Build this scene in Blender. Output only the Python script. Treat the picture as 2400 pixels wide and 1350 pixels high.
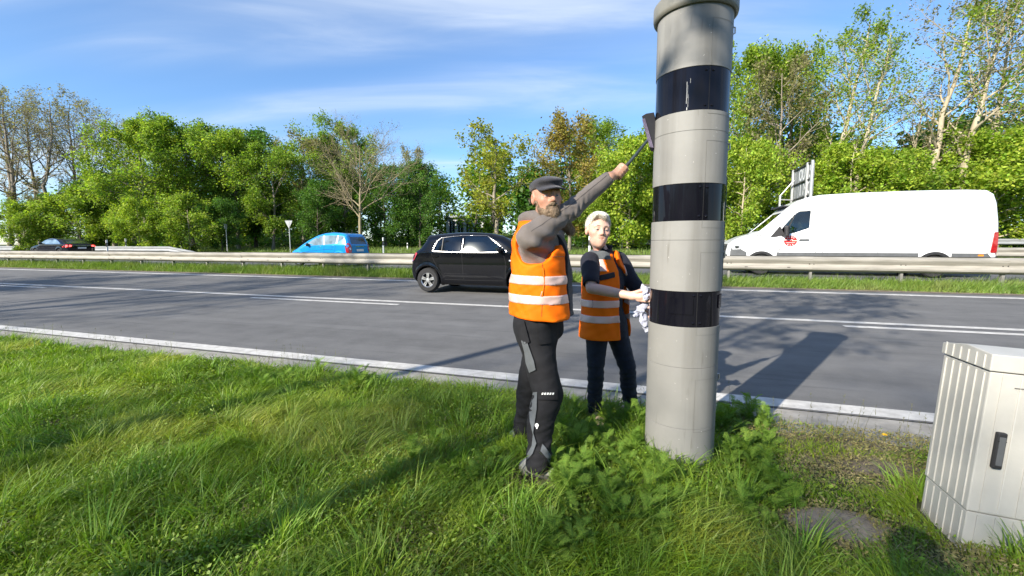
import bpy, bmesh, math, random
import numpy as np
from mathutils import Vector, Matrix
from mathutils.bvhtree import BVHTree
from mathutils.geometry import delaunay_2d_cdt

for o in list(bpy.data.objects):
    bpy.data.objects.remove(o)
S = bpy.context.scene
COL = S.collection
PI = math.pi

# ------------------------------------------------------------------ camera
CAM_H = 1.40                      # metres above the verge
FPX = 1031.0                      # focal length in pixels of a 2400 px wide frame
PITCH = math.atan(102 / 1031.0)   # looking slightly down
cam_d = bpy.data.cameras.new('camera')
cam_d.sensor_width = 36.0
cam_d.lens = FPX / 2400 * 36.0
cam_d.clip_start = 0.05
cam_d.clip_end = 6000
cam = bpy.data.objects.new('camera', cam_d)
COL.objects.link(cam)
cam.location = (0, 0, CAM_H)
cam.rotation_euler = (PI / 2 - PITCH, 0, 0)
S.camera = cam

# ------------------------------------------------------------------ sky
SUN_AZ = math.radians(225.0)      # compass: the sun stands behind and to the left of the camera
SUN_EL = math.radians(29.0)
W = bpy.data.worlds.new('World')
S.world = W
W.use_nodes = True
wn, wl = W.node_tree.nodes, W.node_tree.links
wn.clear()
w_out = wn.new('ShaderNodeOutputWorld')
w_bg = wn.new('ShaderNodeBackground')
w_bg.inputs['Strength'].default_value = 0.09
sky = wn.new('ShaderNodeTexSky')
sky.sky_type = 'NISHITA'
sky.sun_disc = False
sky.sun_elevation = SUN_EL
sky.sun_rotation = SUN_AZ
sky.altitude = 50
sky.air_density = 1.0
sky.dust_density = 0.0
sky.ozone_density = 6.0
# high thin cirrus: streaks laid out on a plane high above, all over the sky
tc = wn.new('ShaderNodeTexCoord')
sep = wn.new('ShaderNodeSeparateXYZ')
wl.new(tc.outputs['Generated'], sep.inputs[0])
zc = wn.new('ShaderNodeMath'); zc.operation = 'MAXIMUM'; zc.inputs[1].default_value = 0.0
wl.new(sep.outputs['Z'], zc.inputs[0])
za = wn.new('ShaderNodeMath'); za.operation = 'ADD'; za.inputs[1].default_value = 0.16
wl.new(zc.outputs[0], za.inputs[0])
dx = wn.new('ShaderNodeMath'); dx.operation = 'DIVIDE'
dy = wn.new('ShaderNodeMath'); dy.operation = 'DIVIDE'
wl.new(sep.outputs['X'], dx.inputs[0]); wl.new(za.outputs[0], dx.inputs[1])
wl.new(sep.outputs['Y'], dy.inputs[0]); wl.new(za.outputs[0], dy.inputs[1])
cmb = wn.new('ShaderNodeCombineXYZ')
wl.new(dx.outputs[0], cmb.inputs[0]); wl.new(dy.outputs[0], cmb.inputs[1])
CL_R, CL_L = -60, (3.3, 1.1)
def cloud_layer(rot, scale, loc, nscale, detail, dist, lo, hi):
    mp = wn.new('ShaderNodeMapping')
    mp.inputs['Rotation'].default_value = (0, 0, math.radians(rot))
    mp.inputs['Scale'].default_value = (scale[0], scale[1], 1)
    mp.inputs['Location'].default_value = (loc[0], loc[1], 0)
    wl.new(cmb.outputs[0], mp.inputs[0])
    nz = wn.new('ShaderNodeTexNoise')
    nz.inputs['Scale'].default_value = nscale
    nz.inputs['Detail'].default_value = detail
    nz.inputs['Roughness'].default_value = 0.55
    nz.inputs['Distortion'].default_value = dist
    wl.new(mp.outputs[0], nz.inputs['Vector'])
    mr = wn.new('ShaderNodeMapRange')
    mr.interpolation_type = 'SMOOTHERSTEP'
    mr.inputs['From Min'].default_value = lo
    mr.inputs['From Max'].default_value = hi
    wl.new(nz.outputs[0], mr.inputs['Value'])
    return mr
c_big = cloud_layer(CL_R, (0.22, 0.85), CL_L, 1.0, 3.0, 0.5, 0.36, 0.70)
c_fine = cloud_layer(CL_R - 5, (0.6, 2.6), (0.4, 1.3), 1.3, 7.0, 0.8, 0.25, 0.80)
mul = wn.new('ShaderNodeMath'); mul.operation = 'MULTIPLY_ADD'
wl.new(c_fine.outputs[0], mul.inputs[0]); mul.inputs[1].default_value = 0.62; mul.inputs[2].default_value = 0.16
mul3 = wn.new('ShaderNodeMath'); mul3.operation = 'MULTIPLY'; mul3.use_clamp = True
wl.new(c_big.outputs[0], mul3.inputs[0]); wl.new(mul.outputs[0], mul3.inputs[1])
hsv = wn.new('ShaderNodeHueSaturation'); hsv.inputs['Saturation'].default_value = 1.10
wl.new(sky.outputs[0], hsv.inputs['Color'])
wmix = wn.new('ShaderNodeMix'); wmix.data_type = 'RGBA'
veil = wn.new('ShaderNodeMath'); veil.operation = 'ADD'; veil.use_clamp = True; veil.inputs[1].default_value = 0.09
wl.new(mul3.outputs[0], veil.inputs[0])
wl.new(veil.outputs[0], wmix.inputs['Factor'])
wl.new(hsv.outputs[0], wmix.inputs[6])
wmix.inputs[7].default_value = (4.4, 4.8, 5.3, 1)
wl.new(wmix.outputs[2], w_bg.inputs['Color'])
wl.new(w_bg.outputs[0], w_out.inputs[0])

# ------------------------------------------------------------------ sun
sun_d = bpy.data.lights.new('sun', 'SUN')
sun_d.energy = 3.9
sun_d.angle = math.radians(0.53)
sun_d.color = (1.0, 0.925, 0.80)
sun = bpy.data.objects.new('sun', sun_d)
COL.objects.link(sun)
sun_to = Vector((math.sin(SUN_AZ) * math.cos(SUN_EL), math.cos(SUN_AZ) * math.cos(SUN_EL), math.sin(SUN_EL)))
sun.rotation_euler = sun_to.to_track_quat('Z', 'Y').to_euler()
sun.location = sun_to * 60

# ------------------------------------------------------------------ exposure and render set-up
S.view_settings.view_transform = 'Standard'
S.view_settings.look = 'None'
S.view_settings.exposure = 1.34
S.view_settings.gamma = 1.0
S.view_settings.use_curve_mapping = False
S.render.engine = 'CYCLES'
S.cycles.use_denoising = True
S.cycles.max_bounces = 7
S.cycles.diffuse_bounces = 3
S.cycles.glossy_bounces = 3
S.cycles.transmission_bounces = 4
S.cycles.transparent_max_bounces = 12
S.cycles.caustics_reflective = False
S.cycles.caustics_refractive = False
S.cycles.sample_clamp_indirect = 6.0
S.render.film_transparent = False
# ================================================================== helpers
RNG = np.random.default_rng(7)
random.seed(7)
_ct, _st = math.cos(PITCH), math.sin(PITCH)

def ray(px, py):
    u, v = px - 1200.0, py - 675.0
    return np.array([u, FPX * _ct - v * _st, -FPX * _st - v * _ct])
def atY(px, py, Y):
    d = ray(px, py)
    return np.array([0, 0, CAM_H]) + d * (Y / d[1])
def atz(px, py, z=0.0):
    d = ray(px, py)
    return np.array([0, 0, CAM_H]) + d * ((z - CAM_H) / d[2])
E_S = np.array([0.95135, -0.30811])      # along the road, towards the right
E_T = np.array([0.30811, 0.95135])       # across the road, away from the camera
ROAD_ROT = math.atan2(E_S[1], E_S[0])
def RP(s, t, z=0.0):
    return np.array([s * E_S[0] + t * E_T[0], s * E_S[1] + t * E_T[1], z])
def st_of(P):
    return P[0] * E_S[0] + P[1] * E_S[1], P[0] * E_T[0] + P[1] * E_T[1]
GT = [-900, 3.3, 3.62, 4.2, 12.75, 13.0, 15.7, 15.9, 24.0, 24.3, 27, 40, 60, 5000]
GZ = [0, 0, 0.0, 0.006, 0.262, 0.27, 0.30, 0.31, 0.45, 0.46, 0.52, 1.02, 1.25, 1.25]
def gz(t):
    return np.interp(t, GT, GZ)

# ---- tagging -------------------------------------------------------
def tag(o, label=None, cat=None, group=None, kind=None):
    if label: o['label'] = label
    if cat: o['category'] = cat
    if group: o['group'] = group
    if kind: o['kind'] = kind
    return o
def empty(name, loc=(0, 0, 0), rz=0.0, label=None, cat=None, group=None):
    o = bpy.data.objects.new(name, None)
    o.empty_display_size = 0.1
    COL.objects.link(o)
    o.location = [float(x) for x in loc]
    o.rotation_euler = (0, 0, rz)
    return tag(o, label, cat, group)

# ---- mesh from arrays ---------------------------------------------
def mesh_np(name, V, Fs, smooth=False, mats=None):
    V = np.asarray(V, np.float32)
    if isinstance(Fs, np.ndarray):
        Fs = [Fs]
    Fs = [np.asarray(f, np.int32) for f in Fs if len(f)]
    me = bpy.data.meshes.new(name)
    me.vertices.add(len(V)); me.vertices.foreach_set('co', V.ravel())
    nl = sum(f.size for f in Fs); nf = sum(len(f) for f in Fs)
    me.loops.add(nl); me.polygons.add(nf)
    me.loops.foreach_set('vertex_index', np.concatenate([f.ravel() for f in Fs]))
    starts, tot = [], 0
    for f in Fs:
        k = f.shape[1]
        starts.append(tot + np.arange(len(f)) * k); tot += f.size
    me.polygons.foreach_set('loop_start', np.concatenate(starts).astype(np.int32))
    if smooth:
        me.polygons.foreach_set('use_smooth', np.ones(nf, bool))
    me.update(calc_edges=True)
    me.validate()
    for m in (mats or []):
        me.materials.append(m)
    return me
def obj(name, me, parent=None, mat=None, loc=None, rz=None):
    if mat is not None and not len(me.materials):
        me.materials.append(mat)
    o = bpy.data.objects.new(name, me)
    COL.objects.link(o)
    if parent is not None: o.parent = parent
    if loc is not None: o.location = [float(x) for x in loc]
    if rz is not None: o.rotation_euler = (0, 0, rz)
    return o
class MB:
    """collects simple solids, builds one mesh"""
    def __init__(s): s.v, s.f = [], []
    def add(s, V, F):
        b = len(s.v); s.v += [tuple(map(float, x)) for x in V]; s.f += [tuple(b + i for i in f) for f in F]; return s
    def box(s, c, d, R=None):
        x, y, z = [q / 2 for q in d]
        V = [(-x, -y, -z), (x, -y, -z), (x, y, -z), (-x, y, -z), (-x, -y, z), (x, -y, z), (x, y, z), (-x, y, z)]
        if R is not None: V = [tuple(R @ Vector(v)) for v in V]
        V = [(v[0] + c[0], v[1] + c[1], v[2] + c[2]) for v in V]
        return s.add(V, [(0, 3, 2, 1), (4, 5, 6, 7), (0, 1, 5, 4), (1, 2, 6, 5), (2, 3, 7, 6), (3, 0, 4, 7)])
    def tube(s, pts, rad, k=8, cap=True):
        pts = [Vector(p) for p in pts]
        if not hasattr(rad, '__len__'): rad = [rad] * len(pts)
        V, F = [], []
        for i, p in enumerate(pts):
            t = (pts[min(i + 1, len(pts) - 1)] - pts[max(i - 1, 0)]).normalized()
            a = t.orthogonal().normalized() if i == 0 else (a - a.dot(t) * t).normalized()
            b = t.cross(a)
            for j in range(k):
                q = 2 * PI * j / k
                V.append(p + (a * math.cos(q) + b * math.sin(q)) * rad[i])
        for i in range(len(pts) - 1):
            for j in range(k):
                F.append((i * k + j, i * k + (j + 1) % k, (i + 1) * k + (j + 1) % k, (i + 1) * k + j))
        if cap:
            F.append(tuple(reversed(range(k)))); F.append(tuple((len(pts) - 1) * k + j for j in range(k)))
        return s.add(V, F)
    def lathe(s, prof, k=24, axis='z', c=(0, 0, 0)):
        V, F = [], []
        for r, h in prof:
            for j in range(k):
                q = 2 * PI * j / k
                a, b = r * math.cos(q), r * math.sin(q)
                p = (a, b, h) if axis == 'z' else ((a, h, b) if axis == 'y' else (h, a, b))
                V.append((p[0] + c[0], p[1] + c[1], p[2] + c[2]))
        for i in range(len(prof) - 1):
            for j in range(k):
                F.append((i * k + j, i * k + (j + 1) % k, (i + 1) * k + (j + 1) % k, (i + 1) * k + j))
        return s.add(V, F)
    def prism(s, poly, z0, z1, fn):
        """poly 2-D outline, extruded between z0 and z1, fn(a, b, z) -> xyz"""
        n = len(poly)
        V = [fn(a, b, z0) for a, b in poly] + [fn(a, b, z1) for a, b in poly]
        F = [tuple(range(n)), tuple(reversed(range(n, 2 * n)))] + [(i, i + n, (i + 1) % n + n, (i + 1) % n) for i in range(n)]
        return s.add(V, F)
    def mesh(s, name, mat=None, smooth=False, bevel=0.0):
        me = bpy.data.meshes.new(name)
        me.from_pydata(s.v, [], s.f)
        bm = bmesh.new(); bm.from_mesh(me)
        bmesh.ops.recalc_face_normals(bm, faces=bm.faces)
        if bevel > 0:
            ed = [e for e in bm.edges if len(e.link_faces) == 2 and e.calc_face_angle(0) > 0.6]
            bmesh.ops.bevel(bm, geom=ed, offset=bevel, segments=2, affect='EDGES', profile=0.6)
        bm.to_mesh(me); bm.free()
        if smooth:
            me.polygons.foreach_set('use_smooth', [True] * len(me.polygons))
            me.set_sharp_from_angle(angle=math.radians(40))
        if mat: me.materials.append(mat)
        return me
    def build(s, name, mat, parent=None, smooth=False, bevel=0.0):
        return obj(name, s.mesh(name, mat, smooth, bevel), parent)

# ---- materials -----------------------------------------------------
def mat(name, col, rough=0.6, metal=0.0, var=0.12, vs=6.0, vd=5.0, col2=None, bump=0.0, bs=60.0, coat=0.0,
        spec=0.5, rvar=0.0, stretch=None, coords='Object', emis=None, sheen=0.0, island=0.0, trans=0.0, sss=0.0,
        attr=None, c_lo=0.35, c_hi=0.65):
    m = bpy.data.materials.new(name)
    m.use_nodes = True
    N, L = m.node_tree.nodes, m.node_tree.links
    b = N['Principled BSDF']
    out = N['Material Output']
    b.inputs['Roughness'].default_value = rough
    b.inputs['Metallic'].default_value = metal
    b.inputs['Specular IOR Level'].default_value = spec
    b.inputs['Coat Weight'].default_value = coat
    b.inputs['Coat Roughness'].default_value = 0.04
    if sheen: b.inputs['Sheen Weight'].default_value = sheen
    if sss:
        b.inputs['Subsurface Weight'].default_value = sss
        b.inputs['Subsurface Radius'].default_value = (0.012, 0.005, 0.003)
        b.inputs['Subsurface Scale'].default_value = 1.0
    tcn = N.new('ShaderNodeTexCoord')
    vec = tcn.outputs[coords]
    if stretch:
        mp = N.new('ShaderNodeMapping'); mp.inputs['Scale'].default_value = stretch
        L.new(vec, mp.inputs[0]); vec = mp.outputs[0]
    nz = N.new('ShaderNodeTexNoise')
    nz.inputs['Scale'].default_value = vs; nz.inputs['Detail'].default_value = vd
    nz.inputs['Roughness'].default_value = 0.6
    L.new(vec, nz.inputs['Vector'])
    mr = N.new('ShaderNodeMapRange')
    mr.inputs['From Min'].default_value = c_lo; mr.inputs['From Max'].default_value = c_hi
    L.new(nz.outputs[0], mr.inputs['Value'])
    mx = N.new('ShaderNodeMix'); mx.data_type = 'RGBA'
    L.new(mr.outputs[0], mx.inputs['Factor'])
    if col2 is None:
        A = [max(0, c * (1 - var)) for c in col]; B = [min(1, c * (1 + var)) for c in col]
    else:
        A, B = col, col2
    mx.inputs[6].default_value = (*A, 1); mx.inputs[7].default_value = (*B, 1)
    cout = mx.outputs[2]
    if attr:
        at = N.new('ShaderNodeAttribute'); at.attribute_name = attr
        m2 = N.new('ShaderNodeMix'); m2.data_type = 'RGBA'; m2.blend_type = 'MULTIPLY'
        m2.inputs['Factor'].default_value = 1.0
        L.new(cout, m2.inputs[6]); L.new(at.outputs['Color'], m2.inputs[7]); cout = m2.outputs[2]
    if island:
        ge = N.new('ShaderNodeNewGeometry')
        hs = N.new('ShaderNodeHueSaturation')
        r1 = N.new('ShaderNodeMapRange')
        r1.inputs['To Min'].default_value = 1 - island; r1.inputs['To Max'].default_value = 1 + island
        L.new(ge.outputs['Random Per Island'], r1.inputs['Value']); L.new(r1.outputs[0], hs.inputs['Value'])
        wnz = N.new('ShaderNodeMath'); wnz.operation = 'MULTIPLY'; wnz.inputs[1].default_value = 37.17
        fr = N.new('ShaderNodeMath'); fr.operation = 'FRACT'
        r2 = N.new('ShaderNodeMapRange')
        r2.inputs['To Min'].default_value = 0.5 - island * 0.06; r2.inputs['To Max'].default_value = 0.5 + island * 0.045
        L.new(ge.outputs['Random Per Island'], wnz.inputs[0]); L.new(wnz.outputs[0], fr.inputs[0])
        L.new(fr.outputs[0], r2.inputs['Value']); L.new(r2.outputs[0], hs.inputs['Hue'])
        L.new(cout, hs.inputs['Color']); cout = hs.outputs['Color']
    L.new(cout, b.inputs['Base Color'])
    if rvar:
        rr = N.new('ShaderNodeMapRange')
        rr.inputs['From Min'].default_value = 0.3; rr.inputs['From Max'].default_value = 0.7
        rr.inputs['To Min'].default_value = max(0.02, rough - rvar); rr.inputs['To Max'].default_value = min(1, rough + rvar)
        L.new(nz.outputs[0], rr.inputs['Value']); L.new(rr.outputs[0], b.inputs['Roughness'])
    if bump:
        n2 = N.new('ShaderNodeTexNoise')
        n2.inputs['Scale'].default_value = bs; n2.inputs['Detail'].default_value = 4
        L.new(vec, n2.inputs['Vector'])
        bp = N.new('ShaderNodeBump'); bp.inputs['Strength'].default_value = bump; bp.inputs['Distance'].default_value = 0.02
        L.new(n2.outputs[0], bp.inputs['Height']); L.new(bp.outputs[0], b.inputs['Normal'])
    if emis:
        b.inputs['Emission Color'].default_value = (*emis[:3], 1); b.inputs['Emission Strength'].default_value = emis[3]
    if trans:
        tr = N.new('ShaderNodeBsdfTranslucent'); ms = N.new('ShaderNodeMixShader')
        ms.inputs[0].default_value = trans
        tcol = N.new('ShaderNodeMix'); tcol.data_type = 'RGBA'; tcol.blend_type = 'MULTIPLY'; tcol.inputs['Factor'].default_value = 1
        L.new(cout, tcol.inputs[6]); tcol.inputs[7].default_value = (1.5, 1.6, 0.7, 1)
        L.new(tcol.outputs[2], tr.inputs[0])
        L.new(b.outputs[0], ms.inputs[1]); L.new(tr.outputs[0], ms.inputs[2]); L.new(ms.outputs[0], out.inputs[0])
    return m
def glass_mat(name, tint=(0.55, 0.65, 0.65), clear=0.6, rough=0.02):
    m = bpy.data.materials.new(name); m.use_nodes = True
    N, L = m.node_tree.nodes, m.node_tree.links
    N.clear()
    out = N.new('ShaderNodeOutputMaterial')
    tr = N.new('ShaderNodeBsdfTransparent'); tr.inputs[0].default_value = (*[c * clear for c in tint], 1)
    gl = N.new('ShaderNodeBsdfGlossy'); gl.inputs['Roughness'].default_value = rough
    gl.inputs['Color'].default_value = (1, 1, 1, 1)
    fr = N.new('ShaderNodeFresnel'); fr.inputs['IOR'].default_value = 1.55
    nz = N.new('ShaderNodeTexNoise'); nz.inputs['Scale'].default_value = 1.5
    ad = N.new('ShaderNodeMath'); ad.operation = 'MULTIPLY_ADD'; ad.inputs[1].default_value = 0.05; 
    L.new(nz.outputs[0], ad.inputs[0]); L.new(fr.outputs[0], ad.inputs[2])
    mx = N.new('ShaderNodeMixShader')
    L.new(ad.outputs[0], mx.inputs[0]); L.new(tr.outputs[0], mx.inputs[1]); L.new(gl.outputs[0], mx.inputs[2])
    L.new(mx.outputs[0], out.inputs[0])
    return m

# ---- signed distance modelling -------------------------------------
def _n(a): return np.sqrt((a * a).sum(-1))
def smin(a, b, k):
    h = np.maximum(k - np.abs(a - b), 0) / k
    return np.minimum(a, b) - h * h * k * 0.25
def smax(a, b, k): return -smin(-a, -b, k)
def sd_ell(P, c, r, R=None):
    q = P - np.asarray(c, np.float32)
    if R is not None: q = q @ np.asarray(R, np.float32)
    r = np.asarray(r, np.float32)
    k0 = _n(q / r); k1 = _n(q / (r * r)) + 1e-9
    return k0 * (k0 - 1) / k1
def sd_cap(P, a, b, ra, rb=None):
    rb = ra if rb is None else rb
    a = np.asarray(a, np.float32); b = np.asarray(b, np.float32)
    ba = b - a
    t = np.clip(((P - a) @ ba) / max(1e-9, float(ba @ ba)), 0, 1)
    return _n(P - a - t[:, None] * ba) - (ra + (rb - ra) * t)
def sd_box(P, c, h, r=0.0, R=None):
    q = P - np.asarray(c, np.float32)
    if R is not None: q = q @ np.asarray(R, np.float32)
    q = np.abs(q) - (np.asarray(h, np.float32) - r)
    return _n(np.maximum(q, 0)) + np.minimum(q.max(-1), 0) - r
def sd_poly(u, v, poly):
    """signed distance to a 2-D polygon"""
    poly = np.asarray(poly, np.float32)
    d = np.full(u.shape, 1e9, np.float32); s = np.ones(u.shape, np.float32)
    n = len(poly)
    for i in range(n):
        ax, ay = poly[i]; bx, by = poly[i - 1]
        ex, ey = bx - ax, by - ay
        wx, wy = u - ax, v - ay
        t = np.clip((wx * ex + wy * ey) / (ex * ex + ey * ey + 1e-12), 0, 1)
        d = np.minimum(d, (wx - ex * t) ** 2 + (wy - ey * t) ** 2)
        c1 = v >= ay; c2 = v < by; c3 = ex * wy > ey * wx
        flip = (c1 & c2 & c3) | (~c1 & ~c2 & ~c3)
        s = np.where(flip, -s, s)
    return s * np.sqrt(d)
def wob(P, freq, amp, seed=0):
    """cheap smooth noise for folds"""
    r = np.random.default_rng(seed)
    out = np.zeros(len(P), np.float32)
    for i in range(4):
        k = r.normal(size=3); k *= freq * (0.7 + 0.5 * i) / np.linalg.norm(k)
        k2 = r.normal(size=3) * freq * 0.5
        out += np.sin(P @ k.astype(np.float32) + r.uniform(0, 6) + 1.6 * np.sin(P @ k2.astype(np.float32) + r.uniform(0, 6))) / (1 + 0.6 * i)
    return out * amp / 2.2
def surf(f, lo, hi, h):
    """naive surface nets of f on a sparse grid; returns verts, quads"""
    B = 8
    lo = np.asarray(lo, np.float32); hi = np.asarray(hi, np.float32)
    nb = np.ceil((hi - lo) / (h * B)).astype(int) + 1
    n = nb * B
    bi = np.stack(np.meshgrid(*[np.arange(k) for k in nb], indexing='ij'), -1).reshape(-1, 3)
    cen = (lo + (bi * B + (B - 1) / 2) * h).astype(np.float32)
    dc = f(cen)
    V = np.repeat(np.repeat(np.repeat(dc.reshape(nb), B, 0), B, 1), B, 2).astype(np.float32)
    keep = np.abs(dc) < h * B * 0.866 * 1.25 + h
    kb = bi[keep]
    off = np.stack(np.meshgrid(*[np.arange(B)] * 3, indexing='ij'), -1).reshape(-1, 3)
    for i in range(0, len(kb), 1500):
        idx = (kb[i:i + 1500, None, :] * B + off[None]).reshape(-1, 3)
        V[idx[:, 0], idx[:, 1], idx[:, 2]] = f((lo + idx * h).astype(np.float32))
    ins = V < 0
    ins[0] = ins[-1] = False; ins[:, 0] = ins[:, -1] = False; ins[:, :, 0] = ins[:, :, -1] = False
    V = np.where(ins, np.minimum(V, -1e-7), np.maximum(V, 1e-7))
    sh = tuple(n - 1)
    cnt = np.zeros(sh, np.int8)
    for a in (0, 1):
        for b in (0, 1):
            for c in (0, 1):
                cnt += ins[a:n[0] - 1 + a, b:n[1] - 1 + b, c:n[2] - 1 + c]
    act = (cnt > 0) & (cnt < 8)
    ci = np.argwhere(act)
    vid = np.full(sh, -1, np.int32); vid[act] = np.arange(len(ci))
    cv = np.empty((len(ci), 8), np.float32)
    cor = [(a, b, c) for a in (0, 1) for b in (0, 1) for c in (0, 1)]
    for k, (a, b, c) in enumerate(cor):
        cv[:, k] = V[ci[:, 0] + a, ci[:, 1] + b, ci[:, 2] + c]
    acc = np.zeros((len(ci), 3), np.float32); num = np.zeros(len(ci), np.float32)
    for i in range(8):
        for j in range(i + 1, 8):
            if sum(x != y for x, y in zip(cor[i], cor[j])) == 1:
                a, b = cv[:, i], cv[:, j]
                x = (a < 0) != (b < 0)
                t = np.where(x, a / np.where(x, a - b, 1), 0)
                p = np.asarray(cor[i], np.float32) + t[:, None] * (np.asarray(cor[j], np.float32) - np.asarray(cor[i], np.float32))
                acc += np.where(x[:, None], p, 0); num += x
    verts = lo + (ci + acc / np.maximum(num, 1)[:, None]) * h
    quads = []
    for ax in range(3):
        sl0 = [slice(1, None)] * 3; sl1 = [slice(1, None)] * 3
        sl0[ax] = slice(0, n[ax] - 1); sl1[ax] = slice(1, n[ax])
        # nodes with index >=1 on other axes
        A = ins[tuple(sl0)]; Bv = ins[tuple(sl1)]
        e = np.argwhere(A != Bv)
        o1, o2 = [(1, 2), (2, 0), (0, 1)][ax]
        e = e.copy(); e[:, o1] += 1; e[:, o2] += 1
        ok = (e[:, o1] < sh[o1]) & (e[:, o2] < sh[o2])
        e = e[ok]
        s0 = ins[e[:, 0], e[:, 1], e[:, 2]]
        def cell(d1, d2):
            q = e.copy(); q[:, o1] -= d1; q[:, o2] -= d2
            return vid[q[:, 0], q[:, 1], q[:, 2]]
        Q = np.stack([cell(1, 1), cell(0, 1), cell(0, 0), cell(1, 0)], 1)
        Q[~s0] = Q[~s0][:, ::-1]
        quads.append(Q)
    Q = np.concatenate(quads)
    Q = Q[(Q >= 0).all(1)]
    return verts.astype(np.float32), Q
def sdf_obj(name, f, lo, hi, h, m, parent=None, smooth_it=0):
    V, Q = surf(f, lo, hi, h)
    if smooth_it: V = relax(V, Q, smooth_it)
    return obj(name, mesh_np(name, V, Q, True, [m] if m else None), parent)
def relax(V, Q, it, lam=0.5):
    a = np.concatenate([Q[:, 0], Q[:, 1], Q[:, 2], Q[:, 3]]); b = np.concatenate([Q[:, 1], Q[:, 2], Q[:, 3], Q[:, 0]])
    src = np.concatenate([a, b]); dst = np.concatenate([b, a])
    deg = np.bincount(src, minlength=len(V)).astype(np.float32)
    for _ in range(it):
        acc = np.stack([np.bincount(src, V[dst, k], len(V)) for k in range(3)], 1) / np.maximum(deg, 1)[:, None]
        V = V + lam * (acc - V)
    return V.astype(np.float32)

# ---- shapes laid onto a surface -----------------------------------
def bvh_of(V, Q): return BVHTree.FromPolygons([tuple(map(float, v)) for v in V], [tuple(map(int, q)) for q in Q])
def fill2d(poly, res):
    poly = [tuple(p) for p in poly]
    out = []
    n = len(poly)
    for i in range(n):
        a, b = np.array(poly[i]), np.array(poly[(i + 1) % n])
        m = max(1, int(np.linalg.norm(b - a) / res))
        out += [tuple(a + (b - a) * k / m) for k in range(m)]
    P = np.array(out)
    g = np.stack(np.meshgrid(np.arange(P[:, 0].min() + res / 2, P[:, 0].max(), res), np.arange(P[:, 1].min() + res / 2, P[:, 1].max(), res)), -1).reshape(-1, 2)
    if len(g):
        d = sd_poly(g[:, 0].astype(np.float32), g[:, 1].astype(np.float32), P)
        g = g[d < -res * 0.45]
    pts = [Vector(p) for p in P] + [Vector(p) for p in g]
    k = len(P)
    vs, es, fs, *_ = delaunay_2d_cdt(pts, [(i, (i + 1) % k) for i in range(k)], [], 1, 1e-6)
    return [tuple(v) for v in vs], [tuple(f) for f in fs]
def rounded(poly, r, seg=4):
    out = []
    n = len(poly)
    for i in range(n):
        p = np.array(poly[i], float); a = np.array(poly[i - 1], float) - p; b = np.array(poly[(i + 1) % n], float) - p
        la, lb = np.linalg.norm(a), np.linalg.norm(b)
        q = min(r, la * 0.45, lb * 0.45)
        p0, p1 = p + a / la * q, p + b / lb * q
        for k in range(seg + 1):
            t = k / seg
            out.append(tuple((1 - t) ** 2 * p0 + 2 * t * (1 - t) * p + t * t * p1))
    return out
def project(pts, faces, place, direction, bvh, off, thick, name, m, parent, smooth=True):
    """drop flat shape onto a surface: place(a, b) -> start point, direction = ray, raised by off, given thickness"""
    d = Vector(direction).normalized()
    V = []
    nrm = []
    last = None
    for a, b in pts:
        o = Vector(place(a, b))
        hit, no, _, _ = bvh.ray_cast(o, d)
        if hit is None:
            hit, no, _, _ = bvh.find_nearest(o + d * (last if last else 1.0))
        else:
            last = (hit - o).length
        if no.dot(d) > 0: no = -no
        V.append(hit - d * off); nrm.append(no)
    n = len(V)
    V2 = [v + d * thick for v in V]
    cnt = {}
    for f in faces:
        for i in range(len(f)):
            e = (f[i], f[(i + 1) % len(f)])
            cnt[e] = cnt.get(e, 0) + 1
    F = list(faces) + [tuple(n + i for i in reversed(f)) for f in faces]
    for (a, b) in list(cnt):
        if (b, a) not in cnt:
            F.append((b, a, n + a, n + b))
    mb = MB(); mb.add([tuple(v) for v in V + V2], F)
    return mb.build(name, m, parent, smooth=smooth)
def text_mesh(body, size, align='CENTER'):
    c = bpy.data.curves.new('lettering', 'FONT'); c.body = body; c.size = size
    c.align_x = align; c.align_y = 'CENTER'; c.resolution_u = 2
    o = bpy.data.objects.new('lettering', c); COL.objects.link(o)
    dg = bpy.context.evaluated_depsgraph_get()
    me = bpy.data.meshes.new_from_object(o.evaluated_get(dg))
    bpy.data.objects.remove(o); bpy.data.curves.remove(c)
    pts = [(v.co.x, v.co.y) for v in me.vertices]; fs = [tuple(p.vertices) for p in me.polygons]
    bpy.data.meshes.remove(me)
    return pts, fs
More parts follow.
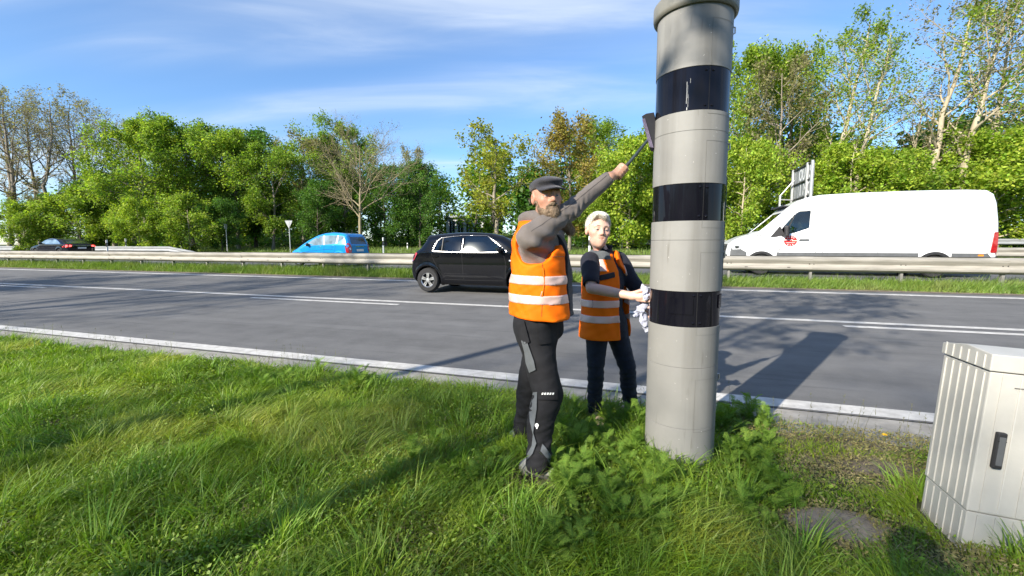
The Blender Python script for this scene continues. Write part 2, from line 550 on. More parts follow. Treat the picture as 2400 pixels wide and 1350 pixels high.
# ================================================================== ground, roads, markings
def asphalt_mat(name, base):
    m = bpy.data.materials.new(name); m.use_nodes = True
    N, L = m.node_tree.nodes, m.node_tree.links
    b = N['Principled BSDF']; b.inputs['Roughness'].default_value = 0.82
    b.inputs['Specular IOR Level'].default_value = 0.35
    t = N.new('ShaderNodeTexCoord')
    def noise(scale, detail, st=None):
        v = t.outputs['Object']
        if st:
            mp = N.new('ShaderNodeMapping'); mp.inputs['Scale'].default_value = st; L.new(v, mp.inputs[0]); v = mp.outputs[0]
        n = N.new('ShaderNodeTexNoise'); n.inputs['Scale'].default_value = scale; n.inputs['Detail'].default_value = detail
        n.inputs['Roughness'].default_value = 0.65
        L.new(v, n.inputs['Vector']); return n.outputs[0]
    def rng(x, a, bb, lo, hi):
        r = N.new('ShaderNodeMapRange'); L.new(x, r.inputs['Value'])
        r.inputs['From Min'].default_value = a; r.inputs['From Max'].default_value = bb
        r.inputs['To Min'].default_value = lo; r.inputs['To Max'].default_value = hi; return r.outputs[0]
    def mul(x, y):
        q = N.new('ShaderNodeMath'); q.operation = 'MULTIPLY'; L.new(x, q.inputs[0]); L.new(y, q.inputs[1]); return q.outputs[0]
    f = rng(noise(260, 2), .3, .7, .72, 1.28)
    g = rng(noise(2.2, 5), .3, .7, .86, 1.14)
    s_ = rng(noise(1.0, 4, (.06, 1.6, 1)), .35, .65, .90, 1.10)
    p = rng(noise(1.0, 3, (.5, 9, 1)), .56, .72, 1.0, .78)
    k = mul(mul(f, g), mul(s_, p))
    mx = N.new('ShaderNodeMix'); mx.data_type = 'RGBA'; mx.blend_type = 'MULTIPLY'; mx.inputs['Factor'].default_value = 1
    mx.inputs[6].default_value = (*base, 1); L.new(k, mx.inputs[7]); L.new(mx.outputs[2], b.inputs['Base Color'])
    bp = N.new('ShaderNodeBump'); bp.inputs['Strength'].default_value = .55; bp.inputs['Distance'].default_value = .008
    L.new(noise(190, 3), bp.inputs['Height']); L.new(bp.outputs[0], b.inputs['Normal'])
    return m
def paint_mat(name):
    """road paint, worn through to the asphalt in places"""
    m = mat(name, (.40, .385, .36), .75, col2=(.56, .545, .515), vs=9, bump=.25, bs=150)
    N, L = m.node_tree.nodes, m.node_tree.links
    t = N.new('ShaderNodeTexCoord'); n = N.new('ShaderNodeTexNoise'); n.inputs['Scale'].default_value = 55; n.inputs['Detail'].default_value = 6
    n.inputs['Roughness'].default_value = .75
    L.new(t.outputs['Object'], n.inputs['Vector'])
    r = N.new('ShaderNodeMapRange'); r.inputs['From Min'].default_value = .60; r.inputs['From Max'].default_value = .70
    L.new(n.outputs[0], r.inputs['Value'])
    b = N['Principled BSDF']; src = b.inputs['Base Color'].links[0].from_socket
    mx = N.new('ShaderNodeMix'); mx.data_type = 'RGBA'; L.new(r.outputs[0], mx.inputs['Factor']); L.new(src, mx.inputs[6])
    mx.inputs[7].default_value = (.16, .16, .16, 1); L.new(mx.outputs[2], b.inputs['Base Color'])
    return m
M_ASPH = asphalt_mat('asphalt', (.130, .128, .126))
M_ASPH2 = asphalt_mat('asphalt_far', (.12, .12, .125))
M_PAINT = paint_mat('road_paint')
M_GUT = mat('gutter_concrete', (.22, .205, .18), .85, col2=(.34, .32, .285), vs=5, bump=.3, bs=120)
M_SOIL = mat('soil_and_thatch', (.045, .052, .016), .95, col2=(.085, .10, .030), vs=4, bump=.6, bs=90)
M_DIRT = mat('shoulder_dirt', (.115, .09, .062), .95, col2=(.22, .18, .13), vs=7, bump=.5, bs=60)

def strip(name, t0, t1, z_off, m, parent=None, s0=-140, s1=70, ds=5.0, tseg=None, jit=0.0):
    """sheet following the cross-section of the site, in road coordinates"""
    ts = np.array(sorted(set([t0, t1] + [t for t in GT if t0 < t < t1] + list(tseg or []))))
    ss = np.arange(s0, s1 + ds * .5, ds)
    T, Sx = np.meshgrid(ts, ss)
    V = np.stack([Sx, T, gz(T) + z_off], -1).reshape(-1, 3)
    n, k = len(ss), len(ts)
    i = np.arange(n - 1)[:, None] * k + np.arange(k - 1)[None]
    F = np.stack([i, i + k, i + k + 1, i + 1], -1).reshape(-1, 4)[:, ::-1]
    o = obj(name, mesh_np(name, V, F), parent, m)
    if parent is None: o.rotation_euler = (0, 0, ROAD_ROT)
    return o

# terrain sheet: reaches the horizon, dips just under the road surfaces
ts = np.array([-2500, -300, -60, -20, -8, -3, 0, 1.5, 2.6, 3.3, 3.58, 3.66, 4.2, 12.7, 12.8, 13, 15.7, 15.85, 24.05, 24.2, 27, 33, 40, 60, 120, 500, 3500])
zt = gz(ts) + np.where(((ts > 3.6) & (ts < 12.75)) | ((ts > 15.8) & (ts < 24.1)), -.05, -.004)
ss = np.array([-3500, -900, -300, -150, -80, -40, -20, -10, -5, -2, 0, 2, 5, 10, 20, 40, 80, 150, 300, 900, 3500.])
T_, S_ = np.meshgrid(ts, ss)
V = np.stack([S_, T_, np.broadcast_to(zt, T_.shape)], -1).reshape(-1, 3)
k = len(ts); ii = np.arange(len(ss) - 1)[:, None] * k + np.arange(k - 1)[None]
F = np.stack([ii + 1, ii + k + 1, ii + k, ii], -1).reshape(-1, 4)
ground = tag(obj('ground', mesh_np('ground', V, F), None, M_SOIL, rz=ROAD_ROT), 'grassy ground of the verge, the median and the field', kind='structure')

road = tag(strip('road', 4.165, 12.76, .004, M_ASPH), 'grey two-lane asphalt carriageway running across the view', kind='structure')
strip('edge_line', 4.19, 4.395, .008, M_PAINT, road)
strip('centre_line', 8.36, 8.52, .008, M_PAINT, road)
for s0 in (-33.2, -21.2, -9.2, 2.85, 14.85):
    strip('dash_line', 8.0, 8.14, .008, M_PAINT, road, s0=s0, s1=s0 + 4.05, ds=1.35)
strip('median_edge_line', 12.12, 12.34, .008, M_PAINT, road)
tag(strip('gutter', 3.60, 4.16, .000, M_GUT), 'pale concrete gutter strip between edge line and grass', kind='structure')
tag(strip('shoulder', 12.72, 13.08, .010, M_DIRT), 'brown dirt shoulder at the foot of the median grass', kind='structure')
road2 = tag(strip('opposite_road', 15.9, 24.0, .004, M_ASPH2), 'opposite carriageway behind the crash barrier', kind='structure')
strip('edge_line', 16.25, 16.42, .008, M_PAINT, road2)
strip('edge_line', 23.4, 23.55, .008, M_PAINT, road2)
for s0 in np.arange(-100, 40, 12.0):
    strip('dash_line', 19.8, 19.92, .008, M_PAINT, road2, s0=s0, s1=s0 + 6, ds=2)

# ================================================================== crash barriers
M_RAIL = mat('galvanised_rail_aged', (.215, .20, .168), .65, .1, col2=(.36, .338, .292), vs=2.2, stretch=(.5, 1, 9), rvar=.12, bump=.06, bs=40)
M_RAIL2 = mat('galvanised_rail', (.23, .24, .245), .6, .2, col2=(.34, .35, .355), vs=2, stretch=(.4, 1, 7), rvar=.1)
M_POST = mat('galvanised_post', (.26, .25, .23), .6, .35, var=.2, vs=12)
M_BOLT = mat('dark_bolt', (.06, .055, .05), .5, .6)
WB = [(.0, 0), (.028, .012), (.078, .045), (.083, .075), (.078, .095), (.030, .135), (.022, .155), (.030, .175), (.078, .215), (.083, .235), (.078, .265), (.028, .298), (0, .310)]
def beam_mesh(length):
    mb = MB()
    n = len(WB)
    V = []
    for x in (0, length):
        for y, z in WB: V.append((x, -y, z))
        for y, z in WB: V.append((x, -y + .006, z))
    F = []
    for i in range(n - 1):
        F += [(i, i + 1, 2 * n + i + 1, 2 * n + i), (n + i + 1, n + i, 3 * n + i, 3 * n + i + 1)]
    mb.add(V, F)
    return mb.mesh('beam', None, smooth=True)
BEAM = beam_mesh(4.04)
BEAMS = {}
POSTM = MB().box((0, 0, .34), (.055, .10, .74)).box((0, 0, .48), (.02, .14, .06)).mesh('post')
BOLTM = MB().lathe([(0, -.002), (.016, -.002), (.016, .012), (0, .016)], 8, 'y').mesh('bolt')
SLOTM = MB().box((0, 0, 0), (.075, .006, .016)).mesh('slot')
def guardrail(t, s0, s1, top, m, label, both=False, slots=False, taper=False, ddz=0):
    zg = float(gz(t))
    g = empty('guardrail', RP(s0, t, zg), ROAD_ROT, label, 'guardrail')
    key = m.name
    if key not in BEAMS:
        b = BEAM.copy(); b.materials.append(m); p = POSTM.copy(); p.materials.append(M_POST)
        q = BOLTM.copy(); q.materials.append(M_BOLT); sl = SLOTM.copy(); sl.materials.append(M_BOLT)
        BEAMS[key] = (b, p, q, sl)
    b, p, q, sl = BEAMS[key]
    n = int((s1 - s0) / 4.0)
    for i in range(n):
        o = obj('beam', b, g); o.scale = (1, 1, 1.28); o.location = (i * 4.0, -.07 - .007 * (i % 2), top - .397 + RNG.normal(0, .004)); o.rotation_euler = (RNG.normal(0, .012), 0, 0)
        if both:
            o = obj('back_beam', b, g); o.scale = (1, 1, 1.28); o.location = (i * 4.0 + 4.0, .07 + .007 * (i % 2), top - .385 + ddz); o.rotation_euler = (0, 0, PI)
        if taper and i == n - 1:
            g.children[-1].rotation_euler = (0, math.atan(.55 / 4.0), 0)
    for i in range(n * 2 + 1):
        if taper and i > n * 2 - 2: continue
        o = obj('post', p, g); o.location = (i * 2.0, 0, top - .73)
        if slots:
            for dx in (-.55, .42):
                o = obj('bolt', q, g); o.location = (i * 2.0 + dx * .1, -.10, top - .198)
                o = obj('slot', sl, g); o.location = (i * 2.0 + dx, -.152, top - .292); o.rotation_euler = (.1, 0, 0)
    return g
guardrail(13.75, -72, 28, .80, M_RAIL, 'long beige weathered double-sided crash barrier on the median, nearest the camera', both=True, slots=True)
guardrail(24.55, -120, -30, .78, M_RAIL2, 'thin pale crash barrier at far left behind the dark sedan', taper=True)
guardrail(24.55, 2, 50, .80, M_RAIL, 'beige crash barrier beyond the van and behind the woman')
g_a = guardrail(38.5, -6, 58, .82, M_RAIL2, 'grey galvanised crash barrier farthest away, below the green hedge trees')
# ================================================================== trees
def tubes(P, R, k):
    """P (m,n,3) polylines, R (m,n) radii -> verts, quads"""
    m, n, _ = P.shape
    T = np.empty_like(P); T[:, 1:-1] = P[:, 2:] - P[:, :-2]; T[:, 0] = P[:, 1] - P[:, 0]; T[:, -1] = P[:, -1] - P[:, -2]
    T /= np.linalg.norm(T, axis=-1, keepdims=True) + 1e-9
    ref = np.where(np.abs(T[..., 2:3]) < .8, np.array([0, 0, 1.]), np.array([1., 0, 0]))
    A = np.cross(T, ref); A /= np.linalg.norm(A, axis=-1, keepdims=True) + 1e-9
    B = np.cross(T, A)
    q = 2 * PI * np.arange(k) / k
    V = P[:, :, None] + R[:, :, None, None] * (A[:, :, None] * np.cos(q)[None, None, :, None] + B[:, :, None] * np.sin(q)[None, None, :, None])
    base = (np.arange(m)[:, None, None] * n + np.arange(n - 1)[None, :, None]) * k
    j = np.arange(k)[None, None]; j2 = (j + 1) % k
    F = np.stack([base + j, base + j2, base + k + j2, base + k + j], -1).reshape(-1, 4)
    return V.reshape(-1, 3), F
def joinm(parts):
    V, F, b = [], [], 0
    for v, f in parts:
        V.append(v); F.append(f + b); b += len(v)
    return np.concatenate(V), np.concatenate(F)
def leaf_quads(C, size, rng, up=.6, aspect=1.5):
    """leaf-sized diamond faces at C"""
    n = len(C)
    N = rng.normal(size=(n, 3)); N[:, 2] = np.abs(N[:, 2]) + up
    N /= np.linalg.norm(N, axis=1, keepdims=True)
    A = np.cross(N, rng.normal(size=(n, 3))); A /= np.linalg.norm(A, axis=1, keepdims=True) + 1e-9
    B = np.cross(N, A)
    s = (size * rng.uniform(.6, 1.35, n))[:, None]
    bend = N * s * rng.uniform(-.25, .1, n)[:, None]
    V = np.stack([C - A * s * aspect * .5, C + B * s * .45 + bend, C + A * s * aspect * .5, C - B * s * .45 + bend], 1).reshape(-1, 3)
    return V, (np.arange(n)[:, None] * 4 + np.arange(4)[None])
def grow(rng, H, clear=.25, spread=.35, nl=14, nb=6, nt=5, droop=.0, lean=(0, 0), r0=None, fork=0, up=.5, flat=0., prof=None, wig=.05):
    """skeleton of a tree: list of levels, each (P, R)"""
    r0 = r0 or H * .014
    n0 = 10
    z = np.linspace(0, 1, n0)
    px = np.cumsum(rng.normal(0, wig * H / n0, n0)) + lean[0] * z ** 1.3 * H
    py = np.cumsum(rng.normal(0, wig * H / n0, n0)) + lean[1] * z ** 1.3 * H
    px -= px[0]; py -= py[0]
    trunk = np.stack([px, py, z * H * .96], -1)
    rt = r0 * (1 - z * .93) ** .8 + .004; rt[0] *= 1.35
    levels = [(trunk[None], rt[None])]
    prof = prof or (lambda h: math.sin(PI * min(1, max(0, (h - clear) / (1.04 - clear))) ** .75) * .85 + .15)
    def child(P, R, count, lo, hi, lenf, ang, nseg, gup, ratio):
        m, n, _ = P.shape
        out, rad = [], []
        for i in range(m):
            az0 = rng.uniform(0, 6.28)
            for c in range(count):
                u = lo + (hi - lo) * (c + rng.uniform(.1, .9)) / count
                f = u * (n - 1); a = int(min(n - 2, f)); w = f - a
                p0 = P[i, a] * (1 - w) + P[i, a + 1] * w
                T = P[i, a + 1] - P[i, a]; T = T / (np.linalg.norm(T) + 1e-9)
                rr = (R[i, a] * (1 - w) + R[i, a + 1] * w) * ratio
                az = az0 + c * 2.4 + rng.normal(0, .3)
                x = np.cross(T, [0, 0, 1.] if abs(T[2]) < .95 else [1., 0, 0]); x /= np.linalg.norm(x) + 1e-9
                y = np.cross(T, x)
                side = x * math.cos(az) + y * math.sin(az)
                th = ang * rng.uniform(.75, 1.25)
                d = T * math.cos(th) + side * math.sin(th)
                if flat: d[2] *= (1 - flat)
                ln = lenf(i, u) * rng.uniform(.7, 1.2)
                pts = [p0]
                for k in range(nseg):
                    d = d + np.array([0, 0, gup]) / nseg + rng.normal(0, .13, 3)
                    d /= np.linalg.norm(d)
                    pts.append(pts[-1] + d * ln / nseg)
                out.append(pts); rad.append(np.linspace(max(rr, .006), max(rr * .25, .004), nseg + 1))
        return np.array(out), np.array(rad)
    P, R = child(levels[0][0], levels[0][1], nl, clear, .98, lambda i, u: H * spread * prof(u), 1.05, 6, up - droop, .55)
    levels.append((P, R))
    L1 = np.linalg.norm(P[:, -1] - P[:, 0], axis=1)
    P2, R2 = child(P, R, nb, .18, 1.0, lambda i, u: L1[i] * .48 * (1.1 - .5 * u), .75, 4, up * .6 - droop, .6)
    levels.append((P2, R2))
    if nt:
        L2 = np.linalg.norm(P2[:, -1] - P2[:, 0], axis=1)
        P3, R3 = child(P2, R2, nt, .15, 1.0, lambda i, u: L2[i] * .6 * (1.1 - .5 * u), .7, 3, up * .5 - droop, .6)
        levels.append((P3, R3))
    return levels
def along(P, per, rng, jit):
    m, n, _ = P.shape
    i = np.repeat(np.arange(m), per); u = rng.uniform(.1, 1, len(i)) * (n - 1)
    a = np.minimum(u.astype(int), n - 2); w = (u - a)[:, None]
    return P[i, a] * (1 - w) + P[i, a + 1] * w + rng.normal(0, 1, (len(i), 3)) * jit
BARK = dict(
    twig=mat('bark_ochre', (.19, .155, .085), .9, col2=(.30, .25, .15), vs=3, stretch=(1, 1, .25), bump=.5, bs=30),
    grey=mat('bark_grey', (.15, .125, .095), .9, col2=(.30, .26, .20), vs=3, stretch=(1, 1, .25), bump=.6, bs=30),
    pale=mat('bark_pale', (.27, .225, .15), .9, col2=(.46, .40, .29), vs=3, stretch=(1, 1, .25), bump=.5, bs=30),
    dark=mat('bark_dark', (.06, .05, .038), .9, col2=(.13, .11, .085), vs=3, stretch=(1, 1, .25), bump=.6, bs=30))
def leafm(name, c, c2, isl=.45, tr=.42):
    return mat(name, c, .55, col2=c2, vs=.55, vd=2, island=isl, trans=tr, spec=.35, c_lo=.38, c_hi=.62)
LEAF = dict(
    fresh=leafm('leaf_fresh_green', (.17, .265, .028), (.30, .40, .055)),
    green=leafm('leaf_green', (.13, .22, .026), (.24, .35, .046)),
    deep=leafm('leaf_deep_green', (.055, .135, .022), (.11, .22, .038)),
    yellow=leafm('leaf_yellow_green', (.23, .27, .034), (.36, .37, .055)),
    olive=leafm('leaf_bronze', (.23, .185, .045), (.33, .28, .07)),
    bright=leafm('leaf_bright_hedge', (.20, .305, .028), (.34, .435, .055)),
    bud=leafm('leaf_bud_grey', (.20, .185, .085), (.28, .265, .125)))
def make_tree(seed, H, leaf='green', bark='grey', lpt=9, lsize=.22, jit=.28, up_l=.6, twig_leaf=True, inner=0, crown_from=2, **kw):
    rng = np.random.default_rng(seed)
    lv = grow(rng, H, **kw)
    wood, fine = [], []
    for i, (P, R) in enumerate(lv):
        k = (9, 5, 4, 3)[min(i, 3)]
        (wood if i < crown_from else fine).append(tubes(P, R, k))
    tips = lv[-1][0]
    mats = [BARK[bark], LEAF[leaf]]
    parts = list(fine)
    V, F = joinm(wood)
    me_t = mesh_np('trunk', V, F, True, [BARK[bark]])
    C = along(tips, lpt, rng, jit) if lpt else np.zeros((0, 3))
    if inner: C = np.concatenate([C, along(lv[-2][0], inner, rng, jit * 1.2)])
    lV, lF = leaf_quads(C, lsize, rng, up_l) if len(C) else (np.zeros((0, 3)), np.zeros((0, 4), int))
    nfine = sum(len(f) for _, f in parts)
    V, F = joinm(parts + [(lV, lF)])
    me_c = mesh_np('crown', V, F, False, mats)
    idx = np.zeros(len(me_c.polygons), np.int32); idx[nfine:] = 1
    me_c.polygons.foreach_set('material_index', idx)
    return me_t, me_c, H
KINDS = {}
def kind(nm, *a, **k): KINDS[nm] = make_tree(*a, **k)
kind('bare_tall', 11, 15, leaf='bud', bark='grey', lpt=3, lsize=.11, jit=.12, clear=.33, spread=.30, nl=17, nb=8, nt=7, up=.75, wig=.10)
kind('bare_tall2', 12, 15, leaf='bud', bark='grey', lpt=3, lsize=.11, jit=.12, clear=.28, spread=.36, nl=15, nb=8, nt=7, up=.6, wig=.14)
kind('bare_round', 13, 9, leaf='bud', bark='twig', lpt=1, lsize=.07, jit=.08, clear=.36, spread=.50, nl=20, nb=9, nt=8, up=.55, r0=.14,
     prof=lambda h: .55 + .75 * (1 - (h - .36) / .64) ** .8)
kind('beech', 21, 13, leaf='fresh', bark='grey', lpt=38, lsize=0.155, jit=.26, up_l=.45, clear=.12, spread=.42, nl=22, nb=6, nt=5, up=.35, flat=.25, inner=5)
kind('beech2', 22, 13, leaf='green', bark='grey', lpt=38, lsize=0.155, jit=.28, up_l=.45, clear=.15, spread=.44, nl=20, nb=6, nt=5, up=.4, flat=.2, inner=6)
kind('dense', 23, 11, leaf='deep', bark='dark', lpt=34, lsize=0.160, jit=.30, up_l=.4, clear=.08, spread=.42, nl=20, nb=6, nt=5, up=.4, inner=6)
kind('oak', 24, 10, leaf='yellow', bark='grey', lpt=13, lsize=0.16, jit=.2, up_l=.7, clear=.24, spread=.50, nl=11, nb=6, nt=6, up=.35, r0=.22, wig=.13)
kind('bronze', 25, 11, leaf='olive', bark='grey', lpt=16, lsize=0.15, jit=.26, clear=.16, spread=.42, nl=18, nb=7, nt=5, up=.55)
kind('sparse', 26, 12, leaf='bud', bark='grey', lpt=8, lsize=0.14, jit=.2, clear=.25, spread=.36, nl=15, nb=7, nt=6, up=.6)
kind('hedge', 27, 7, leaf='bright', bark='pale', lpt=36, lsize=0.140, jit=.24, up_l=.5, clear=.05, spread=.50, nl=22, nb=6, nt=4, up=.1, flat=.45, inner=5)
kind('hedge2', 28, 7, leaf='fresh', bark='pale', lpt=36, lsize=0.140, jit=.24, up_l=.5, clear=.05, spread=.52, nl=22, nb=6, nt=4, up=.12, flat=.45, inner=5)
kind('slender', 31, 18, leaf='fresh', bark='pale', lpt=8, lsize=0.130, jit=.22, clear=.30, spread=.22, nl=18, nb=7, nt=5, up=.85, lean=(.10, 0), wig=.08)
kind('slender2', 32, 18, leaf='bud', bark='pale', lpt=4, lsize=0.13, jit=.16, clear=.32, spread=.27, nl=16, nb=7, nt=6, up=.8, lean=(.16, 0), wig=.08)
kind('pole', 41, 10.5, leaf='bud', bark='grey', lpt=3, lsize=.12, jit=.14, clear=.66, spread=.24, nl=12, nb=6, nt=5, up=.5, r0=.13, wig=.04)
kind('leafy_tall', 33, 15, leaf='fresh', bark='grey', lpt=26, lsize=0.155, jit=.26, clear=.22, spread=.34, nl=20, nb=7, nt=5, up=.55, inner=3)
def plant_tree(name, k, px, Y, top, label, group=None, rz=0., wid=1.0, cat='tree', zg=None):
    """a tree whose foot stands Y metres ahead in the column of pixel px and whose tip reaches height line top"""
    tr, cr, H0 = KINDS[k]
    X = atY(px, 573, Y)[0]
    zb = float(gz(st_of((X, Y))[1])) if zg is None else zg
    zt = atY(px, top, Y)[2]
    sc = (zt - zb) / H0
    e = empty(name, (X, Y, zb - .05), rz, label, cat, group)
    e.scale = (sc * wid, sc * wid, sc)
    obj('trunk', tr, e); obj('crown', cr, e)
    return e
T = plant_tree
# left: bare crowns above hornbeam sprays
T('bare_tree', 'bare_tall2', 20, 46, 218, 'tall bare tree at the far left edge of the wood', rz=.4)
T('bare_tree', 'bare_tall', 95, 44, 236, 'tall bare tree right behind the dark sedan', rz=2.2)
T('bare_tree', 'bare_tall', 195, 47, 232, 'narrow bare tree between the left edge and the big green trees', rz=4.2, wid=.85)
T('bare_tree', 'bare_tall2', 268, 52, 268, 'bare tree partly hidden by the left side of the big green trees', rz=1.2)
T('bare_tree', 'bare_tall2', 140, 43, 222, 'tall wide bare tree above the boot of the dark sedan', rz=5.2)
T('bare_tree', 'bare_tall', 55, 42, 215, 'tall bare tree second from the left edge', rz=3.3, wid=1.1)
T('bare_tree', 'bare_tall2', 235, 46, 250, 'bare tree just left of the big green trees', rz=2.9)
T('bare_tree', 'bare_tall', 312, 50, 272, 'bare crown rising behind the left flank of the big green trees', rz=.1)
T('hornbeam', 'hedge2', 60, 40, 470, 'low spreading green hornbeam behind the bonnet of the dark sedan', rz=1.0)
T('hornbeam', 'hedge2', 185, 41, 440, 'green hornbeam with layered sprays behind the boot of the dark sedan', rz=2.6)
T('hornbeam', 'hedge', 330, 37, 470, 'low bright green hornbeam at the foot of the big green trees', rz=4.0)
T('beech_tree', 'beech', 345, 41, 300, 'broad fresh green tree, leftmost of the big green group', rz=.2)
T('beech_tree', 'beech2', 455, 43, 290, 'tall green tree in the middle of the big green group', rz=1.7)
T('beech_tree', 'beech', 560, 45, 312, 'green tree right of the middle in the big green group', rz=3.1)
T('beech_tree', 'beech2', 640, 43, 345, 'darker green tree at the right end of the big green group', rz=5.1)
T('beech_tree', 'dense', 520, 39, 470, 'small dark green tree in front of the big green group', rz=2.1)
T('beech_tree', 'beech', 400, 47, 296, 'green tree filling the back of the big green group, left half', rz=4.4)
T('beech_tree', 'dense', 600, 48, 320, 'darker tree filling the back of the big green group, right half', rz=.6)
T('hornbeam', 'hedge2', 445, 38, 455, 'low fresh green hornbeam below the middle of the big green group', rz=5.6)
T('hornbeam', 'dense', 745, 42, 430, 'dark green tree between the triangular sign and the blue car', rz=3.0)
T('leafy_tree', 'beech2', 775, 52, 345, 'green tree left of the bare round-crowned tree', rz=.8)
T('hornbeam', 'dense', 120, 42, 460, 'green hornbeam between the two bare trees at the far left', rz=3.9)
T('hornbeam', 'dense', 255, 43, 410, 'dark layered hornbeam left of the big green group', rz=1.5)
T('budding_tree', 'sparse', 715, 46, 325, 'thin greyish budding tree behind the triangular sign', rz=1.4)
T('leafy_tree', 'beech2', 815, 49, 300, 'tall green tree standing behind the bare round-crowned tree', rz=2.3, wid=.9)
T('leafy_tree', 'dense', 905, 47, 395, 'dark green tree just right of the bare round-crowned tree', rz=.9)
T('leafy_tree', 'dense', 985, 46, 385, 'dark green tree behind the black hatchback roof', rz=3.9, wid=.85)
T('budding_tree', 'sparse', 968, 60, 352, 'distant pale bare tree top rising behind the dark green trees', rz=.3, wid=.7)
T('bare_street_tree', 'bare_round', 848, 29, 332, 'bare round-crowned tree on a short pale trunk behind the blue car', rz=.5)
T('oak_tree', 'oak', 1170, 33, 322, 'yellow-green sparse oak with dark crooked limbs left of the man', rz=1.1)
T('bronze_tree', 'bronze', 1335, 36, 288, 'bronze and yellow leafed tree behind the man in the cap', rz=2.0)
T('leafy_tree', 'leafy_tall', 1395, 44, 288, 'rounded green tree top behind the bronze tree', rz=2.8)
T('hornbeam', 'hedge', 1470, 35, 325, 'bright green hornbeam between the woman and the column', rz=.7, wid=.8)
T('hornbeam', 'hedge2', 1395, 37, 400, 'fresh green hornbeam behind the head of the woman', rz=3.3, wid=.8)
T('hornbeam', 'hedge', 1570, 36, 330, 'bright green hornbeam hidden for the most part by the column', rz=5.0, wid=.8)
T('hornbeam', 'hedge', 1735, 34, 330, 'bright green hornbeam right of the column, above the bonnet of the van', rz=1.9, wid=.75)
T('leafy_tree', 'leafy_tall', 1745, 40, 118, 'tall fresh green tree just right of the column', rz=4.4, wid=.8)
T('leafy_tree', 'leafy_tall', 1835, 41, 125, 'tall fresh green tree between column and slender pale trees', rz=1.0, wid=.8)
T('budding_tree', 'sparse', 1815, 36, 150, 'pale brown budding tree above the cab of the van', rz=2.7, wid=.8)
T('slender_tree', 'slender', 1935, 35, 22, 'slender pale-stemmed tree with a leafy top, left of the tall pair', rz=.0)
T('slender_tree', 'slender', 1985, 33, 60, 'slender pale-stemmed tree leaning right above the roof of the van', rz=-.25, wid=.9)
T('hornbeam', 'hedge', 1985, 32, 345, 'bright green hornbeam behind the roof of the van', rz=2.4)
T('hornbeam', 'hedge2', 2080, 33, 350, 'fresh green hornbeam behind the middle of the van', rz=.1)
T('hornbeam', 'hedge', 2330, 31, 320, 'bright green hornbeam behind the rear of the van', rz=3.6)
T('slender_tree', 'slender2', 2105, 36, 205, 'small bare pale tree between the two groups of tall trees', rz=.3)
T('slender_tree', 'slender2', 2150, 33, -40, 'tall bare pale-barked tree above the rear half of the van', rz=.0)
T('slender_tree', 'slender', 2235, 32, -60, 'tall leaning budding tree near the right edge', rz=.1, wid=1.1)
T('slender_tree', 'slender2', 2310, 34, -50, 'tall bare pale tree right of the leaning budding tree', rz=.6, wid=.9)
T('slender_tree', 'slender', 2420, 32, 60, 'budding tree cut by the right edge of the view', rz=.9)
T('hornbeam', 'hedge2', 2215, 35, 345, 'green hornbeam between the leaning trunks behind the van', rz=5.2)

# the wood behind: reads as one mass
rng = np.random.default_rng(99)
parts_w, parts_l = [], []
for i in range(170):
    s_ = -95 + 170 * (i + rng.uniform(0, 1)) / 170; t_ = rng.uniform(46, 64)
    if -27 < s_ < -21.5: continue
    p = RP(s_, t_); h_ = rng.uniform(6.5, 11) * (1.25 if s_ > 8 else 1)
    lv = grow(rng, h_, clear=.1, spread=.36, nl=10, nb=4, nt=0, up=.5)
    zb = float(gz(t_))
    for j, (P, R) in enumerate(lv[:2]):
        v, f = tubes(P + np.array([p[0], p[1], zb]), R, 4 if j else 6); parts_w.append((v, f))
    C = np.concatenate([along(lv[-1][0], 26, rng, .5)]) + np.array([p[0], p[1], zb])
    parts_l.append(leaf_quads(C, .36, rng, .6))
V, F = joinm(parts_w + parts_l)
me = mesh_np('woodland', V, F, False, [BARK['dark'], LEAF['deep'], LEAF['green']])
nw = sum(len(f) for _, f in parts_w); idx = np.zeros(len(me.polygons), np.int32)
pos = nw
for _, f in parts_l:
    idx[pos:pos + len(f)] = 1 + (rng.random() < .35); pos += len(f)
me.polygons.foreach_set('material_index', idx)
tag(obj('woodland', me), 'dark mass of the wood behind the nearer trees', 'woodland', kind='stuff')
# undergrowth along the edge of the wood
parts_l = []
for i in range(270):
    s_ = -95 + 165 * (i + rng.uniform(0, 1)) / 270; t_ = rng.uniform(41, 54)
    p = RP(s_, t_, float(gz(t_))); h_ = rng.uniform(.9, 3.2) if not -27 < s_ < -21.5 else rng.uniform(.5, 1.1)
    C = rng.normal(0, 1, (230, 3)) * np.array([.9, .9, .35]) * h_ * .7
    C[:, 2] = np.abs(C[:, 2]) * 1.1 + rng.uniform(0, h_ * .35, len(C)); C += p
    parts_l.append(leaf_quads(C, .24, rng, 1.0))
V, F = joinm(parts_l)
me = mesh_np('undergrowth', V, F, False, [LEAF['deep'], LEAF['deep'], LEAF['green']])
idx = np.concatenate([np.full(len(f), rng.integers(0, 3)) for _, f in parts_l]).astype(np.int32)
me.polygons.foreach_set('material_index', idx)
tag(obj('undergrowth', me), 'low leafy undergrowth along the foot of the wood', 'undergrowth', kind='stuff')

# the same kind of wood closes the view behind the viewer (it shows in reflections)
parts_l = []
for i in range(120):
    s_ = -75 + 150 * (i + rng.uniform(0, 1)) / 120; t_ = -rng.uniform(34, 50)
    p = RP(s_, t_); h_ = rng.uniform(7, 12)
    C = rng.normal(0, 1, (420, 3)) * np.array([1.7, 1.7, h_ * .26]); C[:, 2] = np.clip(C[:, 2] + h_ * .48, .2, h_); C += np.array([p[0], p[1], 0])
    parts_l.append(leaf_quads(C, .55, rng, .5))
V, F = joinm(parts_l)
tag(obj('woodland', mesh_np('woodland', V, F, False, [LEAF['deep']])), 'wood on the near side of the road behind the viewer', 'woodland', kind='stuff')
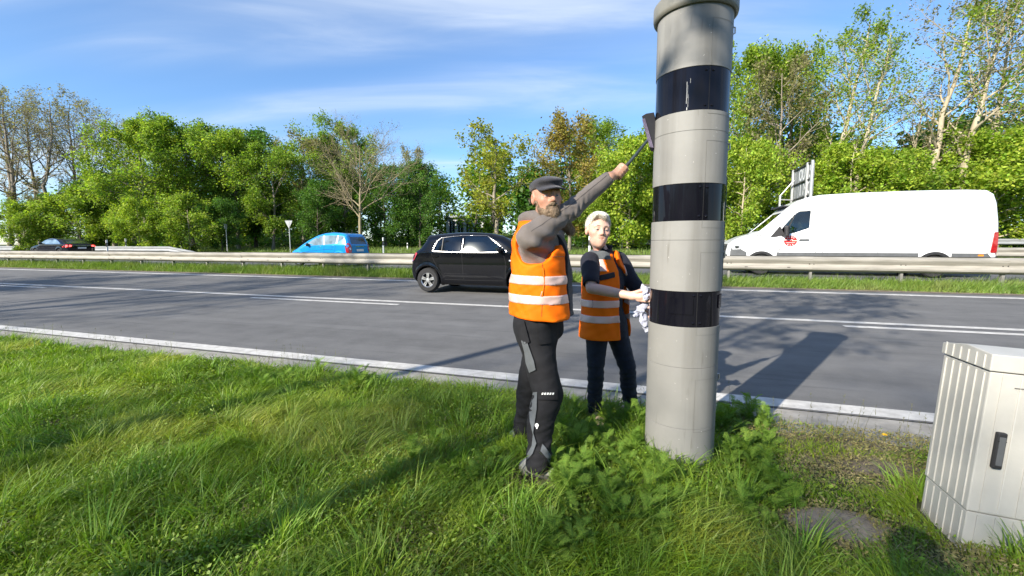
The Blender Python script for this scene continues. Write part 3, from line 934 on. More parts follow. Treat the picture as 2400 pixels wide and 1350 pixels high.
# ================================================================== vehicles
M_TYRE = mat('tyre_rubber', (.018, .018, .019), .85, var=.2, vs=20)
M_RIM = mat('alloy_rim', (.62, .63, .64), .28, .85, var=.08)
M_TRIM = mat('black_plastic', (.022, .022, .024), .55, var=.2)
M_GREYPL = mat('grey_plastic', (.10, .105, .11), .6, var=.12)
M_CHROME = mat('chrome_trim', (.75, .75, .76), .12, 1.0, var=.05)
M_GLINT = mat('window_edge_glint', (.30, .30, .30), .3, .8)  # bright metal tone standing in for reflections along the window edges
M_INT = mat('dark_interior', (.020, .021, .024), .8, var=.3)
M_SEAT = mat('seat_fabric', (.035, .037, .045), .9, var=.2)
M_RED = mat('red_tail_light', (.38, .012, .014), .15, coat=1, var=.25, vs=20)
M_LAMP = mat('clear_lamp', (.62, .64, .66), .1, .3, coat=1, var=.2, vs=25)
M_AMBER = mat('amber_marker', (.85, .26, .02), .25, coat=1)
M_PLATE = mat('plate_white', (.70, .70, .68), .4, var=.05)
M_GAP = mat('panel_gap', (.012, .012, .013), .9)
M_GLASS = glass_mat('car_glass', (.62, .75, .72), .62)
M_DGLASS = glass_mat('privacy_glass', (.30, .34, .36), .35)
M_BGLASS = mat('glass_dark', (.02, .028, .035), .03, coat=1, var=.3, vs=2)
M_VGLASS = mat('glass_seen_from_outside', (.16, .22, .25), .03, coat=1, var=.35, vs=2.5)

def wheel(parent, x, y, r, w, side, spokes=5, rim_m=None, hub=True):
    """side = +1 when the outer face looks to +y"""
    t = MB().lathe([(r * .64, -w / 2), (r * .90, -w / 2), (r * .98, -w * .36), (r, -w * .2), (r, w * .2), (r * .98, w * .36), (r * .90, w / 2), (r * .64, w / 2), (r * .62, w * .3), (r * .62, -w * .3), (r * .64, -w / 2)], 28, 'y')
    wh = t.build('wheel', M_TYRE, parent, smooth=True); wh.location = (x, y, r)
    mb = MB()
    yo = side * w * .40
    mb.lathe([(r * .645, yo - side * .05), (r * .645, yo), (r * .60, yo + side * .012), (r * .56, yo), (r * .56, yo - side * .06)], 28, 'y')
    for i in range(spokes):
        a = 2 * PI * i / spokes + .3
        for da in ((-.13, .13) if spokes == 5 else (0,)):
            c, s = math.cos(a + da * .6), math.sin(a + da * .6)
            mid = r * .33
            R = Matrix.Rotation(-(a + da), 3, 'Y')
            mb.box((c * mid, yo - side * .012, s * mid), (r * .56, .022, r * .15), R)
    mb.lathe([(0, yo + side * .01), (r * .15, yo + side * .006), (r * .17, yo - side * .03)], 16, 'y')
    mb.build('rim', rim_m or M_RIM, wh, smooth=True)
    MB().lathe([(0, yo - side * .075), (r * .6, yo - side * .075), (r * .6, yo - side * .07), (0, yo - side * .07)], 20, 'y').build('brake_disc', M_TRIM, wh)
    return wh
class Car:
    def __init__(s, name, label, cat, prof, Wd, L, belt, tumble, wheels, wr, h, paint, sr, group=None, hollow=None, nose=.10, tail=.06, k=.10, bulge=.05, floor=.45):
        s.L, s.W, s.h = L, Wd, h
        s.sides, s.fronts = [], []
        s.e = empty(name, (0, 0, 0), 0, label, cat, group)
        s.prof = np.array(prof, np.float32); s.belt, s.tumble = belt, tumble
        s.wheels, s.wr, s.paint = wheels, wr, paint
        s.nose, s.tail, s.k, s.bulge, s.hollow, s.floor = nose, tail, k, bulge, hollow, floor
    def hw(s, x, z):
        c = s.L * .48
        u = np.where(x > c, (x - c) / (s.L - c), 0); v = np.where(x < c, (c - x) / c, 0)
        w = s.W / 2 * (1 - s.nose * np.clip(u, 0, 1.2) ** 3.2 - s.tail * np.clip(v, 0, 1.2) ** 4)
        w = w - s.tumble * np.maximum(z - s.belt, 0) - s.bulge * np.clip((s.belt - .12 - z) / .6, 0, 1) ** 2
        w = w - s.tumble * .35 * np.maximum(z - s.belt - .3, 0) ** 2
        return w
    def solid(s, P):
        x, y, z = P[:, 0], np.abs(P[:, 1]), P[:, 2]
        d1 = sd_poly(x, z, s.prof)
        d2 = (y - s.hw(x, z)) * .93
        d = smax(d1, d2, s.k)
        for wx in s.wheels:
            r = np.sqrt((x - wx) ** 2 + (z - s.wr) ** 2)
            # flare round the arch
            d = d - .018 * np.exp(-((r - s.wr - .07) / .05) ** 2) * (y > s.W * .3)
        return d
    def full(s, P):
        d = s.solid(P)
        x, y, z = P[:, 0], np.abs(P[:, 1]), P[:, 2]
        for wx in s.wheels:
            r = np.sqrt((x - wx) ** 2 + (z - s.wr) ** 2)
            d = smax(d, -np.maximum(r - s.wr - .045, s.W / 2 - .27 - y), .02)
        if s.hollow:
            x0, x1 = s.hollow
            inner = np.maximum(np.maximum(s.solid(P) + .055, s.floor - z), np.maximum(x0 - x, x - x1))
            d = np.maximum(d, -inner)
            for poly in s.sides:
                d = np.maximum(d, -np.maximum(sd_poly(x, z, poly), .30 - y))
            for poly, sg, xm in s.fronts:
                d = np.maximum(d, -np.maximum(sd_poly(P[:, 1], z, poly), (xm - x) * sg))
        return d
    def body(s):
        lo = (s.prof[:, 0].min() - .06, -s.W / 2 - .08, .05); hi = (s.prof[:, 0].max() + .06, s.W / 2 + .08, s.prof[:, 1].max() + .06)
        V, Q = surf(s.solid, lo, hi, s.h * 1.2)
        s.bvh = bvh_of(relax(V, Q, 2), Q)
        V, Q = surf(s.full, lo, hi, s.h)
        V = relax(V, Q, 2)
        s.b = obj('body', mesh_np('body', V, Q, True, [s.paint]), s.e)
        return s.b
    def side(s, poly, name, m, sides=(1, -1), off=.003, thick=.006, res=.09, rnd=.03, parent=None):
        pts, fs = fill2d(rounded(poly, rnd) if rnd else poly, res)
        out = None
        for sg in sides:
            out = project(pts, fs, lambda a, b: (a, sg * (s.W / 2 + .5), b), (0, -sg, 0), s.bvh, off, thick, name, m, parent or s.e)
        return out
    def end(s, poly, name, m, sg, off=.003, thick=.006, res=.09, rnd=.03, parent=None):
        pts, fs = fill2d(rounded(poly, rnd) if rnd else poly, res)
        xs = s.prof[:, 0].max() + .5 if sg > 0 else s.prof[:, 0].min() - .5
        return project(pts, fs, lambda a, b: (xs, a, b), (-sg, 0, 0), s.bvh, off, thick, name, m, parent or s.e)
    def line(s, pts, w, name, m, sides=(1, -1), off=.002, parent=None):
        """thin strip along a polyline on the flank"""
        P = np.array(pts, float)
        t = np.gradient(P, axis=0); nrm = np.stack([-t[:, 1], t[:, 0]], 1); nrm /= np.linalg.norm(nrm, axis=1, keepdims=True)
        poly = [tuple(p) for p in P + nrm * w / 2] + [tuple(p) for p in (P - nrm * w / 2)[::-1]]
        return s.side(poly, name, m, sides, off, .004, .08, 0, parent)
    def add_wheels(s, w=.20, spokes=5, rim_m=None, inset=.02):
        for wx in s.wheels:
            for sg in (1, -1):
                wheel(s.e, wx, sg * (s.W / 2 - w / 2 - inset), s.wr, w, sg, spokes, rim_m)
    def mirror(s, x, z, m, sg_list=(1, -1), size=(.10, .17, .14)):
        for sg in sg_list:
            y = sg * (float(s.hw(np.array([x]), np.array([z]))[0]) + size[1] * .55)
            f = lambda P: smin(sd_ell(P, (x, y, z), (size[0] * .62, size[1] * .58, size[2] * .6)), sd_cap(P, (x + .04, y - sg * size[1] * .3, z - .03), (x + .06, y - sg * size[1], z - .06), .028, .03), .03)
            sdf_obj('wing_mirror', f, (x - .2, y - .3, z - .2), (x + .2, y + .3, z + .2), .014, m, s.e)
    def seat(s, x, y, zb=.55):
        f = lambda P: smin(smin(sd_box(P, (x + .12, y, zb), (.25, .24, .08), .06), sd_box(P, (x - .14, y, zb + .34), (.07, .23, .32), .06, np.array([[.97, 0, .24], [0, 1, 0], [-.24, 0, .97]])), .05), sd_box(P, (x - .26, y, zb + .76), (.045, .13, .09), .04), .03)
        sdf_obj('seat', f, (x - .5, y - .3, zb - .2), (x + .5, y + .3, zb + 1.0), .03, M_SEAT, s.e)
    def place(s, s_rear, t_near, heading):
        """heading +1: drives to the right (near flank is -y); -1: to the left (near flank is +y)"""
        t = t_near + s.W / 2
        p = RP(s_rear, t, float(gz(t)) + .004)
        s.e.location = [float(q) for q in p]
        s.e.rotation_euler = (0, 0, ROAD_ROT + (0 if heading > 0 else PI))
def driver(car, x, y, z, shirt, label, k=1.0, lean=0.):
    """seated figure: body one mesh, shirt over it"""
    e = empty('person', (0, 0, 0), 0, label, 'person')
    hx = x + .06 + lean
    def arms(P):
        d = sd_cap(P, (x, y + .19, z + .42), (x + .18, y + .24, z + .22), .045, .04)
        d = np.minimum(d, sd_cap(P, (x + .18, y + .24, z + .22), (x + .42, y + .12, z + .30), .038, .03))
        d = np.minimum(d, sd_cap(P, (x, y - .19, z + .42), (x + .18, y - .24, z + .22), .045, .04))
        return np.minimum(d, sd_cap(P, (x + .18, y - .24, z + .22), (x + .42, y - .12, z + .30), .038, .03))
    def bod(P):
        d = sd_ell(P, (hx, y, z + .68), (.095, .075, .115))
        d = smin(d, sd_ell(P, (hx + .03, y, z + .63), (.07, .06, .075)), .04)
        d = smin(d, sd_cap(P, (hx + .085, y, z + .66), (hx + .105, y, z + .64), .014, .016), .02)
        d = smin(d, sd_cap(P, (hx - .02, y, z + .58), (x, y, z + .42), .052, .06), .04)
        d = smin(d, sd_cap(P, (x, y, z + .05), (x, y, z + .4), .13, .14), .05)
        d = smin(d, arms(P), .03)
        for sg in (1, -1):
            d = smin(d, sd_ell(P, (x + .45, y + sg * .11, z + .31), (.045, .03, .04)), .02)
            d = smin(d, sd_cap(P, (x, y + sg * .1, z + .02), (x + .42, y + sg * .13, z + .08), .085, .065), .04)
        return d
    def shr(P):
        d = smin(sd_cap(P, (x, y, z + .05), (x, y, z + .36), .155, .15), sd_cap(P, (x, y - .15, z + .43), (x, y + .15, z + .43), .075, .075), .08)
        return smin(np.maximum(d, -.02 - d), arms(P) - .014, .04) * 1.0
    lo, hi = (x - .35, y - .42, z - .15), (x + .65, y + .42, z + .95)
    sdf_obj('body', bod, lo, hi, .018, M_SKIN0, e)
    sdf_obj('shirt', lambda P: np.maximum(smin(sd_cap(P, (x, y, z + .05), (x, y, z + .36), .155, .15), smin(sd_cap(P, (x, y - .15, z + .43), (x, y + .15, z + .43), .075, .075), arms(P) - .016, .04), .08), P[:, 0] - x - .36), lo, hi, .018, shirt, e)
    sdf_obj('hair', lambda P: np.maximum(sd_ell(P, (hx - .012, y, z + .70), (.105, .085, .11)), (P[:, 0] - hx - .05) * .8 - (P[:, 2] - z - .74) * .8), lo, hi, .014, M_HAIR0, e)
    e.parent = None
    e.location = car.e.location; e.rotation_euler = car.e.rotation_euler
    return e
M_SKIN0 = mat('skin_far', (.52, .30, .20), .55, var=.08)
M_HAIR0 = mat('hair_far', (.05, .035, .025), .7)
M_SHIRT_D = mat('dark_shirt', (.025, .03, .045), .85)
M_SHIRT_W = mat('grey_shirt', (.30, .32, .34), .85)

# ---- white delivery van --------------------------------------------
P_WHITE = mat('white_van_paint', (.80, .81, .82), .28, coat=.6, var=.02, vs=1.5)
prof = [(.02, .42), (0, .62), (0, 1.0), (.02, 1.7), (.08, 2.3), (.16, 2.58), (.32, 2.70), (.8, 2.735), (2.2, 2.75), (3.8, 2.735), (4.7, 2.70), (5.10, 2.615), (5.42, 2.47), (5.62, 2.31), (5.80, 2.12), (6.25, 1.70), (6.52, 1.46), (6.95, 1.34), (7.22, 1.22), (7.42, 1.06), (7.47, .82), (7.48, .55), (7.42, .36), (7.1, .30), (.3, .34)]
van = Car('delivery_van', 'long white high-roof delivery van with a round red logo, driving left', 'van', prof, 2.02, 7.48, 1.35, .075, (1.55, 6.38), .35, .024, P_WHITE, None, hollow=(4.55, 6.6), nose=.10, tail=.02, k=.16, bulge=.03, floor=.95)
W_F = [(5.00, 1.60), (5.42, 1.44), (5.66, 1.40), (5.40, 2.07), (5.30, 2.14), (4.97, 2.17)]
W_Q = [(5.70, 1.39), (5.98, 1.32), (5.46, 2.02)]
van.sides = [W_F, W_Q]
WS = [(-.80, 1.52), (.80, 1.52), (.76, 1.75), (.68, 2.13), (-.68, 2.13), (-.76, 1.75)]
van.fronts = [(WS, 1, 5.3)]
van.body()
van.place(9.9, 17.2, -1)
van.side([(a, b) for a, b in W_F], 'door_window', M_GLASS, off=-.022, thick=.005, rnd=.02)
van.side(W_Q, 'quarter_window', M_GLASS, off=-.022, thick=.005, rnd=0)
van.end(WS, 'windscreen', M_DGLASS, 1, off=-.022, thick=.006)
van.line([(5.69, 1.38), (5.445, 2.05)], .035, 'window_divider', M_TRIM)
van.side([(5.70, 1.405), (6.14, 1.285), (5.98, 1.30), (5.70, 1.365)], 'mirror_base', M_TRIM, rnd=0)
van.side([(5.72, 1.39), (6.15, 1.29), (5.86, 1.68)], 'mirror_triangle', M_TRIM, off=.004, rnd=.02)
for sg in (1, -1):
    f = lambda P: smin(sd_box(P, (5.70, sg * 1.17, 1.49), (.06, .10, .19), .05), sd_cap(P, (5.72, sg * 1.12, 1.34), (5.80, sg * .94, 1.34), .03), .04)
    sdf_obj('wing_mirror', f, (5.4, sg * 1.17 - .35, 1.1), (6.0, sg * 1.17 + .35, 1.8), .016, M_TRIM, van.e)
    MB().box((5.635, sg * 1.17, 1.50), (.006, .15, .30)).build('mirror_glass', M_BGLASS, van.e)
# lower cladding
van.side([(1.98, .40), (1.98, .775), (5.92, .775), (5.92, .40)], 'sill_cladding', M_GREYPL, off=.010, thick=.014, rnd=0, res=.25)
van.side([(.03, .42), (.03, .775), (1.14, .775), (1.14, .42)], 'rear_cladding', M_GREYPL, off=.010, thick=.014, rnd=0, res=.25)
van.side([(6.86, .42), (6.84, .775), (7.02, .88), (7.10, 1.02), (7.30, 1.06), (7.44, .9), (7.46, .5)], 'front_bumper_side', M_GREYPL, off=.010, thick=.014, rnd=.02)
van.end([(-.95, .36), (.95, .36), (.95, .62), (.80, .72), (-.80, .72), (-.95, .62)], 'front_bumper', M_GREYPL, 1, off=.012, thick=.02)
van.end([(-.62, .76), (.62, .76), (.70, 1.06), (-.70, 1.06)], 'grille', M_TRIM, 1, off=.010, thick=.012)
for z in (.83, .92, 1.01):
    van.end([(-.60, z - .012), (.60, z - .012), (.62, z + .012), (-.62, z + .012)], 'grille_bar', M_GREYPL, 1, off=.022, thick=.01, rnd=0)
van.side([(6.98, 1.03), (7.02, .88), (7.28, .86), (7.40, .98), (7.22, 1.12)], 'headlight', M_LAMP, off=.014, thick=.014, rnd=.03)
van.side([(7.08, .99), (7.10, .92), (7.20, .91), (7.22, 1.0)], 'headlight_reflector', M_CHROME, off=.018, thick=.005, rnd=.02)
for wx in (1.55, 6.38):
    a = [(.0 + wx + .475 * math.cos(q), .35 + .47 * math.sin(q)) for q in np.linspace(.30, PI - .30, 17)]
    b = [(wx + .385 * math.cos(q), .35 + .385 * math.sin(q)) for q in np.linspace(PI - .30, .30, 17)]
    van.side(a + b, 'arch_trim', M_TRIM, off=.014, thick=.02, rnd=0)
van.side([(.05, .80), (.06, 1.42), (.17, 1.42), (.22, .80)], 'tail_light', M_RED, off=.03, thick=.05, rnd=.03)
van.end([(-.96, .74), (-.96, 1.42), (-.86, 1.42), (-.86, .74)], 'tail_light_face', M_RED, -1, off=.010)
van.end([(.96, .74), (.86, .74), (.86, 1.42), (.96, 1.42)], 'tail_light_face', M_RED, -1, off=.010)
van.side([(.36, .69), (.50, .69), (.50, .735), (.36, .735)], 'side_marker', M_AMBER, off=.018, thick=.01, rnd=.02)
van.side([(4.99, 1.18), (5.27, 1.17), (5.30, 1.20), (5.25, 1.23), (5.0, 1.23)], 'door_handle', M_GREYPL, off=.035, thick=.03, rnd=.02)
for ln in ([(4.78, .68), (4.74, 1.3), (4.74, 2.25)], [(4.83, 2.27), (5.25, 2.31), (5.45, 2.19)], [(3.04, .68), (3.12, 1.5), (3.16, 2.62)], [(4.60, 2.40), (4.0, 2.43), (3.2, 2.43)], [(3.1, 2.43), (1.6, 2.45), (.75, 2.45), (.5, 2.40)], [(.33, 2.62), (.30, 1.8), (.28, .72)], [(5.92, .70), (5.80, .95), (5.80, 1.28)], [(4.58, .70), (4.56, 1.6), (4.56, 2.3)], [(7.15, 1.16), (6.8, 1.12), (6.3, 1.14)]):
    van.line(ln, .015, 'panel_gap', M_GREYPL)
van.side([(6.30, 1.36), (6.62, 1.34), (6.56, 1.375), (6.40, 1.385)], 'bonnet_vent', M_GREYPL, off=.006, rnd=0)
van.add_wheels(.23, 6)
for yy in (.45, -.45): van.seat(5.0, yy, 1.02)
MB().box((4.62, 0, 1.70), (.04, 1.78, 1.5)).build('dark_cab_board', M_INT, van.e)  # dark board added so the cab looks dark through the glass
MB().box((5.3, 0, 2.36), (1.0, 1.5, .03)).build('headliner', M_SEAT, van.e)
dash = MB().box((6.05, 0, 1.28), (.5, 1.6, .24)).build('dashboard', M_INT, van.e, bevel=.03)
MB().tube([(5.62 + .03 * math.sin(q), .45 + .19 * math.cos(q), 1.43 + .19 * math.sin(q)) for q in np.linspace(0, 2 * PI, 25)], .014, 6, False).build('steering_wheel', M_TRIM, van.e)
# round red badge, phone number
LX, LZ = 5.53, 1.165
M_LOGO = mat('logo_red', (.70, .020, .022), .4, var=.05)
M_WHT = mat('decal_white', (.86, .85, .82), .4, var=.03)
M_YEL = mat('decal_cream', (.86, .80, .55), .4, var=.03)
M_TXT = mat('decal_grey', (.23, .235, .25), .45, var=.05)
logo = van.side([(LX + .195 * math.cos(a), LZ + .175 * math.sin(a)) for a in np.linspace(0, 2 * PI, 29)[:-1]], 'round_logo', M_LOGO, sides=(1,), off=.004, rnd=0)
def star(cx, cz, r): return [(cx + (r if i % 2 == 0 else r * .45) * math.sin(i * PI / 5), cz + (r if i % 2 == 0 else r * .45) * math.cos(i * PI / 5)) for i in range(10)]
for a in (50, 75, 103, 130, 240, 270, 300):
    van.side(star(LX + .145 * math.cos(math.radians(a)), LZ + .135 * math.sin(math.radians(a)), .024), 'logo_star', M_WHT, (1,), .007, .004, .05, 0, logo)
van.side([(LX + .235, LZ + .042), (LX + .03, LZ + .050), (LX + .03, LZ + .028), (LX + .235, LZ + .024)], 'logo_bar', M_WHT, (1,), .007, .004, .06, 0, logo)
van.side([(LX - .225, LZ + .022), (LX - .04, LZ + .020), (LX - .04, LZ - .006), (LX - .225, LZ + .000)], 'logo_bar', M_YEL, (1,), .007, .004, .06, 0, logo)
van.side([(LX + .14, LZ - .055), (LX - .14, LZ - .052), (LX - .14, LZ - .064), (LX + .14, LZ - .067)], 'logo_bar', M_WHT, (1,), .007, .004, .06, 0, logo)
sw = [(LX - .005 - (.052 - .0035 * i) * math.cos(i * .36), LZ + .018 + (.052 - .0035 * i) * math.sin(i * .36)) for i in range(13)]
van.line(sw, .016, 'logo_swirl', M_WHT, (1,), .009, logo)
tp, tf = text_mesh('0800 - 988 988 0', .118)
wid = max(p[0] for p in tp) - min(p[0] for p in tp)
fx = .93 / wid
project(tp, tf, lambda a, b: (5.49 - a * fx, 1.6, .865 + b), (0, -1, 0), van.bvh, .004, .003, 'phone_number', M_TXT, van.e, smooth=False)
for i, (a, b) in enumerate(((6 - .02, 5.72), (5.62, 5.36), (5.34, 5.06))):
    pts = [(a - .02 - (a - b - .04) * q, .965 + .006 * math.sin(q * 40 + i)) for q in np.linspace(0, 1, 14)]
    van.line(pts, .018, 'small_lettering', mat('decal_pale_%d' % i, (.50, .51, .52), .5), (1,), .004)
driver(van, 5.08, .45, 1.10, M_SHIRT_D, 'driver in dark clothes seen through the window of the white van')

# ---- black hatchback -----------------------------------------------
P_BLACK = mat('black_car_paint', (.0035, .004, .006), .07, spec=.5, var=.15, vs=2)
prof = [(.10, .27), (.02, .36), (0, .52), (.02, .70), (.06, .90), (.16, 1.02), (.30, 1.12), (.42, 1.28), (.46, 1.385), (.50, 1.425), (.78, 1.455), (1.25, 1.49), (1.70, 1.495), (2.20, 1.465), (2.50, 1.395), (2.72, 1.27), (3.02, 1.04), (3.20, .95), (3.55, .86), (3.75, .74), (3.83, .58), (3.84, .40), (3.78, .26), (3.5, .19), (.4, .19)]
hb = Car('hatchback', 'glossy black five-door hatchback passing behind the man', 'car', prof, 1.735, 3.84, 1.0, .30, (.53, 2.98), .305, .017, P_BLACK, None, hollow=(.75, 2.85), nose=.12, tail=.09, k=.14, bulge=.05, floor=.55)
W_R = [(.70, 1.035), (.80, 1.27), (.90, 1.345), (1.44, 1.40), (1.43, 1.02)]
W_FR = [(1.53, 1.02), (1.54, 1.40), (2.10, 1.39), (2.58, 1.035), (2.5, 1.02)]
hb.sides = [W_R, W_FR]
WS = [(-.66, 1.06), (.66, 1.06), (.57, 1.39), (-.57, 1.39)]
WRR = [(-.55, 1.10), (.55, 1.10), (.48, 1.37), (-.48, 1.37)]
hb.fronts = [(WS, 1, 2.2), (WRR, -1, .9)]
hb.body()
hb.place(-5.96, 9.83, 1)
hb.side(W_R, 'rear_door_window', M_DGLASS, off=-.016, thick=.004, rnd=.02)
hb.side(W_FR, 'front_door_window', M_GLASS, off=-.016, thick=.004, rnd=.02)
hb.end(WS, 'windscreen', M_GLASS, 1, off=-.016, thick=.005)
hb.end(WRR, 'rear_window', M_DGLASS, -1, off=-.016, thick=.005)
hb.line([(.685, 1.03), (1.45, 1.008), (2.0, 1.005), (2.62, 1.02)], .016, 'window_trim_glint', M_GLINT, off=.005)  # strips added for the bright reflected outline round the side windows
hb.line([(.69, 1.04), (.79, 1.28), (.895, 1.357), (1.2, 1.395), (1.5, 1.415), (2.10, 1.408)], .010, 'roof_edge_glint', M_GLINT, off=.005)
hb.line([(2.12, 1.40), (2.38, 1.22), (2.64, 1.03)], .014, 'pillar_edge_glint', M_GLINT, off=.005)
hb.line([(.94, 1.03), (.945, 1.35)], .02, 'window_divider', M_TRIM, off=.002)
for x0 in (.66, 1.60):
    hb.side([(x0, .895), (x0 + .05, .925), (x0 + .19, .922), (x0 + .20, .90), (x0 + .12, .875)], 'door_handle', P_BLACK, off=.03, thick=.025, rnd=.015)
for ln in ([(1.49, 1.0), (1.50, .7), (1.52, .35)], [(2.55, 1.0), (2.62, .75), (2.60, .38)], [(.66, .98), (.70, .85), (.82, .62), (.98, .40)], [(1.0, .335), (1.6, .325), (2.55, .33)]):
    hb.line(ln, .009, 'panel_gap', M_GAP)
hb.side([(1.05, .40), (1.25, .455), (1.6, .475), (2.1, .45), (2.42, .385), (1.6, .39)], 'sill_crease', P_BLACK, off=.012, thick=.02, rnd=.02)
hb.side([(0.05, .74), (.09, .93), (.20, 1.0), (.25, .98), (.16, .82)], 'tail_light', M_RED, off=.018, thick=.035, rnd=.02)
hb.side([(2.70, .80), (2.80, .80), (2.80, .835), (2.70, .835)], 'side_repeater', M_LAMP, off=.008, thick=.008, rnd=.015)
hb.side([(3.42, .70), (3.72, .62), (3.70, .72), (3.50, .84)], 'headlight', M_LAMP, off=.008, thick=.012, rnd=.02)
hb.end([(-.50, .40), (.50, .40), (.58, .58), (-.58, .58)], 'grille', M_TRIM, 1, off=.006)
hb.end([(-.26, .60), (.26, .60), (.26, .71), (-.26, .71)], 'number_plate', M_PLATE, -1, off=.008, rnd=.01)
hb.mirror(2.50, 1.075, P_BLACK)
hb.add_wheels(.19, 5)
for yy in (.38, -.38): hb.seat(1.75, yy, .60)
hb.seat(.95, 0, .62)
MB().box((2.60, 0, .90), (.35, 1.3, .16)).build('dashboard', M_INT, hb.e, bevel=.03)
MB().tube([(.62, 0, 1.47), (.52, 0, 1.53), (.38, 0, 1.60)], [.010, .006, .004], 5).build('aerial', M_TRIM, hb.e)
driver(hb, 1.70, .38, .62, M_SHIRT_W, 'driver sitting behind the front window of the black hatchback')

# ---- blue compact car ----------------------------------------------
P_BLUE = mat('metallic_blue_paint', (.010, .29, .72), .22, .25, coat=1.0, var=.05, vs=2)
prof = [(.12, .30), (.02, .42), (.0, .62), (.03, .84), (.05, 1.0), (.16, 1.28), (.24, 1.47), (.34, 1.55), (.60, 1.60), (1.05, 1.625), (1.5, 1.59), (1.90, 1.49), (2.45, 1.24), (2.85, 1.00), (3.10, .86), (3.40, .74), (3.58, .60), (3.62, .42), (3.55, .28), (3.2, .2), (.4, .2)]
bc = Car('compact_car', 'bright metallic blue compact car with grey pillars driving away to the left', 'car', prof, 1.72, 3.62, 1.02, .27, (.58, 2.98), .30, .022, P_BLUE, None, nose=.13, tail=.07, k=.15)
bc.body(); bc.place(-13.55, 17.2, -1)
bc.side([(1.46, 1.03), (1.55, 1.455), (1.78, 1.43), (2.12, 1.27), (2.40, 1.075), (2.38, .99)], 'front_door_window', M_VGLASS, rnd=.03)
bc.side([(.76, 1.08), (.72, 1.47), (1.40, 1.47), (1.35, 1.035)], 'rear_door_window', M_VGLASS, rnd=.03)
bc.side([(.64, 1.10), (.62, 1.46), (.28, 1.43), (.30, 1.36)], 'quarter_window', M_VGLASS, rnd=.02)
M_PILL = mat('grey_pillar', (.42, .40, .38), .4, var=.06)
bc.side([(1.36, 1.03), (1.41, 1.47), (1.54, 1.465), (1.45, 1.025)], 'door_pillar', M_PILL, off=.005, rnd=0)
bc.side([(.65, 1.095), (.63, 1.47), (.71, 1.475), (.75, 1.08)], 'door_pillar', M_PILL, off=.005, rnd=0)
bc.side([(2.41, .995), (2.42, 1.07), (2.55, .985)], 'mirror_triangle', M_PILL, off=.005, rnd=0)
bc.end([(-.58, 1.06), (.58, 1.06), (.50, 1.48), (-.50, 1.48)], 'rear_window', M_BGLASS, -1)
bc.end([(-.66, 1.0), (.66, 1.0), (.58, 1.46), (-.58, 1.46)], 'windscreen', M_VGLASS, 1)
bc.side([(.05, .62), (.05, .90), (.08, 1.10), (.15, 1.12), (.22, .95), (.18, .68)], 'tail_light', M_RED, off=.022, thick=.05, rnd=.03)
for sg in (1, -1):
    bc.end([(sg * .80, .62), (sg * .80, 1.06), (sg * .66, 1.10), (sg * .60, .86), (sg * .66, .64)][::sg], 'tail_light_face', M_RED, -1, off=.010, thick=.012)
    bc.end([(sg * .74, .80), (sg * .74, .90), (sg * .66, .90), (sg * .66, .80)][::sg], 'reversing_light', M_LAMP, -1, off=.014, thick=.010)
bc.end([(-.30, .93), (.30, .93), (.30, .96), (-.30, .96)], 'boot_handle', M_CHROME, -1, off=.012, rnd=0)
bc.end([(-.26, .72), (.26, .72), (.26, .83), (-.26, .83)], 'number_plate', M_PLATE, -1, off=.010, rnd=.01)
for x0 in (1.62, .86):
    bc.side([(x0, .955), (x0 + .05, .985), (x0 + .17, .982), (x0 + .19, .955), (x0 + .10, .935)], 'door_handle', P_BLUE, off=.03, thick=.025, rnd=.015)
bc.line([(3.0, .62), (2.3, .72), (1.5, .80), (.9, .83)], .012, 'flank_crease', M_GAP)
for ln in ([(1.40, 1.0), (1.42, .7), (1.44, .35)], [(.72, 1.05), (.80, .80), (.95, .5)]): bc.line(ln, .009, 'panel_gap', M_GAP)
bc.mirror(2.30, 1.04, M_TRIM)
bc.side([(3.2, .66), (3.50, .56), (3.45, .68), (3.25, .80)], 'headlight', M_LAMP, off=.008, thick=.012)
bc.add_wheels(.19, 5)
MB().tube([(.50, 0, 1.60), (.44, 0, 1.70), (.40, 0, 1.76)], [.010, .006, .004], 5).build('aerial', M_TRIM, bc.e)

# ---- dark sedan ----------------------------------------------------
P_DARK = mat('dark_sedan_paint', (.006, .007, .012), .08, spec=.5, var=.15, vs=2)
prof = [(.10, .30), (.02, .45), (0, .70), (.02, .94), (.10, 1.03), (.45, 1.08), (.85, 1.26), (1.22, 1.40), (1.7, 1.46), (2.2, 1.455), (2.7, 1.36), (3.12, 1.14), (3.4, .99), (4.0, .91), (4.45, .80), (4.66, .64), (4.70, .45), (4.62, .28), (4.3, .2), (.4, .2)]
sd = Car('sedan', 'dark sedan with chrome-edged windows and lit red tail light at far left', 'car', prof, 1.84, 4.70, 1.02, .34, (.98, 3.80), .33, .026, P_DARK, None, nose=.12, tail=.08, k=.13)
sd.body(); sd.place(-40.95, 20.7, -1)
win = [(.78, 1.06), (1.02, 1.20), (1.35, 1.33), (1.8, 1.385), (2.25, 1.37), (2.62, 1.27), (2.98, 1.09), (2.95, 1.05)]
sd.side(win, 'side_window', M_VGLASS, rnd=.02)
sd.line([(.74, 1.045), (1.0, 1.205), (1.34, 1.345), (1.8, 1.40), (2.26, 1.385), (2.64, 1.285), (3.02, 1.085)], .028, 'chrome_window_trim', M_CHROME, off=.007)
sd.line([(.74, 1.04), (1.9, 1.03), (3.0, 1.05)], .022, 'chrome_window_trim', M_CHROME, off=.007)
sd.end([(-.62, 1.09), (.62, 1.09), (.50, 1.38), (-.50, 1.38)], 'rear_window', M_BGLASS, -1)
sd.end([(-.68, 1.05), (.68, 1.05), (.56, 1.38), (-.56, 1.38)], 'windscreen', M_BGLASS, 1)
M_REDL = mat('lit_tail_light', (.6, .02, .02), .2, emis=(1, .06, .05, 3.0))
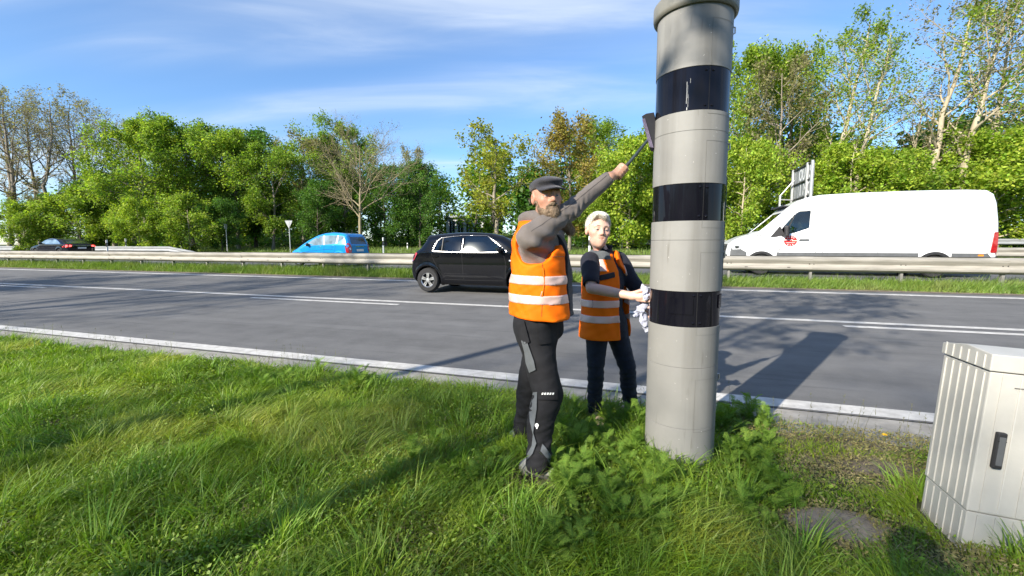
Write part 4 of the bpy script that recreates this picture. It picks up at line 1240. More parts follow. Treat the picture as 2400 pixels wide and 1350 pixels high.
for sg in (1, -1):
    sd.end([(sg * .90, .80), (sg * .88, .95), (sg * .60, .94), (sg * .62, .84)][::sg], 'tail_light', M_REDL, -1, off=.010, thick=.012)
sd.side([(.06, .80), (.06, .95), (.22, .93), (.18, .82)], 'tail_light_side', M_REDL, off=.018, thick=.04)
sd.end([(-.58, .885), (.58, .885), (.58, .905), (-.58, .905)], 'chrome_strip', M_CHROME, -1, off=.010, rnd=0)
sd.end([(-.26, .68), (.26, .68), (.26, .79), (-.26, .79)], 'number_plate', M_PLATE, -1, off=.010, rnd=.01)
for ln in ([(1.86, 1.03), (1.88, .7), (1.9, .35)],): sd.line(ln, .009, 'panel_gap', M_GAP)
sd.mirror(2.88, 1.08, P_DARK)
sd.add_wheels(.21, 5)
# ================================================================== speed camera column
CX0, CY0, CR = 1.085, 2.754, 0.210
cd = np.array([CX0, CY0]) / math.hypot(CX0, CY0)         # away from the camera
cr_ = np.array([cd[1], -cd[0]])                          # to the right
COL_ROT = math.atan2(cr_[1], cr_[0])                     # local x = right, local y = away
def col_mat():
    m = mat('column_grey_paint', (.215, .212, .200), .62, col2=(.262, .258, .243), vs=1.6, spec=.3, rvar=.06, bump=.03, bs=80)
    N, L = m.node_tree.nodes, m.node_tree.links
    t = N.new('ShaderNodeTexCoord'); b = N['Principled BSDF']; src = b.inputs['Base Color'].links[0].from_socket
    def layer(src, scale, st, lo, hi, col, fac):
        mp = N.new('ShaderNodeMapping'); mp.inputs['Scale'].default_value = st; L.new(t.outputs['Object'], mp.inputs[0])
        n = N.new('ShaderNodeTexNoise'); n.inputs['Scale'].default_value = scale; n.inputs['Detail'].default_value = 5; L.new(mp.outputs[0], n.inputs['Vector'])
        r = N.new('ShaderNodeMapRange'); r.inputs['From Min'].default_value = lo; r.inputs['From Max'].default_value = hi
        r.inputs['To Max'].default_value = fac
        L.new(n.outputs[0], r.inputs['Value'])
        x = N.new('ShaderNodeMix'); x.data_type = 'RGBA'; L.new(r.outputs[0], x.inputs['Factor']); L.new(src, x.inputs[6]); x.inputs[7].default_value = (*col, 1)
        return x.outputs[2]
    src = layer(src, 7, (1, 1, .05), .50, .66, (.11, .102, .085), .42)      # rain streaks of dirt
    src = layer(src, 26, (1, 1, .12), .64, .72, (.11, .10, .08), .45)
    src = layer(src, 60, (1, 1, 1), .72, .76, (.62, .61, .58), .8)          # chips
    L.new(src, b.inputs['Base Color'])
    return m
M_COL = col_mat()
M_COLRIM = mat('column_rim', (.17, .165, .14), .5, col2=(.24, .23, .195), vs=4)
M_BAND = mat('black_window_band', (.004, .004, .007), .06, spec=.22, col2=(.009, .009, .013), vs=5, stretch=(1, 1, .2), rvar=.04)
M_SEAM = mat('column_seam', (.165, .16, .145), .8)
M_STEEL = mat('latch_steel', (.45, .44, .42), .35, .9)
column = empty('speed_camera_column', (CX0, CY0, 0), COL_ROT, 'tall grey cylindrical speed camera column with three glossy black bands', 'speed camera')
def csec(name, z0, z1, r, m, bev=.004, parent=None):
    return MB().lathe([(0, z0), (r - bev, z0), (r, z0 + bev), (r, z1 - bev), (r - bev, z1), (0, z1)], 72, 'z').build(name, m, parent or column, smooth=True)
bands = [(.914, 1.124), (1.537, 1.749), (2.152, 2.388)]
cuts = [-.15, .292, .668, .914, 1.124, 1.425, 1.537, 1.749, 2.042, 2.152, 2.388, 2.728]
for a, b in zip(cuts[:-1], cuts[1:]):
    isb = any(abs(a - q[0]) < .002 for q in bands)
    csec('window_band' if isb else 'column_section', a + (.0 if isb else .0006), b - (.0 if isb else .0006), CR - (.003 if isb else 0), M_BAND if isb else M_COL, .0012)
MB().lathe([(CR - .01, 2.722), (CR + .012, 2.718), (CR + .022, 2.726), (CR + .025, 2.74), (CR + .025, 2.80), (CR + .015, 2.812), (0, 2.83)], 72, 'z').build('top_rim', M_COLRIM, column, smooth=True)
def cpt(a, z, r): return (r * math.sin(math.radians(a)), -r * math.cos(math.radians(a)), z)
def cstrip(a0, a1, z0, z1, m, name, r=None, parent=None):
    """curved thin plate on the column"""
    r = r or CR + .0012
    n = max(1, int(abs(a1 - a0) / 4)); A = np.linspace(a0, a1, n + 1)
    V, F = [], []
    for rr in (r, r - .004):
        for z in (z0, z1):
            V += [cpt(a, z, rr) for a in A]
    k = n + 1
    for i in range(n):
        F += [(i, i + 1, k + i + 1, k + i)]
    F += [(0, k, 3 * k, 2 * k), (n, 2 * k + n, 3 * k + n, k + n)]
    return MB().add(V, F).build(name, m, parent or column)
doors = [(26, 2.64, 2.39), (24, 2.14, 2.13), (24, 1.985, 1.75), (22, 1.535, 1.495), (22, 1.355, 1.125), (20, .912, .868), (22, .60, .275)]
for a0, zt, zb in doors:
    if zt - zb > .1:
        cstrip(a0, a0 + .5, zb, zt, M_SEAM, 'door_seam'); cstrip(a0, 84, zt - .0022, zt, M_SEAM, 'door_seam')
    else:
        cstrip(a0, 84, zb, zb + .0022, M_SEAM, 'door_seam'); cstrip(a0, a0 + .5, zb, zt, M_SEAM, 'door_seam')
cstrip(22, 84, .275, .2772, M_SEAM, 'door_seam')
RIV = MB().lathe([(0, .006), (.004, .0055), (.0075, .003), (.009, -.002)], 10, 'z').mesh('rivet', M_BAND, smooth=True)
for (z0, z1), a0 in zip(bands, (20, 23, 25)):
    for a in (a0 - 5.5, a0 + 5.5):
        for z in (z0 + .025, z1 - .022):
            o = obj('rivet', RIV, column); o.location = cpt(a, z, CR - .003); o.rotation_euler = (PI / 2, 0, math.radians(a))
    cstrip(a0 + .0, a0 + .8, z0 + .002, z1 - .002, M_GAP, 'band_seam', CR - .0022)
cstrip(-22, 14, .99, 1.085, M_BAND, 'band_plate', CR + .002)
cstrip(66, 92, 1.02, 1.10, M_BAND, 'band_plate', CR + .003)
for z in (2.62, 1.97, 1.335, .585):
    MB().tube([cpt(84, z + .020, CR - .002), cpt(85, z + .018, CR + .008), cpt(85, z - .012, CR + .009), cpt(84, z - .018, CR - .002)], .0045, 8).build('latch', M_STEEL, column, smooth=True)
cstrip(84, 92, 1.14, 1.80, M_COL, 'hinge_strip', CR + .004)
M_SCR = mat('scrape', (.55, .55, .54), .6)
for a, z0, z1, w in ((-8, 2.19, 2.31, .5), (-6.6, 2.22, 2.29, .35), (-5.5, 2.17, 2.24, .3), (-3, 2.30, 2.325, .3), (-7.2, 2.155, 2.17, .9)):
    cstrip(a, a + w, z0, z1, M_SCR, 'scrape_mark', CR - .0018)

# ================================================================== roadside cabinet
def cab_mat():
    m = mat('cabinet_polyester', (.45, .435, .395), .6, col2=(.54, .525, .48), vs=2.5, bump=.04, bs=120)
    return m
M_CAB = cab_mat()
M_RIBLIT = mat('cabinet_rib_sunlit', (.56, .545, .50), .6, var=.05)  # paler than the housing: sun catching the ribs, put into their colour
cab = empty('utility_cabinet', RP(1.375, 2.44, 0), ROAD_ROT, 'pale grey ribbed roadside utility cabinet with a black handle, cut by the right edge', 'cabinet')
cw, cdp = .98, .33
cab.rotation_euler = (0, .05, ROAD_ROT)
MB().box((cw / 2, cdp / 2, .06), (cw - .01, cdp - .01, .26)).build('plinth', M_CAB, cab, bevel=.004)
MB().box((cw / 2, cdp / 2, .195 + .325), (cw, cdp, .65)).build('housing', M_CAB, cab, bevel=.006)
lid = MB().prism([(-.008, 0), (cdp + .008, 0), (cdp + .008, .055), (cdp / 2, .085), (-.008, .075)], -.008, cw + .008, lambda a, b, z: (z, a, .850 + b)).build('lid', M_CAB, cab, bevel=.005)
for i in range(6):
    y = .03 + i * (cdp - .06) / 5
    MB().box((-.002, y, .52), (.007, .0045, .63)).build('rib', M_RIBLIT, cab)
    MB().box((.0035, y, .09), (.006, .0045, .18)).build('rib', M_RIBLIT, cab)
    MB().box((-.010, y, .885), (.006, .0045, .06)).build('rib', M_RIBLIT, cab)
for i in range(15):
    x = .045 + i * .0635
    MB().box((x, -.001, .52), (.0045, .005, .63)).build('rib', M_RIBLIT if i % 2 else M_CAB, cab)
    MB().box((x, .0035, .09), (.0045, .005, .18)).build('rib', M_CAB, cab)
for i in range(5):
    MB().box((.105 + i * .06, -.003, .785), (.032, .004, .003)).build('vent_slot', M_SEAM, cab)
hd = MB().box((.068, -.010, .50), (.034, .022, .165)).build('handle', M_TRIM, cab, bevel=.006)
MB().box((.068, -.022, .545), (.030, .004, .003)).build('handle_gap', M_GAP, hd)
MB().box((.068, -.023, .50), (.022, .006, .13)).build('handle_grip', M_GREYPL, hd, bevel=.002)

# ================================================================== signs, marker posts, building
M_SIGNB = mat('sign_back_grey', (.36, .37, .375), .5, .3, var=.08, vs=3)
M_POLE = mat('galvanised_pole', (.50, .51, .51), .5, .5, var=.1, vs=6)
def sign_back(px, Y, top, w, label):
    X = atY(px, 573, Y)[0]; zb = float(gz(st_of((X, Y))[1])); zt = atY(px, top, Y)[2] - zb
    e = empty('traffic_sign', (X, Y, zb), 0, label, 'traffic sign')
    MB().tube([(0, 0, -.1), (0, 0, zt - .04)], .035, 8).build('pole', M_POLE, e, smooth=True)
    return e, zt
e, zt = sign_back(680, 37, 517, .5, 'back of a triangular give-way sign on a pole left of the blue car')
MB().prism([(-.31, zt), (.31, zt), (.25, zt - .16), (.03, zt - .62), (-.03, zt - .62), (-.25, zt - .16)], -.06, -.035, lambda a, b, z: (a, z - .01, b)).build('sign_plate', M_SIGNB, e)
MB().box((0, -.085, zt - .28), (.035, .02, .52)).build('bracket', M_POLE, e)
e, zt = sign_back(532, 38, 525, .4, 'thin pole with an edge-on sign in front of the big green trees')
MB().box((-.02, 0, zt - .2), (.05, .55, .40), Matrix.Rotation(.25, 3, 'Z')).build('sign_plate', M_SIGNB, e)
M_PW = mat('marker_white', (.75, .75, .73), .5, var=.06)
M_PB = mat('marker_black', (.03, .03, .03), .5)
def marker(px, Y, top, label):
    X = atY(px, 573, Y)[0]; zb = float(gz(st_of((X, Y))[1])); h = atY(px, top, Y)[2] - zb
    e = empty('marker_post', (X, Y, zb), ROAD_ROT + PI / 2, label, 'marker post', 'white roadside marker posts')
    pr = [(-.06, -.045), (.06, -.045), (.02, .06), (-.02, .06)]
    k = h
    MB().prism(pr, -.05, k * .62, lambda a, b, z: (a, b, z)).build('post', M_PW, e)
    MB().prism([(a * 1.02, b * 1.02) for a, b in pr], k * .62, k * .82, lambda a, b, z: (a, b, z + a * .6)).build('black_band', M_PB, e)
    MB().prism(pr, k * .82, k, lambda a, b, z: (a, b, z - (.04 if z > k * .9 and b > 0 else 0))).build('post_top', M_PW, e)
    MB().box((0, -.05, k * .72), (.045, .012, .14)).build('reflector', M_LAMP, e)
marker(898, 30, 556, 'white marker post with black band between blue car and black hatchback')
marker(955, 42, 569, 'small far marker post just behind the tail of the black hatchback')
marker(250, 34, 562, 'marker post just right of the dark sedan')
marker(295, 36, 559, 'marker post second to the right of the dark sedan')
marker(425, 41, 565, 'far marker post below the big green trees')
marker(1382, 24.5, 552, 'white marker post right beside the head of the woman')
marker(1456, 37, 552, 'far marker post between the woman and the column')
# big direction sign, seen from behind, with scrawled paint
bs_w = 3.3
bsE = empty('direction_sign', RP(*st_of((15.1, 22.45)), 0), ROAD_ROT, 'back of a large framed direction sign with white graffiti above the van', 'traffic sign')
M_PANEL = mat('sign_panel_back', (.27, .285, .295), .55, .3, var=.1, vs=2)
zb0 = .45
for i, (z0, z1) in enumerate(((4.75, 5.55), (3.93, 4.73), (3.11, 3.91), (2.29, 3.09))):
    MB().box((0, bs_w * .36, (z0 + z1) / 2), (.03, bs_w * .70, z1 - z0)).build('panel', M_PANEL, bsE)
    MB().box((0, bs_w * .865, (z0 + z1) / 2), (.03, bs_w * .25, z1 - z0)).build('panel', M_PANEL, bsE)
    MB().box((-.05, bs_w / 2, z1), (.07, bs_w, .06)).build('cross_rail', M_PB, bsE)
for y in (0.0, bs_w * .22, bs_w * .99):
    MB().box((-.09, y + .03, 2.9), (.10, .12, 5.4)).build('upright', M_POLE, bsE)
for y in (bs_w * .9, ):
    MB().box((-.75, y, 2.1), (.09, .09, 4.2)).build('prop', M_POLE, bsE)
    for a, b in (((-.1, y, 5.0), (-.75, y, 4.15)), ((-.1, y, 3.9), (-.75, y, 3.95)), ((-.1, y, 3.6), (-.75, y, 2.4))):
        MB().tube([a, b], .03, 6).build('brace', M_POLE, bsE)
M_GRAF = mat('graffiti_white', (.74, .75, .76), .6, var=.06)
glyph = {
 'O': [[(.5 + .42 * math.cos(q), .5 + .46 * math.sin(q)) for q in np.linspace(0, 6.28, 14)]],
 'U': [[(.08, 1), (.08, .3), (.3, .03), (.6, .05), (.85, .3), (.88, 1)]], 'T': [[(.0, .97), (1, 1.0)], [(.5, 1), (.45, 0)]],
 'S': [[(.9, .88), (.6, 1), (.2, .88), (.2, .62), (.75, .42), (.8, .15), (.45, 0), (.08, .12)]], 'I': [[(.5, 1), (.48, 0)]],
 'N': [[(.1, 0), (.12, 1), (.82, .05), (.86, 1)]], 'A': [[(0, 0), (.5, 1), (.95, 0)], [(.2, .4), (.75, .4)]],
 'G': [[(.9, .85), (.5, 1), (.1, .7), (.12, .25), (.5, 0), (.88, .2), (.86, .5), (.5, .5)]]}
for row, (word, z0) in enumerate((('OUTS', 4.80), ('INO', 3.98), ('AINGS', 3.16))):
    g = None
    for i, ch in enumerate(word):
        for stq in glyph[ch]:
            w_ = bs_w * .66 / len(word)
            pts = [(-.024, bs_w * .70 - (i + x * .86) * w_, z0 + .06 + y * .62) for x, y in stq]
            mb = MB()
            P = np.array([(p[1], p[2]) for p in pts]); t_ = np.gradient(P, axis=0); n_ = np.stack([-t_[:, 1], t_[:, 0]], 1); n_ /= np.linalg.norm(n_, axis=1, keepdims=True) + 1e-9
            a_, b_ = P + n_ * .06, P - n_ * .06
            V = [(-.022, *q) for q in a_] + [(-.022, *q) for q in b_] + [(-.018, *q) for q in a_] + [(-.018, *q) for q in b_]
            n = len(P)
            mb.add(V, [(j, j + 1, n + j + 1, n + j) for j in range(n - 1)] + [(3 * n + j, 3 * n + j + 1, 2 * n + j + 1, 2 * n + j) for j in range(n - 1)])
            mb.build('graffiti_stroke', M_GRAF, bsE)
# grey building glimpsed through the gap
B0 = atY(1108, 573, 62)
bld = empty('building', (B0[0], B0[1], float(gz(60))), ROAD_ROT * .3, 'small grey modern building glimpsed between the trees left of the man', 'building')
M_WALLB = mat('pale_render', (.52, .53, .54), .8, var=.06)
MB().box((0, 2, 1.6), (7.5, 4, 4.6)).build('wall', M_WALLB, bld)
MB().box((0, 1.9, 4.0), (7.9, 4.6, .25)).build('roof', M_PANEL, bld)
for x in (-2.9, -1.7, -.5, .7, 1.9, 3.0):
    w_ = MB().box((x, -.03, 2.2), (.75, .08, 2.6)).build('window', M_BGLASS, bld)
    MB().box((x, -.08, 2.2), (.05, .04, 2.6)).build('frame', M_PW, w_)
# ================================================================== people
def frame2(fwd):
    f = np.array([fwd[0], fwd[1], 0.]); f /= np.linalg.norm(f)
    return np.stack([f, np.array([-f[1], f[0], 0]), np.array([0, 0, 1.])])      # rows: forward, left, up
class Head:
    """head frame: x forward, y left, z up, origin between the ears at eye level"""
    def __init__(s, c, fwd, tilt=0., nod=0., sc=1.0, male=True):
        R = Matrix.Rotation(math.atan2(fwd[1], fwd[0]), 3, 'Z') @ Matrix.Rotation(nod, 3, 'Y') @ Matrix.Rotation(tilt, 3, 'X')
        s.R = np.array(R, np.float32); s.c = np.array(c, np.float32); s.sc = sc; s.male = male
    def loc(s, P): return ((P - s.c) @ s.R) / s.sc
    def wld(s, q): return s.c + s.R @ (np.array(q, np.float32) * s.sc)
    def sdf(s, P):
        q = s.loc(P); m = s.male
        qa = q.copy(); qa[:, 1] = np.abs(qa[:, 1])
        d = sd_ell(q, (-.014, 0, .036), (.099, .077, .086))
        d = smin(d, sd_ell(q, (.026, 0, -.030), (.066, .061 if m else .057, .086)), .045)
        d = smin(d, sd_ell(q, (.032, 0, -.080), (.050 if m else .046, .050 if m else .043, .034)), .04)
        d = smin(d, sd_ell(q, (.070, 0, -.098), (.020, .022 if m else .016, .017)), .03)
        d = smin(d, sd_cap(qa, (.084, .008, .024), (.074, .045, .024), .011 if m else .008, .009), .022)
        d = smin(d, sd_ell(qa, (.060, .044, -.022), (.022, .018, .018)), .03)
        d = smax(d, -sd_ell(qa, (.096, .032, .002), (.015, .020, .011)), .016)
        lid = sd_ell(qa, (.0775, .032, .002), (.0150, .0165, .0140))
        d = smin(d, np.maximum(lid, (.0030 if m else .0031) - qa[:, 2]), .004)
        d = smin(d, np.maximum(lid, qa[:, 2] + (.0032 if m else .0036)), .004)
        d = smin(d, sd_cap(q, (.088, 0, .014), (.113 if m else .107, 0, -.024), .0075, .0125 if m else .0105), .014)
        d = smin(d, sd_ell(qa, (.097, .0125, -.029), (.011, .0075, .007)), .010)
        d = smin(d, sd_ell(q, (.072, 0, -.058), (.017, .034, .026)), .03)
        d = smin(d, sd_cap(qa, (.0930, .0, -.0545), (.083, .027, -.0562), .0042, .0028), .008)
        d = smin(d, sd_cap(qa, (.0920, .0, -.0642), (.083, .024, -.0590), .0050, .0028), .008)
        d = smax(d, -sd_cap(qa, (.100, .0, -.0594), (.086, .030, -.0572), .0021, .0014), .004)
        ear = np.maximum(sd_ell(qa, (-.010, .080, -.006), (.022, .011, .033)), -sd_ell(qa, (-.006, .092, -.002), (.012, .010, .020)))
        d = smin(d, ear, .008)
        return d
    def colour(s, V, base=(1, 1, 1)):
        q = s.loc(V); c = np.ones((len(V), 3), np.float32)
        qa = q.copy(); qa[:, 1] = np.abs(qa[:, 1])
        lips = np.minimum(sd_cap(qa, (.0935, 0, -.054), (.084, .026, -.0585), .0052, .003), sd_cap(qa, (.0925, 0, -.065), (.084, .023, -.0605), .0062, .003))
        w = np.clip(1 - lips / .004, 0, 1)[:, None]
        c = c * (1 - w) + w * np.array([.80, .53, .53] if not s.male else [.82, .60, .58])
        w = np.exp(-(sd_ell(qa, (.062, .046, -.026), (.01, .01, .01)) / .022) ** 2)[:, None] * .55
        c = c * (1 - w) + w * np.array([1.08, .80, .76])
        w = np.exp(-(_n(q - np.array([.112, 0, -.022], np.float32)) / .016) ** 2)[:, None] * .6
        c = c * (1 - w) + w * np.array([1.08, .76, .72])
        w = np.exp(-(_n(qa - np.array([-.010, .082, -.006], np.float32)) / .03) ** 2)[:, None] * .6
        c = c * (1 - w) + w * np.array([1.10, .74, .68])
        return c.astype(np.float32)
    def eyes(s, parent, iris=(.05, .07, .09), open_=1.0):
        mw = mat('eye_white', (.50, .46, .44), .2, coat=1, var=.04); mi = mat('iris', iris, .15, coat=1, var=.2, vs=200)
        for sg in (1, -1):
            mb = MB(); k = 16
            V, F = [], []
            prof = [(math.sin(a) * .0128, math.cos(a) * .0128) for a in np.linspace(0.001, 2.2, 12)]
            c = s.wld((.0775, sg * .032, .001))
            for r, h in prof:
                for j in range(k):
                    q = 2 * PI * j / k
                    p = s.R @ (np.array([h, r * math.cos(q), r * math.sin(q)]) * s.sc)
                    V.append(tuple(c + p))
            for i in range(len(prof) - 1):
                for j in range(k): F.append((i * k + j, i * k + (j + 1) % k, (i + 1) * k + (j + 1) % k, (i + 1) * k + j))
            me = mb.add(V, F).mesh('eye', mw, smooth=True); me.materials.append(mi)
            for p in me.polygons:
                x = s.loc(np.array([p.center], np.float32))[0][0]
                if x > .0775 + .0128 * .86: p.material_index = 1
            obj('eye', me, parent)
    def brows(s, parent, m, thick=.0045, lift=0.):
        for sg in (1, -1):
            f = lambda P: (lambda q: np.minimum(sd_cap(q, (.0935, sg * .015, .0255 + lift), (.088, sg * .034, .0280 + lift), thick, thick), sd_cap(q, (.088, sg * .034, .0280 + lift), (.074, sg * .050, .0205 + lift), thick, thick * .5)))(s.loc(P))
            c = s.wld((.085, sg * .034, .025))
            sdf_obj('eyebrow', f, c - .045, c + .045, .0025, m, parent)
def chain(P, pts, r):
    d = None
    for i in range(len(pts) - 1):
        q = sd_cap(P, pts[i], pts[i + 1], r[i], r[i + 1]); d = q if d is None else np.minimum(d, q)
    return d
def hand_grip(c, axis, toward, palm_out, r_h, flip=1):
    """fist round a rod through c along axis; toward = from wrist to knuckles; palm_out = side of the knuckles"""
    a = np.array(axis, float); a /= np.linalg.norm(a)
    k = np.array(palm_out, float); k -= a * (k @ a); k /= np.linalg.norm(k)
    b = np.cross(a, k)
    segs = []
    for i, u in enumerate((-.030, -.010, .010, .029)):
        rr = r_h + .009
        ln = (1.0, 1.08, 1.05, .9)[i]
        pts = []
        for th in np.linspace(30, -190 * ln, 5):
            q = math.radians(th)
            pts.append(np.array(c) + a * (u + .004 * math.sin(q)) + (k * math.cos(q) + b * flip * math.sin(q)) * (rr + (.006 if th > -30 else 0)))
        segs.append((pts, [.0098, .0094, .0090, .0085, .0075]))
    base = np.array(c) - k * 0 + b * flip * (r_h + .02)
    return a, k, b, segs, base
def blades(P, hgt, wid, lean, segs=3, rng=None, curl=.5, face=None):
    """thin tapering strips (grass, hair): P (n,3) roots, lean (n,2or3) offset of the tip"""
    n = len(P); rng = rng or RNG
    az = rng.uniform(0, 2 * PI, n) if face is None else face
    side = np.stack([np.cos(az), np.sin(az), np.zeros(n)], 1)
    L = np.zeros((n, 3)); L[:, :lean.shape[1]] = lean
    up = np.array([0, 0, 1.])
    lv = np.linspace(0, 1, segs + 1)
    V = np.empty((n, 2 * segs + 1, 3))
    for i, u in enumerate(lv[:-1]):
        c = P + up * (hgt * (u - curl * .25 * u * u))[:, None] + L * (u ** 1.9)
        w = (wid * (1 - u ** 1.6) * .5 * (.75 + .6 * min(u * 3, 1) * (1 - u)))[:, None]
        V[:, 2 * i] = c - side * w; V[:, 2 * i + 1] = c + side * w
    V[:, -1] = P + up * (hgt * (1 - curl * .25))[:, None] + L
    m = 2 * segs + 1
    base = np.arange(n)[:, None] * m
    Q = [base + np.array([[2 * i, 2 * i + 1, 2 * i + 3, 2 * i + 2]]) for i in range(segs - 1)]
    Q = np.concatenate(Q) if Q else np.zeros((0, 4), int)
    T3 = base + np.array([[2 * segs - 2, 2 * segs - 1, 2 * segs]])
    return V.reshape(-1, 3), Q, T3
M_SKIN = mat('skin', (.50, .275, .185), .48, col2=(.56, .315, .215), vs=25, bump=.12, bs=260, sss=.15, attr='Col')
M_SKINW = mat('skin_fair', (.64, .40, .31), .5, col2=(.70, .45, .35), vs=25, bump=.08, bs=260, sss=.15, attr='Col')
def fabric(name, c, var=.10, bump=.35, bs=420, rough=.85, sheen=.2, vs=12, stretch=None):
    return mat(name, c, rough, var=var, vs=vs, bump=bump, bs=bs, sheen=sheen, stretch=stretch)
M_VEST = mat('orange_high_vis', (1.0, .150, .001), .7, col2=(1.0, .195, .001), vs=3, bump=.22, bs=420, spec=.2)
M_HOOD = fabric('grey_brown_sweat', (.150, .128, .115))
M_TROUS = mat('black_work_trousers', (.012, .012, .014), .85, col2=(.020, .020, .023), vs=9, bump=.3, bs=420, spec=.25)
M_PANELG = fabric('grey_trouser_panel', (.10, .11, .12), var=.15, sheen=.05)
M_NAVY = fabric('navy_cloth', (.008, .009, .020), var=.2, sheen=.05)
M_JEANS = fabric('dark_jeans', (.008, .011, .024), var=.3, vs=30, sheen=.05)
M_LINING = fabric('dark_lining', (.020, .018, .020), var=.2)
M_CAP = fabric('charcoal_cap', (.040, .038, .046), var=.2)
M_SHOE = mat('grey_work_shoe', (.20, .20, .18), .7, col2=(.30, .295, .26), vs=18, bump=.3, bs=90)
M_SOLE = mat('shoe_sole', (.05, .05, .048), .8)
M_TAN = mat('tan_shoe', (.38, .29, .20), .7, var=.15)
M_CLOTH = fabric('lilac_grey_rag', (.42, .44, .56), var=.1, bump=.3)
M_ZIP = mat('zip_metal', (.5, .48, .45), .4, .8)
def refl_mat():
    m = mat('reflective_tape', (.76, .63, .59), .45, var=.05, metal=.15)
    N, L = m.node_tree.nodes, m.node_tree.links
    t = N.new('ShaderNodeTexCoord'); mp = N.new('ShaderNodeMapping'); mp.inputs['Rotation'].default_value = (.6, .8, .3)
    w = N.new('ShaderNodeTexWave'); w.inputs['Scale'].default_value = 55; L.new(t.outputs['Object'], mp.inputs[0]); L.new(mp.outputs[0], w.inputs['Vector'])
    b = N['Principled BSDF']; src = b.inputs['Base Color'].links[0].from_socket
    x = N.new('ShaderNodeMix'); x.data_type = 'RGBA'; L.new(w.outputs['Fac'], x.inputs['Factor']); L.new(src, x.inputs[6]); x.inputs[7].default_value = (.80, .46, .36, 1)
    L.new(x.outputs[2], b.inputs['Base Color']); return m
M_REFL = refl_mat()
def dense(p, n=40):
    p = np.array(p, float); u = np.linspace(0, len(p) - 1, n)
    return [(np.interp(k, range(len(p)), p[:, 0]), np.interp(k, range(len(p)), p[:, 1])) for k in u]
def set_col(o, cols):
    a = o.data.color_attributes.new('Col', 'FLOAT_COLOR', 'POINT')
    a.data.foreach_set('color', np.concatenate([cols, np.ones((len(cols), 1), np.float32)], 1).ravel().astype(np.float32))
def shoe(name, heel, toe, m, parent, w=.048, ht=.09):
    h = np.array(heel, float); t = np.array(toe, float)
    u = (t - h) / np.linalg.norm(t - h)
    def f(P):
        d = smin(sd_cap(P, h + [0, 0, .040], t + [0, 0, .028], .035, .026), sd_cap(P, h + [0, 0, .05], h + u * .06 + [0, 0, ht + .03], .038, .036), .05)
        d = smin(d, sd_ell(P, t - u * .035 + [0, 0, .030], (.05, .042, .030)), .03)
        return np.maximum(d, .012 - P[:, 2])
    lo = np.minimum(h, t) - .12; hi = np.maximum(h, t) + .12; lo[2] = -.02; hi[2] = .22
    s_ = sdf_obj(name, f, lo, hi, .006, m, parent, 1)
    def g(P):
        d = smin(sd_cap(P, h + [0, 0, .02], t + [0, 0, .02], .040, .034), sd_cap(P, t - u * .08 + [0, 0, .02], t - u * .02 + [0, 0, .02], .045, .040), .02)
        return np.maximum(np.maximum(d, P[:, 2] - .026), .001 - P[:, 2])
    sdf_obj('sole', g, lo, hi, .006, M_SOLE, s_, 1)
    return s_

# ---------------------------------------------------------------- the man in the cap
MO = np.array([.180, 2.72, 0.]); MF = frame2((.90, -.436))
def ml(w):       # world -> man's own axes (forward, left, up)
    return (MF @ (np.asarray(w, float) - MO))
def mw(q): return MO + MF.T @ np.asarray(q, float)
man = empty('person', MO, math.atan2(-.436, .90), 'bearded man in a flat cap and orange vest reaching up with a brush', 'person')
sh_r = ml(atY(1245, 556, 2.53)); el_r = ml(atY(1336, 494, 2.63)); wr_r = ml(atY(1428, 416, 2.735)); hd_r = ml(atY(1454, 396, 2.775))
sh_l = np.array([-.01, .18, 1.455]); el_l = np.array([-.12, .235, 1.20]); wr_l = np.array([-.03, .20, .98]); hd_l = np.array([.01, .165, .93])
hcw = atY(1281, 463, 2.63); hc = ml(hcw)
hfw = MF @ np.array([.27, -.96, 0])
MH = Head(hc, hfw, tilt=.06, nod=-.02, sc=1.01, male=True)
nk = np.array([.015, -.03, 1.50])
ft_r, ft_l = ml([.147, 2.55, 0]), ml([.083, 2.99, 0])
hip_r, hip_l = np.array([-.01, -.095, .92]), np.array([-.01, .095, .92])
kn_r = ml(atY(1283, 915, 2.61)); kn_l = ml(atY(1245, 900, 2.90))
kn_r[2] = .50; kn_l[2] = .50
an_r, an_l = ft_r + [-.0, 0, .09], ft_l + [0, 0, .09]
